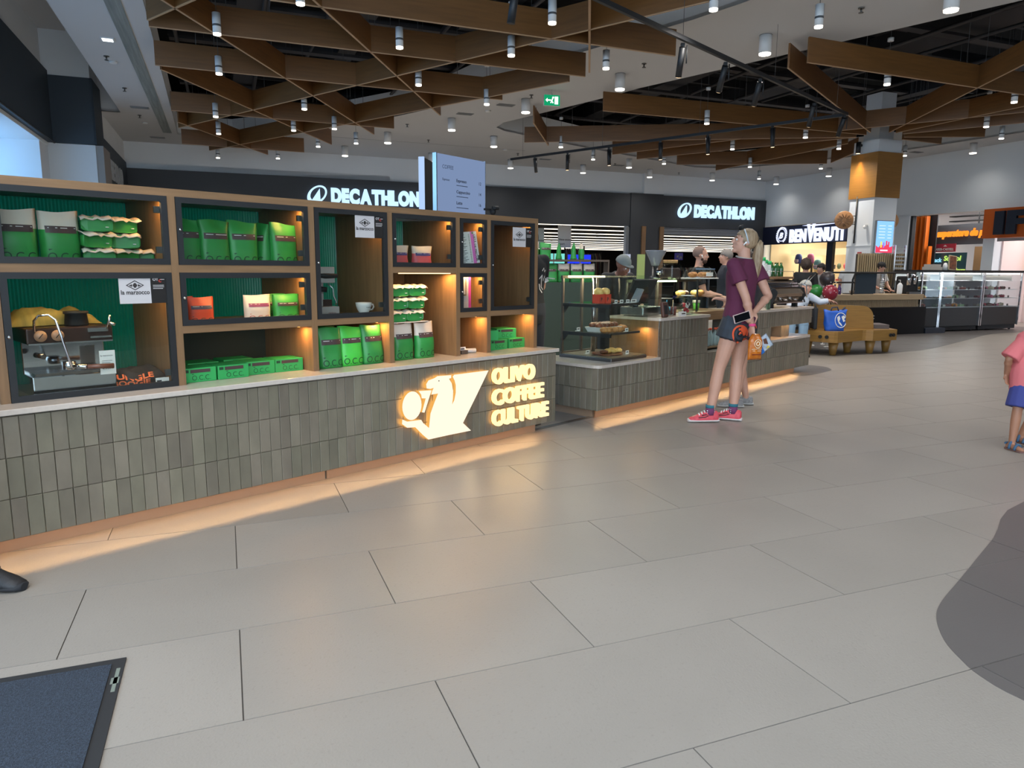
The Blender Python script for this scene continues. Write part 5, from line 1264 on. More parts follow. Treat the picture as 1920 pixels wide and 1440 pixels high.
_n = BRK.node_tree.nodes.new('ShaderNodeTexBrick'); _n.inputs['Scale'].default_value = 9; _n.inputs['Color1'].default_value = hx('#c49a68'); _n.inputs['Color2'].default_value = hx('#d8b48a'); _n.inputs['Mortar'].default_value = hx('#a8845c'); _n.inputs['Mortar Size'].default_value = .03
_t = BRK.node_tree.nodes.new('ShaderNodeTexCoord'); _m = BRK.node_tree.nodes.new('ShaderNodeMapping'); _m.inputs['Rotation'].default_value = (PI / 2, 0, PI / 2)
BRK.node_tree.links.new(_t.outputs['Object'], _m.inputs['Vector']); BRK.node_tree.links.new(_m.outputs[0], _n.inputs['Vector']); BRK.node_tree.links.new(_n.outputs[0], BRK.node_tree.nodes['Principled BSDF'].inputs['Base Color'])
t = thing('brick_panel', 'tan brick panel with a round white emblem inside the toy shop', 'panel', rw(20.4, 0), RTH)
MB().box(0, .1, 13.9, 14.85, .9, 2.12).build('bricks', BRK, t); MB().tube([(-.02, 14.4 + .15 * math.cos(2 * PI * i / 24), 1.78 + .15 * math.sin(2 * PI * i / 24)) for i in range(24)], .014, n=6, closed=True).tube([(-.02, 14.52, 1.75), (-.02, 14.4, 1.84), (-.02, 14.28, 1.75)], .012, n=6).box(-.03, 0, 14.28, 14.5, 1.42, 1.5).build('round_emblem', PAPER, t)
t = thing('shop_mezzanine_rack', 'thin black metal rack high on the white wall inside the toy shop', 'rack', rw(21.5, 0), RTH)
for z in (2.95, 3.1): MB().box(0, .3, 14.2, 16.6, z, z + .03).build('shelf', BLACKM, t)
for b in (14.9, 15.6): MB().box(0, .03, b, b + .03, 2.6, 3.4).build('upright', BLACKM, t)
MB().box(-.6, -.5, 13.9, 15.0, 3.28, 3.32).build('strip_lamp', emit_mat('shop_lamp', '#ffffff', 2), t)
area_light('toy_shop_light', rw(20.9, 15.0, 3.3), 2.0, 90, (1, .95, .9))
area_light('orange_shop_light', rw(21.0, 11.5, 2.85), 3.0, 120, (1, .93, .9))
area_light('shoe_shop_light', rw(21.5, 20.5, 2.95), 3.0, 170, (1, .86, .66), size_y=2)
for i, (b, z, w, h, c) in enumerate(((13.3, 1.85, .26, .32, '#c9c2c0'), (12.95, 1.95, .22, .24, '#c9c2c0'), (12.7, 1.86, .18, .34, '#c9c2c0'), (13.4, 1.45, .2, .34, '#d8a92a'), (13.12, 1.45, .16, .34, '#c9b7b7'))):
    o = MB().box(0, .02, b - w / 2 - .02, b + w / 2 + .02, z - .02, z + h + .02, 0).box(-.004, 0, b - w / 2, b + w / 2, z, z + h, 1).build('framed_notice', [BLACKM, flat('notice' + c, c)])
    tag(o, ('grey framed notice, first in the upper row beyond the orange band', 'grey framed notice, second in the upper row beyond the orange band', 'tall grey framed notice, last in the upper row beyond the orange band', 'yellow framed notice on the pale wall below the orange band', 'pale framed notice beside the yellow one below the orange band')[i], 'notice'); o.location = rw(20.6, 0); o.rotation_euler = (0, 0, RTH)
MB().box(20.7, 20.8, 12.2, 13.6, 0, 2.9).build('orange_shop_partition', mat('pink_white', '#e6d3cf', .8), WR)
# ---- inside the sports shop
for a, w, z0, z1, b, lab in ((10.85, .55, 2.2, 2.95, 25.5, 'white hanging board with small text under the shop lamps, shorter one'), (11.75, .55, 2.22, 3.05, 25.0, 'white hanging board with small text under the shop lamps, longer one')):
    t = thing('hanging_board', lab, 'board', rw(a, b, 0), RTH)
    MB().box(0, w, 0, .02, z0, z1).text('New season', .11, (.05, -.003, z0 + .26), depth=.004, m=1).text('sport', .11, (.05, -.003, z0 + .10), depth=.004, m=1).build('board', [PAPER, PRINTG if False else PRINT], t)
    MB().tube([(.05, .01, z1), (.05, .01, 3.5)], .008, n=5).tube([(w - .05, .01, z1), (w - .05, .01, 3.5)], .008, n=5).build('wire', WIRE, t)
for i, (a, b, w, z0, z1, c, lab) in enumerate(((10.9, 24.6, .95, 1.62, 1.98, '#6fc7bd', 'turquoise lit display packs inside the sports shop'), (11.95, 24.5, .95, 1.62, 1.95, '#2438d8', 'bright blue lit display panel inside the sports shop'), (16.2, 27.0, .9, 1.75, 2.15, '#3a3668', 'violet header board over the racks behind the bean grinder'), (18.35, 27.0, .4, 1.85, 2.15, '#34305c', 'small violet header board near the far corner'))):
    t = thing('lit_display', lab, 'display', rw(a, b, 0), RTH)
    MB().box(0, w, 0, .05, z0, z1, 0).box(.08, w * .4, -.004, 0, z0 + .1, z0 + .2, 1).box(w * .5, w * .55, -.004, 0, z0, z1, 1).box(w * .62, w * .9, -.004, 0, z0 + .06, z0 + .16, 1).build('panel', [emit_mat('panel' + c, c, .9 if i < 2 else .5), PAPER], t)
    MB().box(.05, .1, .05, .1, 0, z1).box(w - .1, w - .05, .05, .1, 0, z1).build('legs', BLACKM, t)
for i, (a, b, w, h, c) in enumerate(((9.5, 26.5, 1.1, 1.5, '#3a3436'), (12.6, 26, .9, 2.35, '#2a2022'), (13.2, 28.5, 1.2, 1.55, '#4a3c3a'), (15.0, 26.5, 1.2, 1.35, '#5a4c40'), (16.6, 28, 1.0, 1.5, '#6a5c4c'), (17.0, 33, 1.1, 2.35, '#282426'), (18.0, 26.2, .8, 1.6, '#5a4a3c'))):
    t = thing('clothes_rack', ('low dark rack just past the oak shelf end', 'tall dark red stand beside the hanging boards', 'brown rack behind the price boards', 'brown rack left behind the bean grinder', 'tan rack behind the cork jar', 'tall dark stand behind the bearded man', 'tan rack near the far corner behind the woman')[i] , 'rack', rw(a, b, 0), RTH)
    MB().box(0, w, 0, .4, 0, h * .12).box(0, .04, .18, .22, 0, h).box(w - .04, w, .18, .22, 0, h).box(0, w, .18, .22, h - .04, h).build('frame', BLACKM, t)
    r = random.Random(i); n = int(w / .09)
    for k in range(n):
        x = .06 + k * (w - .1) / n
        MB().ring_loft([[(x - .03, .02, h * .3), (x + .04, .02, h * .3), (x + .04, .36, h * .3), (x - .03, .36, h * .3)], [(x - .03, .06, h * .86), (x + .03, .06, h * .86), (x + .03, .34, h * .86), (x - .03, .34, h * .86)], [(x - .01, .17, h * .95), (x + .01, .17, h * .95), (x + .01, .23, h * .95), (x - .01, .23, h * .95)]], smooth=False).build('garment', flat('garment%d' % ((i * 3 + k) % 5), ('#3d3a3c', '#6f665a', '#2c3a4a', '#8a7a68', '#5a2f38')[(i * 3 + k) % 5]), t)
# ---- inside the shoe shop
t = thing('shoe_shelving', 'cream shelving with rows of goods inside the shop under the navy band', 'shelf', rw(21.6, 0), RTH)
for z in (.5, 1.0, 1.45): MB().box(0, .4, 18.6, 22.3, z, z + .03).build('shelf_board', CREAM, t)
for b in (18.6, 20.2, 22.27): MB().box(0, .4, b, b + .03, 0, 1.95).build('upright', CREAM, t)
r = random.Random(12)
for i in range(22):
    b = 18.75 + (i % 11) * .3; z = (1.03, 1.48)[i // 11]
    o = MB(); k = i % 4
    if k < 2: o.box(-.1, .1, -.05, .05, 0, .08, r=.03).box(-.1, -.02, -.045, .045, .06, .16 + .1 * k, r=.02)
    else: o.ball((0, 0, .11), (.08, .07, .11)).cyl((0, 0, 0), .05, .03, n=10)
    o = o.build('shoe' if k < 2 else 'handbag', flat('shopgood%d' % (i % 5), ('#2c2a30', '#7a4a3a', '#5a5f78', '#9a3f4a', '#3a4a3c')[i % 5])); tag(o, ('shoe on the %s cream shelf of the shoe shop, %s in its row' if k < 2 else 'rounded bag on the %s cream shelf of the shoe shop, %s in its row') % (('middle', 'upper')[i // 11], nth(i % 11)), 'shoe' if k < 2 else 'bag', 'shoes in the shop' if k < 2 else 'bags in the shop'); o.location = rw(21.75, b, z); o.rotation_euler = (0, 0, RTH + PI)
for i, (b, c, lab) in enumerate(((21.35, '#3a4a8a', 'blue child backpack high in the shoe shop window'), (20.75, '#d87aa8', 'pink child backpack high in the shoe shop window'), (20.40, '#7fb0b8', 'pale blue backpack lower in the shoe shop window'))):
    t = thing('backpack', lab, 'backpack', rw(19.95, b, 1.66 if i < 2 else 1.45), RTH - PI / 2)
    MB().ring_loft([[(.16 * s * math.cos(q), .09 * s * math.sin(q), z) for q in [2 * PI * k / 14 for k in range(14)]] for z, s in ((0, .8), (.05, 1), (.22, 1), (.32, .8), (.36, .4))]).build('sack', flat('pack' + c, c), t); MB().box(-.09, .09, -.12, -.08, .04, .16, r=.02).build('pocket', flat('pack2' + c, '#c8b0c0'), t)
    MB().box(-.02, .02, .05, .1, -1.66 if i < 2 else -1.45, 0).build('stand', BLACKM, t)
# ================================================================ PILLAR
mb = MB().box(14.25, 14.97, 12.95, 13.67, 0, 4.42).box(14.4, 14.85, 13.1, 13.55, 4.42, 5.5)
PIL = struct(room(mb, 'pillar', WALLW))
MB().box(14.22, 15.0, 12.92, 13.70, 3.10, 4.13).build('oak_cladding', mat('pillar_oak', '#96692f', .45, var=.12, vscale=(3, 3, 60)), PIL)
MB().box(14.235, 14.985, 12.935, 13.685, 1.98, 2.0).build('trim_line', WALLW, PIL)
t = thing('pillar_spotlight', 'short black spotlight fixed on the white top of the pillar', 'spotlight', rw(14.14, 13.42, 4.3), RTH)
MB().tube([(.08, 0, .03), (.0, 0, .03)], .03, n=10).build('arm', BLKP, t); MB().tube([(-.02, 0, .10), (-.02, 0, -.16)], .055, n=14).build('barrel', BLKP, t); MB().tube([(-.02, 0, -.161), (-.02, 0, -.164)], .045, n=14).build('lens', emit_mat('spot_lens', '#ffd9a8', 2.2), t)
spot_light('pillar_beam', rw(14.12, 13.42, 4.12), 60, (1, .62, .22), 1.0, .9, radius=.04)
t = thing('pillar_screen', 'bright portrait advertising screen with red fruit picture on the pillar', 'screen', rw(14.6, 12.94, 1.82), RTH)
MB().box(-.28, .28, -.05, 0, -.01, .75).build('housing', STEEL, t)
mb = MB().box(-.265, .265, -.056, -.05, 0, .735, 0)
mb.poly([(-.265, .0), (.265, .0), (.265, .16), (.18, .13), (.1, .2), (0, .15), (-.1, .2), (-.18, .12), (-.265, .17)], -.058, -.056, 1, 'y')
for x, h, m in ((-.10, .26, 2), (-.02, .24, 3), (.07, .28, 1), (.14, .26, 1)): mb.box(x - .022, x + .022, -.06, -.058, .12, h, m)
for i in range(5): mb.box(-.2, .0, -.057, -.056, .62 - i * .07, .632 - i * .07, 4).box(.08, .2, -.057, -.056, .62 - i * .07, .632 - i * .07, 4)
mb.box(-.12, .12, -.06, -.058, .04, .07, 4)
mb.build('display', [emit_mat('ad_blue', '#7fb4f0', 1.0), emit_mat('ad_red', '#d8405a', .9), emit_mat('ad_yellow', '#f0d060', .9), emit_mat('ad_violet', '#9a70d8', .9), emit_mat('ad_white', '#e0ecff', .9)], t)
for k, (a, b, lab) in enumerate(((13.98, 13.55, 'round carved wooden disc sign hung on a rod at the near side of the pillar'), (15.16, 13.30, 'round wooden disc sign half hidden behind the pillar'))):
    t = thing('disc_sign', lab, 'sign', rw(a, b, 2.6), RTH)
    o = MB().lathe([(0, -.02), (.2, -.02), (.215, -.01), (.215, .01), (.2, .02), (0, .02)], n=28).build('disc', mat('disc_wood', '#9a6f47', .6, var=.2, vscale=(30, 30, 30), bump=.4, bscale=60), t); o.rotation_euler = (PI / 2, 0, -.65)
    mb = MB()
    for i in range(12):
        q = 2 * PI * i / 12; mb.tube([(.05 * math.cos(q), .05 * math.sin(q), .022), (.16 * math.cos(q + .3), .16 * math.sin(q + .3), .022)], .006, n=5)
    mb.tube([(0, -.16, .022), (0, -.05, .022)], .012, n=5)
    mb.build('carved_tree', mat('disc_dark', '#5f3f24', .7), o)
    MB().tube([(.24, -.12, .55), (.24, -.12, -.55)] if k == 0 else [(-.2, -.1, .2), (-.2, -.1, -.2)], .016, n=8).tube([(.2, -.02, .1), (.24, -.12, .1)] if k == 0 else [(-.2, 0, .1), (-.2, -.1, .1)], .01, n=6).tube([(.2, -.02, -.1), (.24, -.12, -.1)] if k == 0 else [(-.2, 0, -.1), (-.2, -.1, -.1)], .01, n=6).build('rod', BLKP, t)
t = thing('wall_camera', 'small white dome camera on the lower pillar', 'camera', rw(14.24, 13.1, 2.42), RTH); MB().box(-.08, 0, -.03, .03, .02, .05).ball((-.06, 0, 0), .045).build('housing', WHITE, t)
t = thing('fire_sign', 'small red and white fire equipment signs on the lower pillar', 'sign', rw(14.24, 13.25, 1.45), RTH)
MB().box(-.01, 0, -.06, .06, .25, .39, 0).box(-.012, -.01, -.03, .03, .28, .34, 1).box(-.03, 0, -.07, .07, 0, .17, 0).box(-.032, -.03, -.045, .045, .04, .12, 1).build('plates', [mat('fire_red', '#b3303a', .5), PAPER], t)
# ================================================================ KIOSK
K = thing('kiosk_counter', 'pale oak kiosk counter with fluted front and black base in front of the pillar', 'counter', rw(0, 0), RTH)
PALE = mat('pale_oak', '#a08a6c', .5, var=.1, vscale=(3, 40, 40))
MB().box(11.9, 14.62, 11.72, 12.5, .76, .88, r=.006).build('counter_top', PALE, K)
MB().box(12.0, 14.55, 11.80, 12.4, .3, .76).build('fluted_core', mat('pale_oak_dark', '#6f5d45', .6), K)

o = MB().box(0, .028, 0, .02, 0, .18).build('flute', PALE, K); o.location = (12.0, 11.782, .58)
for i in range(1, 60): inst('flute', o.data, K, (12.0 + i * .0425, 11.782, .58))
MB().box(12.4, 14.6, 11.62, 12.4, 0, .60).build('black_base', mat('kiosk_black', '#0b0c0e', .45, spec=.2), K)
MB().box(14.62, 15.24, 11.6, 11.78, 0, .12).build('base_step', mat('kiosk_navy', '#1a2230', .5), K)
MB().text('nordic', .17, (12.62, 11.616, .36), depth=.006, bold=.02).build('lettering', mat('grey_letter', '#8d8d8d', .5), K)
GL3 = glass_mat('kiosk_glass', (.90, .93, .94), 1.0)
t = thing('sneeze_guard', 'dark glass guard with a bent black tube frame on the kiosk counter', 'guard', rw(0, 0), RTH)
MB().tube([(11.6, 11.8, 1.35), (12.75, 11.8, 1.35)], .018, n=8).tube([(11.6, 11.8, 1.14), (12.62, 11.8, 1.14)], .018, n=8).tube([(12.55, 11.8, .88), (12.55, 11.8, 1.2), (12.6, 11.8, 1.31), (12.75, 11.8, 1.35), (14.4, 11.8, 1.35)], .02, n=8).build('tube_frame', BLACKM, t)
MB().box(12.68, 13.28, 11.84, 11.85, .9, 1.33).build('dark_pane', mat('smoked_guard', '#39424a', .15), t)
t = thing('side_case', 'low glass case with trays of pastry left of the kiosk guard', 'display case', rw(0, 0), RTH)
MB().box(11.6, 12.5, 12.55, 13.0, .88, 1.12).build('body', mat('kiosk_white', '#b9c4cc', .5), t); MB().box(11.6, 12.5, 12.52, 13.0, 1.12, 1.14).build('deck', STEEL, t); MB().box(11.6, 12.5, 12.55, 13.0, 0, .88).build('plinth', mat('kiosk_black', '#15171a', .35), t)
for i in range(9):
    o = lump(MB(), (0, 0, .03), (.045, .04, .03), 0, i).build('bun', CRL); tag(o, 'small pale bun in the tray behind the balloons, %s of nine' % nth(i), 'bun', 'buns in the kiosk case'); o.location = rw(11.75 + i * .085, 12.66, 1.142)
SLW = mat('slat_oak', '#b09a76', .55)
t = thing('slat_screen', 'screen of upright oak slats around the foot of the pillar behind the barista', 'screen', rw(0, 0), RTH)
o = MB().box(0, .03, 0, .03, 1.0, 1.80).build('slat', SLW, t); o.location = (13.80, 12.86, 0)
for i in range(1, 22): inst('slat', o.data, t, (13.80 + i * .068, 12.86, 0))
MB().box(13.78, 15.3, 12.895, 12.92, .0, 1.78).build('backing', mat('slat_back', '#4a4038', .8), t)
t = thing('louvre_board', 'pale slatted board standing behind the kiosk machines', 'board', rw(14.75, 12.7, 0), RTH)
MB().box(0, .04, 0, .04, 0, 2.0).box(.34, .38, 0, .04, 0, 2.0).build('posts', STEEL, t)
for i in range(7): MB().box(.04, .34, .01, .03, 1.35 + i * .09, 1.39 + i * .09).build('slat', mat('louvre_grey', '#9a9c9c', .5), t)
# kiosk top clutter
def clutter(kind, a, b, lab, build, cat, z=.88):
    t = thing(kind, lab, cat, rw(a, b, z), RTH); build(t); return t
clutter('pump_bottle', 14.02, 11.86, 'white pump bottle standing on the kiosk counter', lambda t: (MB().lathe([(0, 0), (.05, 0), (.055, .02), (.055, .2), (.03, .24), (.015, .25), (0, .25)], n=14).build('bottle', WHITE, t), MB().tube([(0, 0, .25), (0, 0, .31), (-.05, 0, .31)], .008, n=6).build('pump', WHITE, t)), 'bottle')
for i, (a, c, lab) in enumerate(((12.15, '#5f7f9a', 'blue grey bottle first in the row behind the red balloon'), (12.27, '#3a5f9a', 'deep blue bottle second in the row behind the red balloon'), (12.40, '#5a3f7a', 'violet bottle third in the row behind the red balloon'), (12.02, '#a9a79a', 'pale jar at the start of the row behind the red balloon'))):
    clutter('bottle' if i < 3 else 'jar', a, 12.0, lab, lambda t: (MB().lathe([(0, 0), (.04, 0), (.04, .13), (.018, .17), (.018, .2), (0, .2)], n=12).build('glass', flat('kb' + c, c, .2), t), MB().cyl((0, 0, .2), .02, .02, n=8).build('cap', BLACKM, t)), 'bottle' if i < 3 else 'jar')
clutter('kiosk_coffee_machine', 14.35, 11.98, 'black coffee machine with chrome tanks behind the pump bottle', lambda t: (MB().box(-.1, .25, -.12, .2, 0, .40, r=.03).build('body', BLACKM, t), MB().cyl((-.05, -.1, .2), .05, .25, n=14).cyl((.12, -.1, .22), .05, .22, n=14).build('tanks', CHROME, t), MB().box(-.12, .25, -.2, -.12, 0, .05).build('tray', STEELD, t)), 'coffee machine')
clutter('cup_tower', 13.86, 12.2, 'tall tower of nested steel cups behind the kiosk counter', lambda t: stuff((lambda m: [m.lathe([(0, z), (.05, z), (.055, z + .04), (0, z + .04)], n=12) for z in [.045 * i for i in range(11)]] and m)(MB()).build('cups', CHROME, t)), 'cup stack')
clutter('kiosk_grinder', 14.62, 12.0, 'dark grinder with steel hopper at the end of the kiosk counter', lambda t: (MB().box(-.06, .06, -.06, .06, 0, .26, r=.02).build('body', BLACKM, t), MB().lathe([(0, .26), (.03, .26), (.09, .36), (0, .36)], n=12).build('hopper', STEEL, t)), 'coffee grinder')
clutter('serving_tray', 13.05, 12.12, 'metal tray with rolled napkins on the kiosk counter', lambda t: (MB().box(-.3, .35, -.12, .12, 0, .02).build('tray', STEELD, t), [MB().tube([(-.2 + .14 * i, -.08, .05), (-.12 + .14 * i, .08, .05)], .03, n=8).build('napkin_roll', flat('napkin', '#8f8379'), t) for i in range(4)]), 'tray')
clutter('picture_stand', 15.75, 11.95, 'leaning black framed food picture on top of the first cake fridge', lambda t: (lambda o: setattr(o, 'rotation_euler', (-.12, .1, 0)))(MB().box(-.13, .13, 0, .02, 0, .34, 0).box(-.11, .11, -.003, 0, .02, .32, 1).build('frame', [mat('frame_cream', '#b9a98a', .6), mat('food_print', '#3a2018', .5, color2='#8a5030', vscale=(14, 14, 14))], t)), 'picture', 1.42)
clutter('take_away_box', 15.2, 12.0, 'pale cardboard boxes stacked at the corner of the first cake fridge', lambda t: MB().box(-.25, .15, -.1, .1, 0, .07).box(-.2, .1, -.1, .1, .07, .13).build('box', flat('box_pale', '#a9a49a'), t), 'box', 1.42)
clutter('white_jug', 15.5, 11.95, 'white jug next to the leaning food picture', lambda t: MB().lathe([(0, 0), (.05, 0), (.05, .1), (.03, .16), (0, .17)], n=12).build('jug', WHITE, t), 'jug', 1.42)
# cake fridges
FRB = mat('fridge_brown', '#15110e', .35, spec=.3); WLIT = emit_mat('fridge_lamp', '#fff2e0', 2.2)
def fridge(a0, a1, lab, depth=.75, open_left=False):
    t = thing('cake_fridge', lab, 'fridge', rw(a0, 11.8), RTH); w = a1 - a0
    MB().box(0, w, .02, depth, .13, .55).build('base_panel', FRB, t)
    MB().box(.02, w - .02, .06, depth, .03, .13).build('plinth', BLACKM, t)
    for x in (.1, w - .15): MB().cyl((x, .1, 0), .025, .03, n=8).cyl((x, depth - .1, 0), .025, .03, n=8).build('foot', BLACKM, t)
    for x in (0, w - .03): MB().box(x, x + .03, 0, .03, .12, 1.38).build('post', CHROME, t)
    MB().box(0, w, -.01, depth, 1.37, 1.42).build('top', BLACKM, t)
    MB().box(.03, w - .03, .005, .011, .55, 1.37).build('front_glass', GL3, t)
    for x in (.005, w - .012): MB().box(x, x + .007, .03, depth, .55, 1.37).build('side_glass', GL3, t)
    MB().box(.03, w - .03, depth - .02, depth, .55, 1.37).build('back_wall', mat('fridge_back', '#8d9094', .5), t)
    for z in (.56, .76, .96, 1.17): MB().box(.03, w - .2 * (z > 1), .10 if z > .6 else .03, depth - .03, z, z + .012).build('shelf', mat('fridge_shelf', '#b9bcbd', .4), t)
    MB().box(.05, w - .06, .04, .10, 1.325, 1.355).build('lamp_bar', WLIT, t)
    MB().box(.06, w - .25, .10, .12, 1.185, 1.30).build('price_rail', mat('price_rail_white', '#d5d0ca', .6), t)
    area_light('fridge_light', (w / 2, .3, 1.31), w * .8, 18, (1, .95, .88), size_y=.2, parent=t)
    return t
fridge(14.62, 15.24, 'first glass cake cabinet, dark sided, next to the kiosk counter')
fridge(15.25, 16.63, 'second glass cake fridge with brown base, beside the kiosk')
fridge(16.66, 18.0, 'last glass cake fridge with brown base, towards the orange shop')
CC = [('#c8607a', 'pink'), ('#8a3a2a', 'chocolate'), ('#d8c8a8', 'cream'), ('#d88a2a', 'orange'), ('#b02040', 'raspberry'), ('#9cc08a', 'pistachio'), ('#5a3020', 'dark'), ('#d8d0c0', 'meringue')]
r = random.Random(21); shelfn = {.573: 'bottom', .773: 'third', .973: 'second'}
for fi, (a0, a1, nm) in enumerate(((15.25, 16.63, 'second'), (16.66, 18.0, 'last'), (14.62, 15.24, 'first'))):
    for z in shelfn:
        n = int((a1 - a0 - .2) / .21)
        for i in range(n):
            c, cn = CC[(fi * 5 + i * 2 + int(z * 10)) % 8]
            mb = MB(); k = (i + fi) % 3
            if k == 0: mb.lathe([(0, 0), (.07, 0), (.07, .05), (.06, .065), (0, .07)], n=14)
            elif k == 1: mb.box(-.08, .08, -.05, .05, 0, .05, r=.012)
            else: [mb.ball((x, 0, .035), .035, 0, 8, 6) for x in (-.06, 0, .06)]
            k2 = len(mb.F); mb.ball((0, 0, .08 if k == 0 else .06), .02, 1, 8, 6)
            o = mb.build('cake', [flat('cake' + c, c, .5), CER]); tag(o, '%s coloured cake, %s along the %s shelf of the %s cake fridge' % (cn, nth(i), shelfn[z], nm), 'cake', 'cakes on the %s shelf of the %s fridge' % (shelfn[z], nm)); o.location = rw(a0 + .17 + i * .21, 11.8 + .25, z); o.rotation_euler = (0, 0, RTH)
            if i % 2 == 0:
                o = MB().box(-.03, .03, 0, .004, 0, .05).build('black_price_card', BLACKM); tag(o, 'black price card, %s along the %s shelf of the %s cake fridge' % (nth(i // 2), shelfn[z], nm), 'price card', 'black price cards in the fridges'); o.location = rw(a0 + .27 + i * .21, 11.95, z); o.rotation_euler = (0, 0, RTH)
# balloons
for a, b, z, c, rr, lab, tw in ((10.42, 10.39, 1.235, '#3a3234', .135, 'dark brown balloon above the green and red ones', 0), (10.08, 10.30, 1.01, '#2a7a34', .125, 'green balloon beside the seated man', 0), (10.12, 10.00, 1.0, '#8a2436', .135, 'dark red balloon with white dotted print', 1)):
    t = thing('balloon', lab, 'balloon', rw(a, b, 0), RTH)
    MB().lathe([(0, z - rr * 1.25), (.012, z - rr * 1.22), (.008, z - rr * 1.15)] + [(rr * math.sin(q) * (1 - .12 * max(0, math.cos(q)) * 0), z - rr * math.cos(q) * (1.12 if math.cos(q) > 0 else 1)) for q in [PI * i / 14 for i in range(1, 14)]] + [(0, z + rr)], n=24).build('skin', mat('balloon' + c, c, .3), t)
    MB().tube([(0, 0, z - rr * 1.2), (.03, .02, z * .5), (0, 0, .01)], .004, n=5).cyl((0, 0, 0), .04, .02, n=10).build('stick', WHITE, t)
    if tw:
        mb = MB()
        for i in range(26):
            q = i * 2.4; e = .012 * math.sqrt(i); x = 4.2 * e; mb.ball((x * math.cos(q) * .9, -math.sqrt(max(.0001, rr * rr - (x) ** 2)) - .001, z + x * math.sin(q) * .8), .008, 0, 6, 5)
        mb.build('print', PAPER, t)
# ================================================================ BENCH
BW = mat('bench_oak', '#8f6a34', .4, var=.14, vscale=(3, 3, 40)); UPH = mat('bench_grey', '#5d5452', .85, bump=.2, bscale=120)
t = thing('bench', 'oak bench with grey cushions and a curved oak back between the service counter and kiosk', 'bench', rw(0, 0), RTH)
PL = [(8.35, 10.05), (8.93, 9.20), (9.10, 8.84), (9.16, 8.82), (9.88, 9.0), (9.94, 8.98), (10.0, 8.89), (10.55, 8.90), (10.85, 9.5), (9.9, 9.9), (9.0, 10.4)]
MB().poly(PL, .225, .405).build('seat_box', BW, t)
def leg(a, b):
    o = MB().ring_loft([[(.05 * math.cos(q), .05 * math.sin(q), 0) for q in [2 * PI * i / 12 for i in range(12)]], [(.085 * math.cos(q), .085 * math.sin(q), .226) for q in [2 * PI * i / 12 for i in range(12)]]]).build('leg', BW, t); o.location = (a, b, 0)
for a, b in ((9.05, 9.35), (9.28, 9.02), (9.83, 9.25), (10.1, 9.03), (10.6, 9.15), (9.1, 10.1)): leg(a, b)
# back panel: rounded at its free end
d = Vector((10.22 - 9.05, 9.10 - 9.62, 0)); n = d.length; th = math.atan2(d.y, d.x)
prof = [(0, .405), (0, .82), (n - .22, .80)] + [(n - .22 + .20 * math.sin(q), .60 + .20 * math.cos(q)) for q in [PI / 16 * i for i in range(1, 9)]] + [(n, .405)]
o = MB().poly(prof, -.025, .025, 0, 'y').build('back_panel', BW, t); o.location = (9.05, 9.62, 0); o.rotation_euler = (0, 0, th)
prof2 = [(.1, .41), (.1, .80), (n - .2, .79)] + [(n - .2 + .19 * math.sin(q), .60 + .19 * math.cos(q)) for q in [PI / 16 * i for i in range(1, 9)]] + [(n + .01, .41)]
o = MB().poly(prof2, .026, .09, 0, 'y').build('back_cushion', UPH, t); o.location = (9.05, 9.62, 0); o.rotation_euler = (0, 0, th)
MB().poly([(8.42, 10.0), (8.93, 9.26), (9.03, 9.30), (9.05, 9.60), (8.9, 10.2)], .405, .485).build('seat_cushion', UPH, t)
MB().poly([(10.22, 9.18), (10.5, 9.02), (10.75, 9.45), (10.25, 9.65)], .405, .475).build('seat_cushion', UPH, t)
for a, b, nx, ny in ((9.0, 9.03, -.9, -.42), (9.05, 8.94, -.9, -.42), (10.38, 8.885, 0, -1), (10.45, 8.885, 0, -1)):
    MB().tube([(a, b, .315), (a + nx * .02, b + ny * .02, .315)], .028, n=12).build('socket', BLACKM, t)
# blue carrier bag
TB = t = thing('tote_bag', 'bright blue carrier bag with white eagle emblem standing on the oak bench', 'bag', rw(9.27, 9.02, .406), RTH - .35)
BLUE = mat('bag_blue', '#1f56b4', .5, var=.15, vscale=(7, 7, 7), bump=.8, bscale=9)
rings = []
for k in range(9):
    z = .35 * k / 8; w = .17 + .045 * k / 8; dd = .10 * (1 - .5 * (k / 8)); rings.append([(w * abs(math.cos(q)) ** .6 * (1 if math.cos(q) > 0 else -1) + .008 * math.sin(5 * q + k), dd * abs(math.sin(q)) ** .6 * (1 if math.sin(q) > 0 else -1) + .006 * math.sin(3 * q + 2 * k), z + (.02 * math.sin(2 * q + 1) if k == 8 else 0)) for q in [2 * PI * i / 24 for i in range(24)]])
MB().ring_loft(rings).build('sack', BLUE, t)
mb = MB(); f = lambda x, z: -.10 * (1 - .5 * z / .35) - .010
cx, cz = .075, .185
mb.tube([(cx + .105 * math.cos(q), f(0, cz + .125 * math.sin(q)), cz + .125 * math.sin(q)) for q in [PI * .15 + 1.7 * PI * i / 22 for i in range(23)]], .007, n=5)
for P in ([(-.07, .05), (-.03, .08), (-.01, .03), (-.03, -.02), (-.0, -.05), (.03, -.09), (.015, -.10), (-.04, -.05), (-.06, .0)], [(.01, .06), (.05, .085), (.09, .05), (.06, .02), (.085, -.01), (.05, -.03), (.03, .01)]):
    mb.add([(cx + x, f(0, cz + z) - .002, cz + z) for x, z in P], [tuple(range(len(P)))])
mb.build('eagle_print', PAPER, t)
MB().tube([(-.1, -.02, .33), (-.08, -.03, .40), (.02, -.03, .41), (.05, -.02, .34)], .012, n=6).tube([(.12, .02, .33), (.17, .03, .38), (.20, .03, .40)], .014, n=6).build('handle', mat('handle_navy', '#27304a', .6), t)
TB.scale = (.88, .88, .95)
t = thing('shoulder_bag', 'slim black shoulder bag leaning by the seated man on the bench', 'bag', rw(9.08, 9.28, .42), RTH + 1.0)
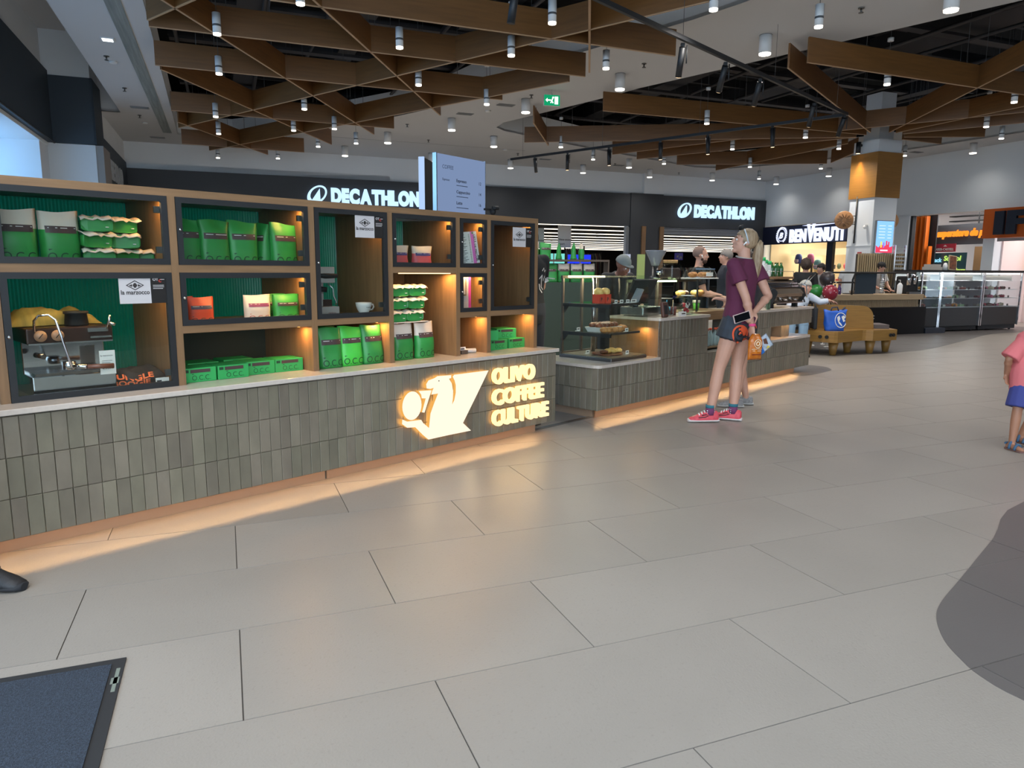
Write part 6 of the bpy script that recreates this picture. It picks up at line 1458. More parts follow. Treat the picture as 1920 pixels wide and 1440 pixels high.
MB().box(-.16, .16, -.03, .03, 0, .36, r=.02).build('body', mat('bag_black', '#1c1d20', .6), t); MB().tube([(-.15, 0, .34), (-.1, .03, .44), (.1, .03, .44), (.15, 0, .34)], .012, n=6).build('strap', mat('bag_black', '#1c1d20', .6), t)
# ================================================================ MAT, BANNER, WALL LETTERING
t = thing('door_mat', 'dark blue grey entrance mat with black rubber edge at the corner of the floor', 'mat', rw(0, 0), RTH)
MB().box(-1.8, -.39, .9, 2.67, .0005, .006).build('rubber_edge', mat('rubber', '#1d1e20', .7), t)
PILE = mat('mat_pile', '#303a48', .95, color2='#151c25', vscale=(170, 170, 170), bump=1.0, bscale=260)
bm = MB().box(-1.75, -.43, .95, 2.63, .004, .0105).build('pile', PILE, t)
MB().box(-.412, -.400, 2.45, 2.6, .0061, .0065).box(-.42, -.395, 2.5, 2.54, .0061, .0065).build('edge_marking', mat('mat_print', '#6b7268', .7), t)
MB().text('COFFEE TO GO', .58, (-2.315, 18.35, 3.40), (0, 1, 0), (0, 0, 1), .03, bold=.03, fit=3.0).build('wall_lettering', mat('grey_white_letter', '#b4bac0', .6), WL)
t = thing('window_banner', 'bright green banner with dark lettering hanging in the window bay', 'banner', rw(-3.75, 0), RTH)
GB = mat('banner_green', '#129a66', .6)
o = MB().box(-.01, .01, 12.9, 14.25, 2.0, 3.66, 0).text('COFFEE', .25, (.015, 13.20, 3.0), (0, 1, 0), (0, 0, 1), .004, m=1, bold=.02).text('CULTURE', .25, (.015, 13.12, 2.68), (0, 1, 0), (0, 0, 1), .004, m=1, bold=.02).build('banner', [GB, PRINTG], t)
MB().box(-.03, .03, 12.85, 14.3, 3.66, 3.70).build('top_rail', BLACKM, t); MB().tube([(0, 13.0, 3.7), (0, 13.0, 3.82)], .006, n=5).tube([(0, 14.1, 3.7), (0, 14.1, 3.82)], .006, n=5).build('hanger', WIRE, t)
# ================================================================ PEOPLE
from mathutils.bvhtree import BVHTree
SKIN = mat('skin_fair', '#b98a74', .55, var=.05, vscale=(12, 12, 12)); SKIN2 = mat('skin_tan', '#9a6a50', .55, var=.05, vscale=(12, 12, 12)); SKIN3 = mat('skin_brown', '#6a4434', .55)
EYEW = mat('eye_white', '#d8d4cf', .3); IRIS = mat('iris', '#3a2c24', .3); LIP = mat('lip', '#9a5a50', .5)
def remesh(mb, name, material, parent, vox, smooth=4, hole=None):
    o = mb.build(name, material, parent)
    m = o.modifiers.new('r', 'REMESH'); m.mode = 'VOXEL'; m.voxel_size = vox; m.use_smooth_shade = True
    s = o.modifiers.new('s', 'SMOOTH'); s.iterations = smooth; s.factor = .5
    dg = bpy.context.evaluated_depsgraph_get(); me = bpy.data.meshes.new_from_object(o.evaluated_get(dg))
    o.modifiers.clear(); old = o.data; o.data = me; bpy.data.meshes.remove(old)
    for p in me.polygons: p.use_smooth = True
    return o
def V3(*a): return Vector(a)
def ell(c, rx, ry, n=16, ax=None, tilt=0.0):
    """elliptic ring round c; ax: unit axis (defaults up); yaw tilt about it"""
    ax = Vector((0, 0, 1)) if ax is None else ax.normalized()
    x = Vector((math.cos(tilt), math.sin(tilt), 0)); x = (x - ax * x.dot(ax)).normalized(); y = ax.cross(x)
    return [Vector(c) + x * (rx * math.cos(q)) + y * (ry * math.sin(q)) for q in [2 * PI * i / n for i in range(n)]]
def limb(mb, pts, rad, n=12, sub=3, end=True):
    P = [Vector(p) for p in pts]; out = []; R = []
    for i in range(len(P) - 1):
        for k in range(sub):
            t = k / sub; out.append(P[i].lerp(P[i + 1], t)); R.append(rad[i] + (rad[i + 1] - rad[i]) * t)
    out.append(P[-1]); R.append(rad[-1]); mb.tube(out, R, n=n); mb.ball(out[0], R[0], n=10, k=6)
    if end: mb.ball(out[-1], R[-1], n=10, k=6)
    for p, r_ in zip(P[1:-1], rad[1:-1]): mb.ball(p, r_, n=10, k=6)
def torso(mb, J, f, g=0.0, lo=-.14, hi=1.0):
    """f: female; g: growth of every radius; lo: how far under the pelvis it starts"""
    pe, ch, nk = J['pelvis'], J['chest'], J['neck']; a = (ch - pe); b = (nk - ch); w = J.get('girth', 1.0); tw = J.get('twist', 0.0)
    S = [(pe + a * (lo / .37), .145, .10), (pe - a * .1, .165, .118), (pe + a * .10, .165, .115), (pe + a * .45, .128 if f else .143, .095 if f else .108), (ch - a * .12, .142 if f else .16, .108 if f else .115), (ch + b * .15, .15 if f else .172, .11 if f else .115), (ch + b * .5, .150 if f else .172, .09 if f else .095), (ch + b * .74, .115 if f else .13, .075)]
    if hi >= 1: S.append((nk, .062, .062))
    rings = []
    for i, (c, rx, ry) in enumerate(S):
        p = S[max(0, i - 1)][0]; q = S[min(len(S) - 1, i + 1)][0]
        rings.append(ell(c, rx * w + g, ry * w + g, 20, q - p, tw * i / 8))
    mb.ring_loft(rings)
def hand(mb, wr, dr, pn, size=1.0, curl=.5, thumb=1):
    """palm leaving the wrist along dr, palm normal pn, fingers curled towards pn"""
    d = Vector(dr).normalized(); n = Vector(pn); n = (n - d * n.dot(d)).normalized(); s = d.cross(n) * thumb
    wr = Vector(wr); c = wr + d * .045 * size
    mb.ring_loft([[wr + d * t * size + s * (w * math.cos(q)) * size + n * (h * math.sin(q)) * size for q in [2 * PI * i / 12 for i in range(12)]] for t, w, h in ((-.01, .024, .019), (.02, .034, .017), (.06, .041, .016), (.09, .040, .013))])
    for k, L in enumerate((.068, .078, .073, .056)):
        b = wr + d * .086 * size + s * (.031 - .0205 * k) * size; p = [b]; a = 0
        for seg, l in enumerate((.45, .32, .25)):
            a += curl * (.8 if seg == 0 else .9); p.append(p[-1] + (d * math.cos(a) + n * math.sin(a)) * L * l * size)
        limb(mb, p, [.0092 * size, .0086 * size, .0078 * size, .0066 * size], 8, 1)
    b = wr + d * .028 * size + s * .03 * size
    limb(mb, [b, b + (d * .6 + s * .7 + n * .3) * .038 * size, b + (d * .95 + s * .55 + n * .7) * .068 * size], [.012 * size, .0105 * size, .008 * size], 8, 1)
def head(mb, c, yaw, pitch, roll=0.0, s=1.0):
    """adds skull and face; returns the head matrix (local -y is the face)"""
    M = Matrix.Translation(c) @ Matrix.Rotation(yaw, 4, 'Z') @ Matrix.Rotation(pitch, 4, 'X') @ Matrix.Rotation(roll, 4, 'Y') @ Matrix.Scale(s, 4)
    old = mb.T; mb.T = M
    mb.ball((0, .018, .03), (.074, .092, .088), n=18, k=12).ball((0, -.022, -.035), (.056, .064, .075), n=16, k=10)
    mb.ball((0, -.066, -.092), (.024, .022, .018)).ball((0, -.060, -.03), (.046, .03, .05))
    mb.ball((0, -.098, -.016), (.011, .018, .014)).tube([(0, -.086, .018), (0, -.105, -.014)], [.008, .012], n=8)
    mb.ball((0, -.078, .028), (.048, .014, .010)).ball((0, -.086, -.052), (.022, .010, .006)).ball((0, -.084, -.061), (.019, .010, .006))
    for q in (-1, 1): mb.ball((q * .074, .012, -.008), (.009, .02, .030)).ball((q * .036, -.062, -.022), (.02, .018, .02))
    mb.T = old; return M
def face_bits(M, parent, s=1.0):
    mb = MB(); mb.T = M
    for q in (-1, 1): mb.ball((q * .030, -.077, .006), (.0125, .010, .0095), 0, 10, 6).ball((q * .030, -.0855, .006), (.005, .003, .005), 1, 8, 6).tube([(q * .014, -.091, .024), (q * .032, -.089, .029), (q * .048, -.078, .024)], [.003, .0035, .002], 1, 6)
    mb.tube([(-.02, -.0915, -.056), (0, -.0955, -.0555), (.02, -.0915, -.056)], [.002, .005, .002], 2, 6)
    mb.build('face', [EYEW, IRIS, LIP], parent)
DEF = dict(pelvis=(0, 0, .93), chest=(0, 0, 1.30), neck=(0, .005, 1.47), head=(0, -.015, 1.605),
           shL=(.17, 0, 1.415), elL=(.215, .03, 1.13), wrL=(.215, -.03, .885), shR=(-.17, 0, 1.415), elR=(-.215, .03, 1.13), wrR=(-.215, -.03, .885),
           hipL=(.088, 0, .90), knL=(.095, -.012, .49), anL=(.095, .02, .09), hipR=(-.088, 0, .90), knR=(-.095, -.012, .49), anR=(-.095, .02, .09))
def human(label, loc, rotz, female=False, scale=1.0, vox=.012, skin=None, face=(0, 0, 0), top=None, sleeve=.62, bottom=None, leg=1.0, hem=0.0, toesL=(0, -1, 0), toesR=(0, -1, 0), hdL=(0, -.2, -1), hdR=(0, -.2, -1), pnL=(0, -1, -.2), pnR=(0, -1, -.2), curl=.4, shoes=True, shoe_mat=None, group=None, loose=.018, longsleeve=False, sl=.004, **J):
    t = thing('person', label, 'person', loc, rotz, group)
    skin = skin or SKIN
    K = {k: Vector(v) for k, v in DEF.items()}
    for k, v in J.items(): K[k] = Vector(v) if isinstance(v, (tuple, list)) else v
    for k in list(K):
        if isinstance(K[k], Vector): K[k] = K[k] * scale
    sc = scale; mb = MB()
    torso(mb, K, female)
    limb(mb, [K['neck'] - V3(0, 0, .03), K['neck'].lerp(K['head'], .55)], [.056 * sc, .052 * sc])
    M = head(mb, K['head'], face[0], face[1], face[2], sc)
    for sd, th in (('L', -1), ('R', 1)):
        limb(mb, [K['chest'].lerp(K['neck'], .6), K['sh' + sd], K['el' + sd], K['wr' + sd]], [.06 * sc, (.050 if female else .058) * sc, (.038 if female else .043) * sc, (.025 if female else .029) * sc])
        mb.ball(K['el' + sd].lerp(K['wr' + sd], .25), (.041 if female else .046) * sc)
        hand(mb, K['wr' + sd], (hdL, hdR)[sd == 'R'], (pnL, pnR)[sd == 'R'], .98 * sc, curl, th)
        kn, an, hp = K['kn' + sd], K['an' + sd], K['hip' + sd]
        limb(mb, [hp, hp.lerp(kn, .5), kn, kn.lerp(an, .35), an], [.088 * sc, .074 * sc, .054 * sc, .055 * sc, .036 * sc])
        tv = Vector((toesL, toesR)[sd == 'R']).normalized()
        limb(mb, [an - tv * .03 - V3(0, 0, .045 * sc), an + tv * .07 * sc - V3(0, 0, .05 * sc), an + tv * .15 * sc - V3(0, 0, .062 * sc)], [.034 * sc, .036 * sc, .026 * sc], sub=2)
        if shoes:
            s2 = MB(); L = .275 * sc; up = V3(0, 0, 1); sx = tv.cross(up); base = Vector((an.x, an.y, max(0, an.z - .095 * sc))) - tv * .075 * sc
            prof = [(0, .030, .088), (.05, .037, .102), (.3, .040, .104), (.5, .045, .090), (.62, .047, .076), (.8, .048, .058), (.95, .036, .042), (1.0, .016, .026)]
            s2.ring_loft([[base + tv * (u * L) + sx * (w * sc * math.cos(q)) + up * (.022 * sc + max(-.006, (hh * sc - .022 * sc) * math.sin(q))) for q in [2 * PI * i / 16 for i in range(16)]] for u, w, hh in prof], 0)
            s2.ring_loft([[base + tv * (-.01 + u * (L + .015)) + sx * (w * sc * 1.06 * math.cos(q)) + up * (.0165 * sc + .0165 * sc * math.sin(q)) for q in [2 * PI * i / 16 for i in range(16)]] for u, w, hh in prof], 1)
            s2.build('shoe', shoe_mat or [BLACKM, BLACKM], t)
    remesh(mb, 'body', skin, t, vox)
    face_bits(M, t)
    if bottom:
        mb = MB(); w = loose
        P2 = dict(K); torso(mb, P2, female, .012 * sc, -.16, 0)
        if True:
            mb2 = MB(); pe, ch = K['pelvis'], K['chest']; a = ch - pe
            mb2.ring_loft([ell(pe + a * q, (rx + .012) * sc, (ry + .012) * sc, 20, a) for q, rx, ry in ((-.42, .13, .09), (-.1, .168, .12), (.12, .165, .117), (.28, .15, .108))])
        for sd in 'LR':
            hp, kn, an = K['hip' + sd], K['kn' + sd], K['an' + sd]
            if leg <= .5: e = hp.lerp(kn, leg * 2); limb(mb2, [hp + V3(0, 0, .02), hp.lerp(e, .5), e], [.098 * sc + w * .3, .095 * sc + w * .8, .092 * sc + w], sub=2, end=False)
            else:
                limb(mb2, [hp + V3(0, 0, .02), hp.lerp(kn, .5), kn, kn.lerp(an, .5), kn.lerp(an, (leg - .5) * 2 - .04)], [.098 * sc, .084 * sc + w * .5, .066 * sc + w * .6, .060 * sc + w * .7, .048 * sc + w], end=False)
        remesh(mb2, 'shorts' if leg <= .5 else 'trousers', bottom, t, vox)
    if top:
        mb = MB(); torso(mb, K, female, .016 * sc, -.13 - hem, 1)
        for sd in 'LR':
            sh, el, wr = K['sh' + sd], K['el' + sd], K['wr' + sd]
            if longsleeve: limb(mb, [K['chest'].lerp(K['neck'], .6), sh, el, el.lerp(wr, .93)], [.068 * sc, .066 * sc, .055 * sc, .043 * sc], end=False)
            else: limb(mb, [K['chest'].lerp(K['neck'], .6), sh, sh.lerp(el, sleeve)], [.068 * sc, .064 * sc, .062 * sc + sl], end=False)
        remesh(mb, 'shirt' if not longsleeve else 'jacket', top, t, vox)
    t['_M'] = [x for r_ in M for x in r_]
    return t, K, M
def project(target, polys, center, direction, name, mats, up=(0, 0, 1), off=.004):
    """lay flat print polygons [(pts2d, material)] on the surface of target, seen along direction"""
    me = target.data; bv = BVHTree.FromPolygons([v.co for v in me.vertices], [p.vertices for p in me.polygons])
    d = Vector(direction).normalized(); u = Vector(up); x = d.cross(u).normalized(); y = x.cross(d)
    mb = MB()
    for pts, m in polys:
        vs = []
        for px, py in pts:
            o = Vector(center) + x * px + y * py - d * .6
            h = bv.ray_cast(o, d)
            vs.append((h[0] if h[0] is not None else o + d * .6) - d * off)
        n = len(vs)
        if m >= 100: mb.add(vs, [(i, i + 1, i + 1 + n // 2, i + n // 2) for i in range(n // 2 - 1)], m - 100, True)
        else: mb.add(vs, [tuple(range(n))], m, True)
    return mb.build(name, mats, target)
def ringpoly(r0, r1, n=24, sy=1.0, egg=0.0):
    f = lambda r_, q: (r_ * math.cos(q), sy * r_ * math.sin(q) * (1 + egg * (math.sin(q) < 0)))
    return [f(r0, 2 * PI * i / n) for i in range(n + 1)] + [f(r1, 2 * PI * i / n) for i in range(n + 1)]
def stroke(pts, w):
    P = [Vector((p[0], p[1])) for p in pts]; a, b = [], []
    for i, p in enumerate(P):
        t = (P[min(i + 1, len(P) - 1)] - P[max(i - 1, 0)]).normalized(); n = Vector((-t.y, t.x)) * w / 2
        a.append(tuple(p + n)); b.append(tuple(p - n))
    return a + b
def hair_cap(M, parent, material, back=.0, low=-.03, front=.035, name='hair', grow=1.07, seed=0, rough=.004):
    """skull cap open towards the face"""
    mb = MB(); mb.T = M; n, k = 24, 14; vs = []; fs = []
    for j in range(k + 1):
        th = PI * j / k
        for i in range(n):
            q = 2 * PI * i / n
            x, y, z = math.sin(th) * math.cos(q), math.sin(th) * math.sin(q), math.cos(th)
            g = grow + noise.noise(Vector((x * 4 + seed, y * 4, z * 4))) * rough * 12
            vs.append((x * .074 * g, .018 + y * .092 * g, .03 + z * .088 * g))
    for j in range(k):
        for i in range(n):
            a = [j * n + i, j * n + (i + 1) % n, (j + 1) * n + (i + 1) % n, (j + 1) * n + i]
            c = sum((Vector(vs[p]) for p in a), Vector()) / 4
            lim = low + (front - low) * min(1, max(0, (-c.y + .01) / .06)) + .0
            if c.z > lim: fs.append(a)
    mb.add(vs, fs, 0, True)
    o = mb.build(name, material, parent); s = o.modifiers.new('t', 'SOLIDIFY'); s.thickness = .008; s.offset = 0
    return o
BLOND = mat('hair_blond', '#a58e72', .5, color2='#7d6448', vscale=(60, 60, 6), bump=.5, bscale=140); DARKH = mat('hair_dark', '#1f1714', .5, bump=.5, bscale=120); BROWNH = mat('hair_brown', '#4a362a', .6, color2='#2c1f18', vscale=(40, 40, 40), bump=1, bscale=70); GREYH = mat('hair_grey', '#77706a', .7, bump=.5, bscale=140)
def at_head(o, M): o.matrix_local = M; return o

# ---- the woman at the counter
BURG = mat('tee_burgundy', '#561a38', .8, bump=.25, bscale=40); SHORT = mat('shorts_slate', '#20262f', .7, color2='#303844', vscale=(9, 9, 9), bump=.2, bscale=40)
w, K, M = human('blonde woman in burgundy T-shirt and dark shorts holding her hands behind her back', (2.05, 6.5, 0), math.radians(-140), True, 1.0, .007,
    face=(math.radians(48), math.radians(-12), 0), head=(-.01, .0, 1.615), neck=(-.01, .01, 1.47), top=BURG, sleeve=.54, sl=.014, hem=-.10, bottom=SHORT, leg=.17, loose=.028,
    hipL=(.088, 0, .90), knL=(.165, -.075, .485), anL=(.235, -.10, .095), hipR=(-.088, 0, .90), knR=(-.035, -.02, .485), anR=(.012, -.005, .095), toesL=(.80, -.60, 0), toesR=(.38, -.92, 0),
    shL=(.165, .02, 1.415), elL=(.135, .14, 1.13), wrL=(.085, .185, .885), hdL=(-.02, .02, -1), pnL=(-.9, .3, 0), shR=(-.165, .02, 1.415), elR=(-.165, .175, 1.14), wrR=(.045, .175, 1.005), hdR=(.95, .05, -.30), pnR=(.05, -.3, -1), curl=.75,
    shoe_mat=[mat('shoe_coral', '#d4505a', .6, color2='#c03a48', vscale=(30, 30, 30)), mat('shoe_sole', '#c9bdb8', .6)])
body = [c for c in kids(w) if c.name.startswith('body')][0]; shorts = [c for c in kids(w) if c.name.startswith('shorts')][0]
hair_cap(M, w, BLOND, low=-.05, front=.055, grow=1.05)
mb = MB(); mb.T = M
mb.ball((0, .105, .035), (.026, .03, .028)); pt = []
for i in range(12):
    q = i / 11; pt.append((.012 * math.sin(i * 1.1), .125 + .035 * math.sin(q * 3), .04 - .46 * q))
mb.tube(pt, [.022, .034, .042, .047, .049, .048, .046, .044, .04, .034, .026, .012], n=12)
for s in (-1, 1): mb.tube([(s * .018 + .012 * math.sin(i * 1.4 + s), .14 + .03 * math.sin(i * .3), .03 - .045 * i) for i in range(10)], [.015, .02, .022, .022, .021, .02, .019, .017, .014, .006], n=8)
mb.build('ponytail', BLOND, w)
mb = MB(); mb.T = M; mb.tube([(.03 * math.cos(q), .108 + .006 * math.sin(q), .035 + .03 * math.sin(q)) for q in [2 * PI * i / 14 for i in range(14)]], .007, n=6, closed=True).build('hair_tie', BLACKM, w)
mb = MB(); mb.T = M
for s in (-1, 1): mb.tube([(s * .078, .02, -.01), (s * .083, -.02, .06), (s * .075, -.045, .10)], .006, 0, 6).ball((s * .035, -.058, .118), (.032, .018, .022), 1, 10, 6)
mb.tube([(-.03, -.06, .125), (.03, -.06, .125)], .006, 0, 6).build('sunglasses', [mat('glasses_white', '#b9c4cc', .3), BLACKM], w)
mb = MB(); mb.T = M; mb.ball((.080, -.004, -.008), (.008, .010, .010)).tube([(.081, -.008, -.012), (.080, -.02, -.034)], .005, n=6).build('earbud', WHITE, w)
mb = MB()
mb.tube([Vector((-.01, .0, 1.475)) + Vector((.072 * math.cos(q), .066 * math.sin(q) + .006, .006 - .012 * math.sin(q))) for q in [2 * PI * i / 20 for i in range(20)]], .006, n=6, closed=True).build('collar_trim', mat('collar_white', '#a9a49c', .8), w)
for an in ('anL', 'anR'):
    a = K[an]; mb = MB().tube([a + V3(0, 0, -.03), a + V3(0, 0, .035)], .040, 0, 14).tube([a + V3(0, 0, .035), a + V3(0, 0, .062)], [.041, .042], 1, 14)
    for i in range(9): mb.ball(a + V3(.040 * math.cos(i * 2.1), .040 * math.sin(i * 2.1), -.025 + .006 * i), .004, 2, 6, 4)
    mb.build('sock', [mat('sock_plum', '#6b3358', .9), mat('sock_teal', '#2f6a78', .9), PAPER], w)
ORP = mat('shorts_orange', '#d8532a', .7)
for c, dr, nm in (((.115, .09, .815), (-.833, -.54, 0), 'orange ring pattern on the near leg of the shorts'), ((-.06, .12, .815), (-.45, -.89, 0), 'orange ring pattern on the far leg of the shorts')):
    P = []
    for r0, r1, m in ((.0, .068, 100), (.014, .024, 101), (.042, .052, 101)):
        P.append((ringpoly(r0 + .0001, r1, 28, 1.12, .25), m))
    o = project(shorts, P[:1], c, dr, 'ring_print', [ORP]); o['label'] = nm
    project(shorts, [(p, 100) for p, m in P[1:]], c, dr, 'ring_outline', [BLACKM], off=.0055)
b = K['wrL'] + V3(.0, 0, .01); MB().tube([b + V3(0, 0, -.012), b + V3(0, 0, .012)], [.0295, .0295], n=16).build('wristband', mat('band_pink', '#d8407a', .5), w)
def wl(o, base, x, y, z): o.location = base.matrix_world @ Vector((x, y, z)) if False else base.location + Matrix.Rotation(base.rotation_euler.z, 3, 'Z') @ Vector((x, y, z)); return o
# phone, snack bag and packet in her hands: things of their own
ph = thing('phone', 'black phone in a pale pink case held in the woman\'s right hand', 'phone', (0, 0, 0), math.radians(-140) + math.radians(120))
wl(ph, w, .205, .155, .965); ph.rotation_euler = (0, 0, math.radians(8))
o = MB().box(-.078, .078, -.005, .005, -.038, .038, r=.004).build('case', mat('case_pink', '#b9a09a', .5), ph); o.rotation_euler = (0, -.30, 0)
o = MB().box(-.070, .070, -.0062, -.005, -.032, .032).build('display', mat('phone_black', '#0c0d10', .08), ph); o.rotation_euler = (0, -.30, 0)
def pillow(wd, ht, dp, seed, squash=.0):
    mb = MB(); n = 12; vs = []; fs = []; r_ = random.Random(seed)
    for s in (-1, 1):
        for j in range(n + 1):
            for i in range(n + 1):
                u, v = -1 + 2 * i / n, -1 + 2 * j / n; e = max(0, (1 - abs(u) ** 2.5)) ** .5 * max(0, (1 - abs(v) ** 3)) ** .5
                y = s * dp / 2 * e * (1 + .25 * math.sin(5 * u + 3 * v + seed)); vs.append((u * wd / 2 * (1 - squash * (v > .5) * (v - .5)), y, ht * (v + 1) / 2 - ht))
    m = (n + 1) ** 2
    for s in (0, 1):
        for j in range(n):
            for i in range(n):
                q = (s * m + j * (n + 1) + i, s * m + j * (n + 1) + i + 1, s * m + (j + 1) * (n + 1) + i + 1, s * m + (j + 1) * (n + 1) + i); fs.append(q if s == 0 else q[::-1])
    return mb.add(vs, fs, 0, True)
ob = thing('snack_bag', 'orange shiny snack bag hanging from the woman\'s left hand', 'bag', (0, 0, 0), math.radians(20))
wl(ob, w, .085, .225, .82); ob.rotation_euler = (0, 0, math.radians(14))
bg = pillow(.135, .23, .06, 3, .9).build('pouch', mat('orange_foil', '#c9731c', .22, color2='#a8520f', vscale=(16, 16, 16), bump=1.2, bscale=24), ob)
mb = MB(); mb.tube([(.032 * math.cos(q) + .005, -.036, -.085 + .036 * math.sin(q)) for q in [2 * PI * i / 16 for i in range(16)]], .004, 0, 5, closed=True).tube([(.015 * math.cos(q) + .005, -.037, -.085 + .018 * math.sin(q)) for q in [2 * PI * i / 10 for i in range(10)]], .006, 0, 5, closed=True)
mb.box(-.04, .04, -.034, -.032, -.150, -.146, 0).box(-.045, .045, -.034, -.030, -.185, -.176, 1).tube([(-.05, -.031, -.135), (0, -.036, -.130), (.05, -.031, -.135)], .003, 0, 5)
mb.build('print', [mat('foil_cream', '#e5c8a0', .4), mat('foil_brown', '#7a2f10', .4)], ob)
pk = thing('snack_packet', 'blue and white crinkled packet held beside the orange bag in the woman\'s left hand', 'packet', (0, 0, 0), 0)
wl(pk, w, .02, .225, .775); pk.rotation_euler = (0, math.radians(-38), math.radians(10))
pillow(.15, .13, .03, 7).build('pouch', mat('packet_white', '#b9c0c8', .25, color2='#8a97a8', vscale=(20, 20, 20), bump=1.2, bscale=24), pk)
mb = MB(); f2 = lambda x, z: -.017
for pts, m in (([(-.07, -.125), (-.035, -.125), (-.02, -.01), (-.07, -.01)], 0), ([(.0, -.06), (.03, -.085), (.045, -.03), (.015, -.02)], 1), ([(-.01, -.11), (.03, -.115), (.02, -.09)], 2)): mb.add([(x, f2(x, z) - .0015 * m, z) for x, z in pts], [(0, 1, 2, 3)[:len(pts)]], m)
mb.build('print', [mat('packet_blue', '#1f5fa8', .3), mat('packet_brown', '#5a3320', .4), mat('packet_yellow', '#c9b040', .4)], pk)
# laces and swoosh-like stripe on her shoes
for an, tv in (('anL', V3(.80, -.60, 0)), ('anR', V3(.38, -.92, 0))):
    a = K[an]; tv = tv.normalized(); sx = tv.cross(V3(0, 0, 1)); mb = MB()
    for i in range(4):
        c = a + tv * (.03 + .024 * i); c.z = .112 - .013 * i; mb.tube([c - sx * .026 - V3(0, 0, .008), c + V3(0, 0, .004), c + sx * .026 - V3(0, 0, .008)], .0055, n=6)
    mb.build('laces', WHITE, w)
    st = MB(); b0 = Vector((a.x, a.y, 0)) - tv * .075
    for s in (-1, 1): st.tube([b0 + tv * u + sx * (s * y) + V3(0, 0, z) for u, y, z in ((.19, .044, .045), (.13, .043, .050), (.10, .040, .062), (.12, .040, .074), (.16, .041, .066))], .004, n=5)
    st.build('side_stripe', BLACKM, w)
# ---- the person hidden behind her (grey trainers)
GRS = [mat('trainer_grey', '#8d8a88', .7, color2='#6f6b6a', vscale=(60, 60, 60)), mat('trainer_sole', '#a9a49e', .6)]
p2, K2, M2 = human('person in grey trainers and dark clothes hidden behind the blonde woman', (2.34, 7.25, 0), math.radians(-100), True, .90, .012, face=(0, .1, 0), top=mat('top_charcoal', '#2b2a30', .8), bottom=SHORT, leg=.32, loose=.02,
    anL=(.13, -.06, .09), anR=(-.05, .07, .09), elL=(.20, -.05, 1.13), wrL=(.13, -.25, 1.20), hdL=(-.2, -1, .2), pnL=(-.3, 0, -1), shoe_mat=GRS, curl=.6)
hair_cap(M2, p2, BROWNH, low=-.06, front=.04, grow=1.08)
# ---- baristas behind the counter
BLT = mat('tee_black', '#17171a', .85, bump=.2, bscale=40); JEAN = mat('trousers_dark', '#23262d', .85)
q, Kq, Mq = human('person in black T-shirt with white script on the back beside the oak shelves', (.17, 7.45, 0), math.radians(-150), False, 1.03, .012, top=BLT, bottom=JEAN, hem=.02, elL=(.21, -.10, 1.15), wrL=(.08, -.28, 1.10), elR=(-.21, -.10, 1.15), wrR=(-.06, -.28, 1.10), hdL=(-.5, -.8, 0), hdR=(.5, -.8, 0), pnL=(0, 0, -1), pnR=(0, 0, -1))
hair_cap(Mq, q, DARKH)
sh = [c for c in kids(q) if c.name.startswith('shirt')][0]
project(sh, [(stroke(p, .010), 100) for p in ([(-.02, .10), (.01, .13), (.02, .09), (.04, .11)], [(-.06, .02), (-.02, .06), (0, .0), (.03, .05), (.05, .02)], [(-.03, .05), (-.03, -.06), (.0, -.09)], [(.045, .0), (.06, .025), (.08, .0), (.06, -.02), (.045, 0)], [(.08, .0), (.12, .03), (.16, .02)], [(-.06, -.03), (-.05, -.08), (-.01, -.12)])], (-.10, .1, 1.25), (.10, -1, 0), 'script_print', [PAPER])
q, Kq, Mq = human('barista in grey cap and black clothes bending over the till', (1.15, 8.5, 0), math.radians(25), False, .97, .012, skin=SKIN3, face=(math.radians(15), math.radians(28), 0), top=BLT, bottom=JEAN, longsleeve=False,
    chest=(0, -.10, 1.22), neck=(0, -.19, 1.36), head=(.0, -.26, 1.455), shL=(.17, -.15, 1.32), shR=(-.17, -.15, 1.32), elL=(.24, -.22, 1.06), wrL=(.12, -.40, 1.02), elR=(-.24, -.22, 1.06), wrR=(-.10, -.42, 1.02), hdL=(-.2, -1, 0), hdR=(.2, -1, 0), pnL=(0, 0, -1), pnR=(0, 0, -1))
CAPG = mat('cap_grey', '#6f7472', .85)
def cap(M, parent, material, brim=1, grow=1.10, low=.02, name='cap'):
    o = hair_cap(M, parent, material, low=low, front=.04, grow=grow, name=name, rough=.0)
    if brim:
        mb = MB(); mb.T = M; s = -1 if brim > 0 else 1
        P = [(.07 * math.cos(t), s * (.075 + .07 * math.sin(t)) + .01, .038 + .0 * t) for t in [PI * i / 12 for i in range(13)]]
        mb.add(P + [(x, y, z + .008) for x, y, z in P], [tuple(range(13)), tuple(range(13, 26))[::-1]] + [(i, i + 1, i + 14, i + 13) for i in range(12)], 0, True); mb.build('brim', material, o)
    return o
cap(Mq, q, CAPG, 1)
q, Kq, Mq = human('bald bearded man in black T-shirt turned sideways behind the glass case', (2.43, 9.5, 0), math.radians(72), False, .96, .010, top=BLT, bottom=JEAN, face=(math.radians(12), .10, 0), elL=(.20, -.10, 1.12), wrL=(.12, -.3, 1.08), elR=(-.20, -.10, 1.12), wrR=(-.12, -.3, 1.08), hdL=(0, -1, -.2), hdR=(0, -1, -.2), pnL=(0, 0, -1), pnR=(0, 0, -1), head=(0, -.02, 1.63))
mb = MB(); mb.T = Mq; mb.ball((0, -.048, -.078), (.050, .046, .036), n=16, k=10).ball((0, -.02, -.055), (.066, .03, .03)); mb.build('beard', mat('beard_brown', '#3d2619', .8, bump=1, bscale=120), q)
hair_cap(Mq, q, mat('stubble', '#6f5a50', .8), low=-.02, front=.2, grow=1.012, name='cropped_hair', rough=0)
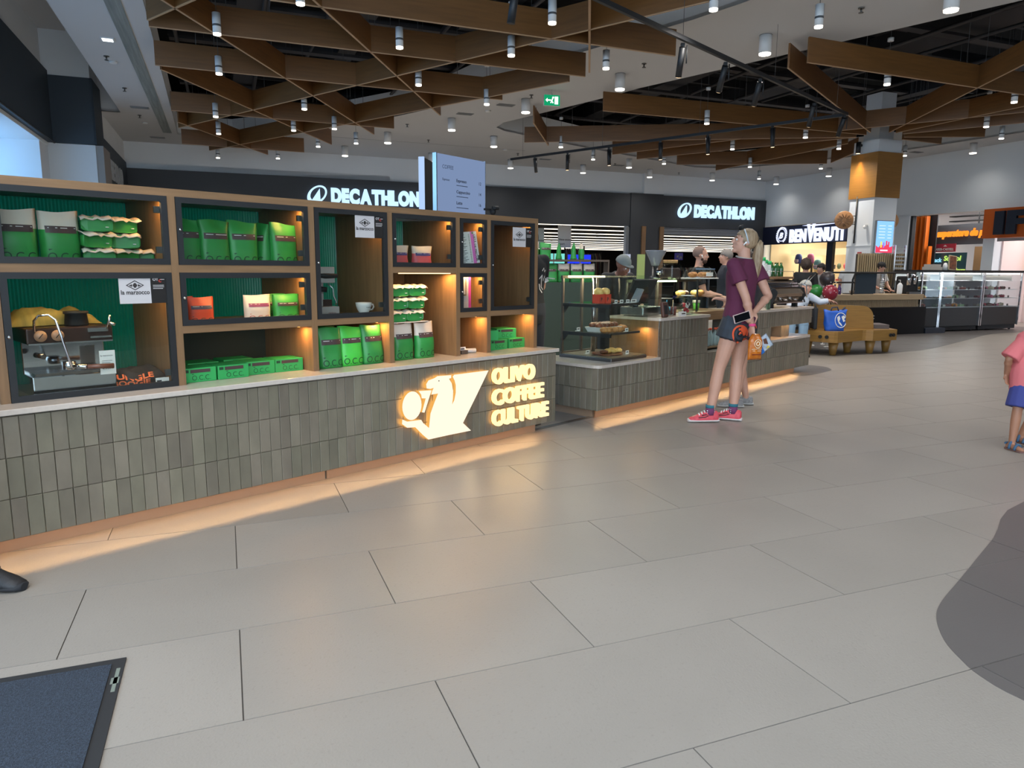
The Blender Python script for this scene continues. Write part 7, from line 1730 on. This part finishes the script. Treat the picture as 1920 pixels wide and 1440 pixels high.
mb = MB(); mb.T = Mq; mb.ball((-.082, -.004, -.008), .010).tube([(-.082, -.006, -.012), (-.08, -.02, -.032)], .005, n=6).build('earbud', WHITE, q)
MB().box(-.13, .13, -.14, -.12, .55, 1.28, r=.008).build('apron', mat('apron_navy', '#252d3a', .8), q)
q, Kq, Mq = human('grey haired man in dark jacket farther back between the shop and the woman', (3.40, 11.6, 0), math.radians(-95), False, .99, .014, top=mat('jacket_navy', '#20242e', .8), bottom=JEAN, longsleeve=True); hair_cap(Mq, q, GREYH)
# ---- people by the bench and in the shops
q, Kq, Mq = human('curly haired person in black top with chain bag strap seen from behind', (5.40, 13.4, 0), math.radians(170), True, .92, .012, top=mat('top_black', '#141416', .8), bottom=JEAN, longsleeve=True)
hair_cap(Mq, q, BROWNH, low=-.09, front=.03, grow=1.36, rough=.02)
MB().tube([(-.15, .12, 1.32), (-.06, .135, 1.22), (.04, .14, 1.08), (.13, .13, .95)], .008, n=6).tube([(.13, .13, .95), (.15, .10, .90), (.17, .06, .93)], .01, n=6).build('chain_strap', STEEL, q)
q, Kq, Mq = human('dark haired woman in pale grey top looking aside beyond the balloons', (6.15, 14.5, 0), math.radians(-60), True, .885, .014, top=mat('top_pale_grey', '#8f8d8c', .8), bottom=JEAN); hair_cap(Mq, q, DARKH, low=-.05, grow=1.14)
q, Kq, Mq = human('shop assistant in white shirt with black braces seen from behind', (8.92, 19.3, 0), math.radians(160), False, .95, .016, top=mat('shirt_white', '#b9bdc2', .7), bottom=JEAN); hair_cap(Mq, q, DARKH)
MB().tube([(-.1, .13, 1.42), (.06, .135, 1.1), (.08, .13, .95)], .014, n=6).tube([(.1, .13, 1.42), (.06, .135, 1.1)], .014, n=6).build('braces', BLACKM, q)
q, Kq, Mq = human('kiosk barista in grey T-shirt and black cap looking down at the counter', (8.50, 16.86, 0), math.radians(20), True, .93, .013, face=(math.radians(30), .45, 0), top=mat('tee_grey', '#9a9794', .8), bottom=JEAN, elL=(.24, -.06, 1.13), wrL=(.14, -.28, 1.02), elR=(-.24, -.06, 1.13), wrR=(-.12, -.30, 1.02), hdL=(-.3, -1, 0), hdR=(.3, -1, 0), pnL=(0, 0, -1), pnR=(0, 0, -1), neck=(0, -.02, 1.47), head=(0, -.06, 1.59))
cap(Mq, q, BLACKM, 1); hair_cap(Mq, q, DARKH, low=-.06, front=.06, grow=1.04)
WJ = mat('jacket_white', '#c6cdd8', .75, bump=.3, bscale=20)
sb = rw(8.95, 9.40, 0)
q, Kq, Mq = human('seated man in white jacket and white cap resting an arm along the bench back', sb, math.radians(12), False, 1.0, .010, face=(math.radians(25), .08, math.radians(16)), top=WJ, longsleeve=True, bottom=mat('jeans_pale', '#7f9ab0', .8),
    pelvis=(-.13, .10, .56), chest=(-.02, .13, .86), neck=(.02, .12, 1.0), head=(.08, .08, 1.10), shL=(.19, .12, .95), shR=(-.15, .13, .95), elL=(.33, .03, .86), wrL=(.45, -.04, .885), hdL=(.75, -.45, -.25), pnL=(0, -.4, -1), elR=(-.23, .02, .74), wrR=(-.10, -.18, .68), hdR=(.3, -1, -.1), pnR=(0, 0, -1),
    hipL=(-.04, .06, .56), knL=(-.20, -.35, .52), anL=(-.24, -.38, .10), hipR=(-.22, .06, .56), knR=(-.40, -.30, .53), anR=(-.44, -.34, .10), curl=.3)
cap(Mq, q, mat('cap_white', '#a5a39b', .8), -1, 1.12); hair_cap(Mq, q, GREYH, low=-.03, front=.08, grow=1.03)
jk = [c for c in kids(q) if c.name.startswith('jacket')][0]
project(jk, [(stroke([(-.05, .11), (-.01, .02), (.0, -.02)], .035), 100), (stroke([(.06, .09), (.0, -.08), (-.06, -.2)], .03), 100)], (.02, -.1, .88), (0, 1, 0), 'dark_collar_and_strap', [mat('collar_dark', '#25272e', .8)])
# ---- the child at the edge
CHT = mat('tee_coral', '#c9686a', .85, bump=.15, bscale=60); CHS = mat('shorts_blue', '#343a78', .8)
q, Kq, Mq = human('child in coral T-shirt and blue shorts with blue sandals walking in', (4.03, 5.50, 0), math.radians(10), False, .645, .008, skin=SKIN2, top=CHT, sleeve=.95, sl=.03, hem=.14, bottom=CHS, leg=.47, loose=.03, shoes=False,
    chest=(.03, 0, 1.26), neck=(.06, .005, 1.44), head=(.09, -.015, 1.60), shR=(-.14, 0, 1.37), elR=(-.33, .03, 1.09), wrR=(-.25, .12, .90), shL=(.25, 0, 1.37), elL=(.36, .03, 1.12), wrL=(.34, .02, .88), hipR=(-.10, 0, .90), knR=(-.20, -.04, .49), anR=(-.245, -.06, .09), anL=(.05, .12, .12), girth=1.0)
hair_cap(Mq, q, BROWNH, grow=1.12)
for an in ('anR', 'anL'):
    a = Kq[an]; mb = MB(); z0 = 0
    P = [(.028, .055), (.034, .0), (.030, -.06), (.038, -.10), (.030, -.132), (0, -.142), (-.030, -.132), (-.036, -.10), (-.028, -.06), (-.032, 0), (-.026, .055), (0, .066)]
    mb.poly([(a.x + x * .8, a.y + y * .8) for x, y in P], .001 if an == 'anR' else .02, .014 if an == 'anR' else .033, 1)
    zz = .0 if an == 'anR' else .02
    for y, h in ((-.075, .042), (-.01, .062)): mb.tube([(a.x + .028 * math.cos(t), a.y + y * .75, zz + .012 + h * math.sin(t)) for t in [PI * i / 10 for i in range(11)]], .010, 0, 6)
    mb.tube([(a.x + .026 * math.cos(t), a.y + .030 + .012 * math.sin(t), zz + .05) for t in [PI * i / 8 for i in range(9)]], .008, 0, 6)
    mb.build('sandal', [mat('sandal_blue', '#35536e', .7), mat('sandal_sole', '#6a4a42', .8)], q)
# ---- the person whose black boot enters by the counter
q, Kq, Mq = human('person in black whose laced black boot shows beside the low tiled counter', (-2.45, 2.84, 0), math.radians(80), False, 1.03, .014, top=BLT, bottom=mat('trousers_black', '#121316', .85), longsleeve=True, leg=.97, anL=(.095, -.16, .09), anR=(-.07, -.13, .09), knL=(.095, -.08, .49), knR=(-.08, -.06, .49), shoe_mat=[mat('boot_black', '#15161a', .6, bump=.4, bscale=90), mat('boot_sole', '#1b1c20', .8)])
hair_cap(Mq, q, DARKH)
for an in ('anL', 'anR'):
    a = Kq[an]; mb = MB()
    for i in range(4): mb.tube([(a.x - .025, a.y - .03 - .024 * i, .092 - .009 * i), (a.x, a.y - .034 - .024 * i, .102 - .010 * i), (a.x + .025, a.y - .03 - .024 * i, .092 - .009 * i)], .004, n=5)
    mb.tube([(a.x, a.y - .03, .10), (a.x + .03, a.y - .06, .11), (a.x + .045, a.y - .05, .07)], .004, n=5).build('laces', BLACKM, q)
for o in list(COL.objects):
    if '_M' in o: del o['_M']
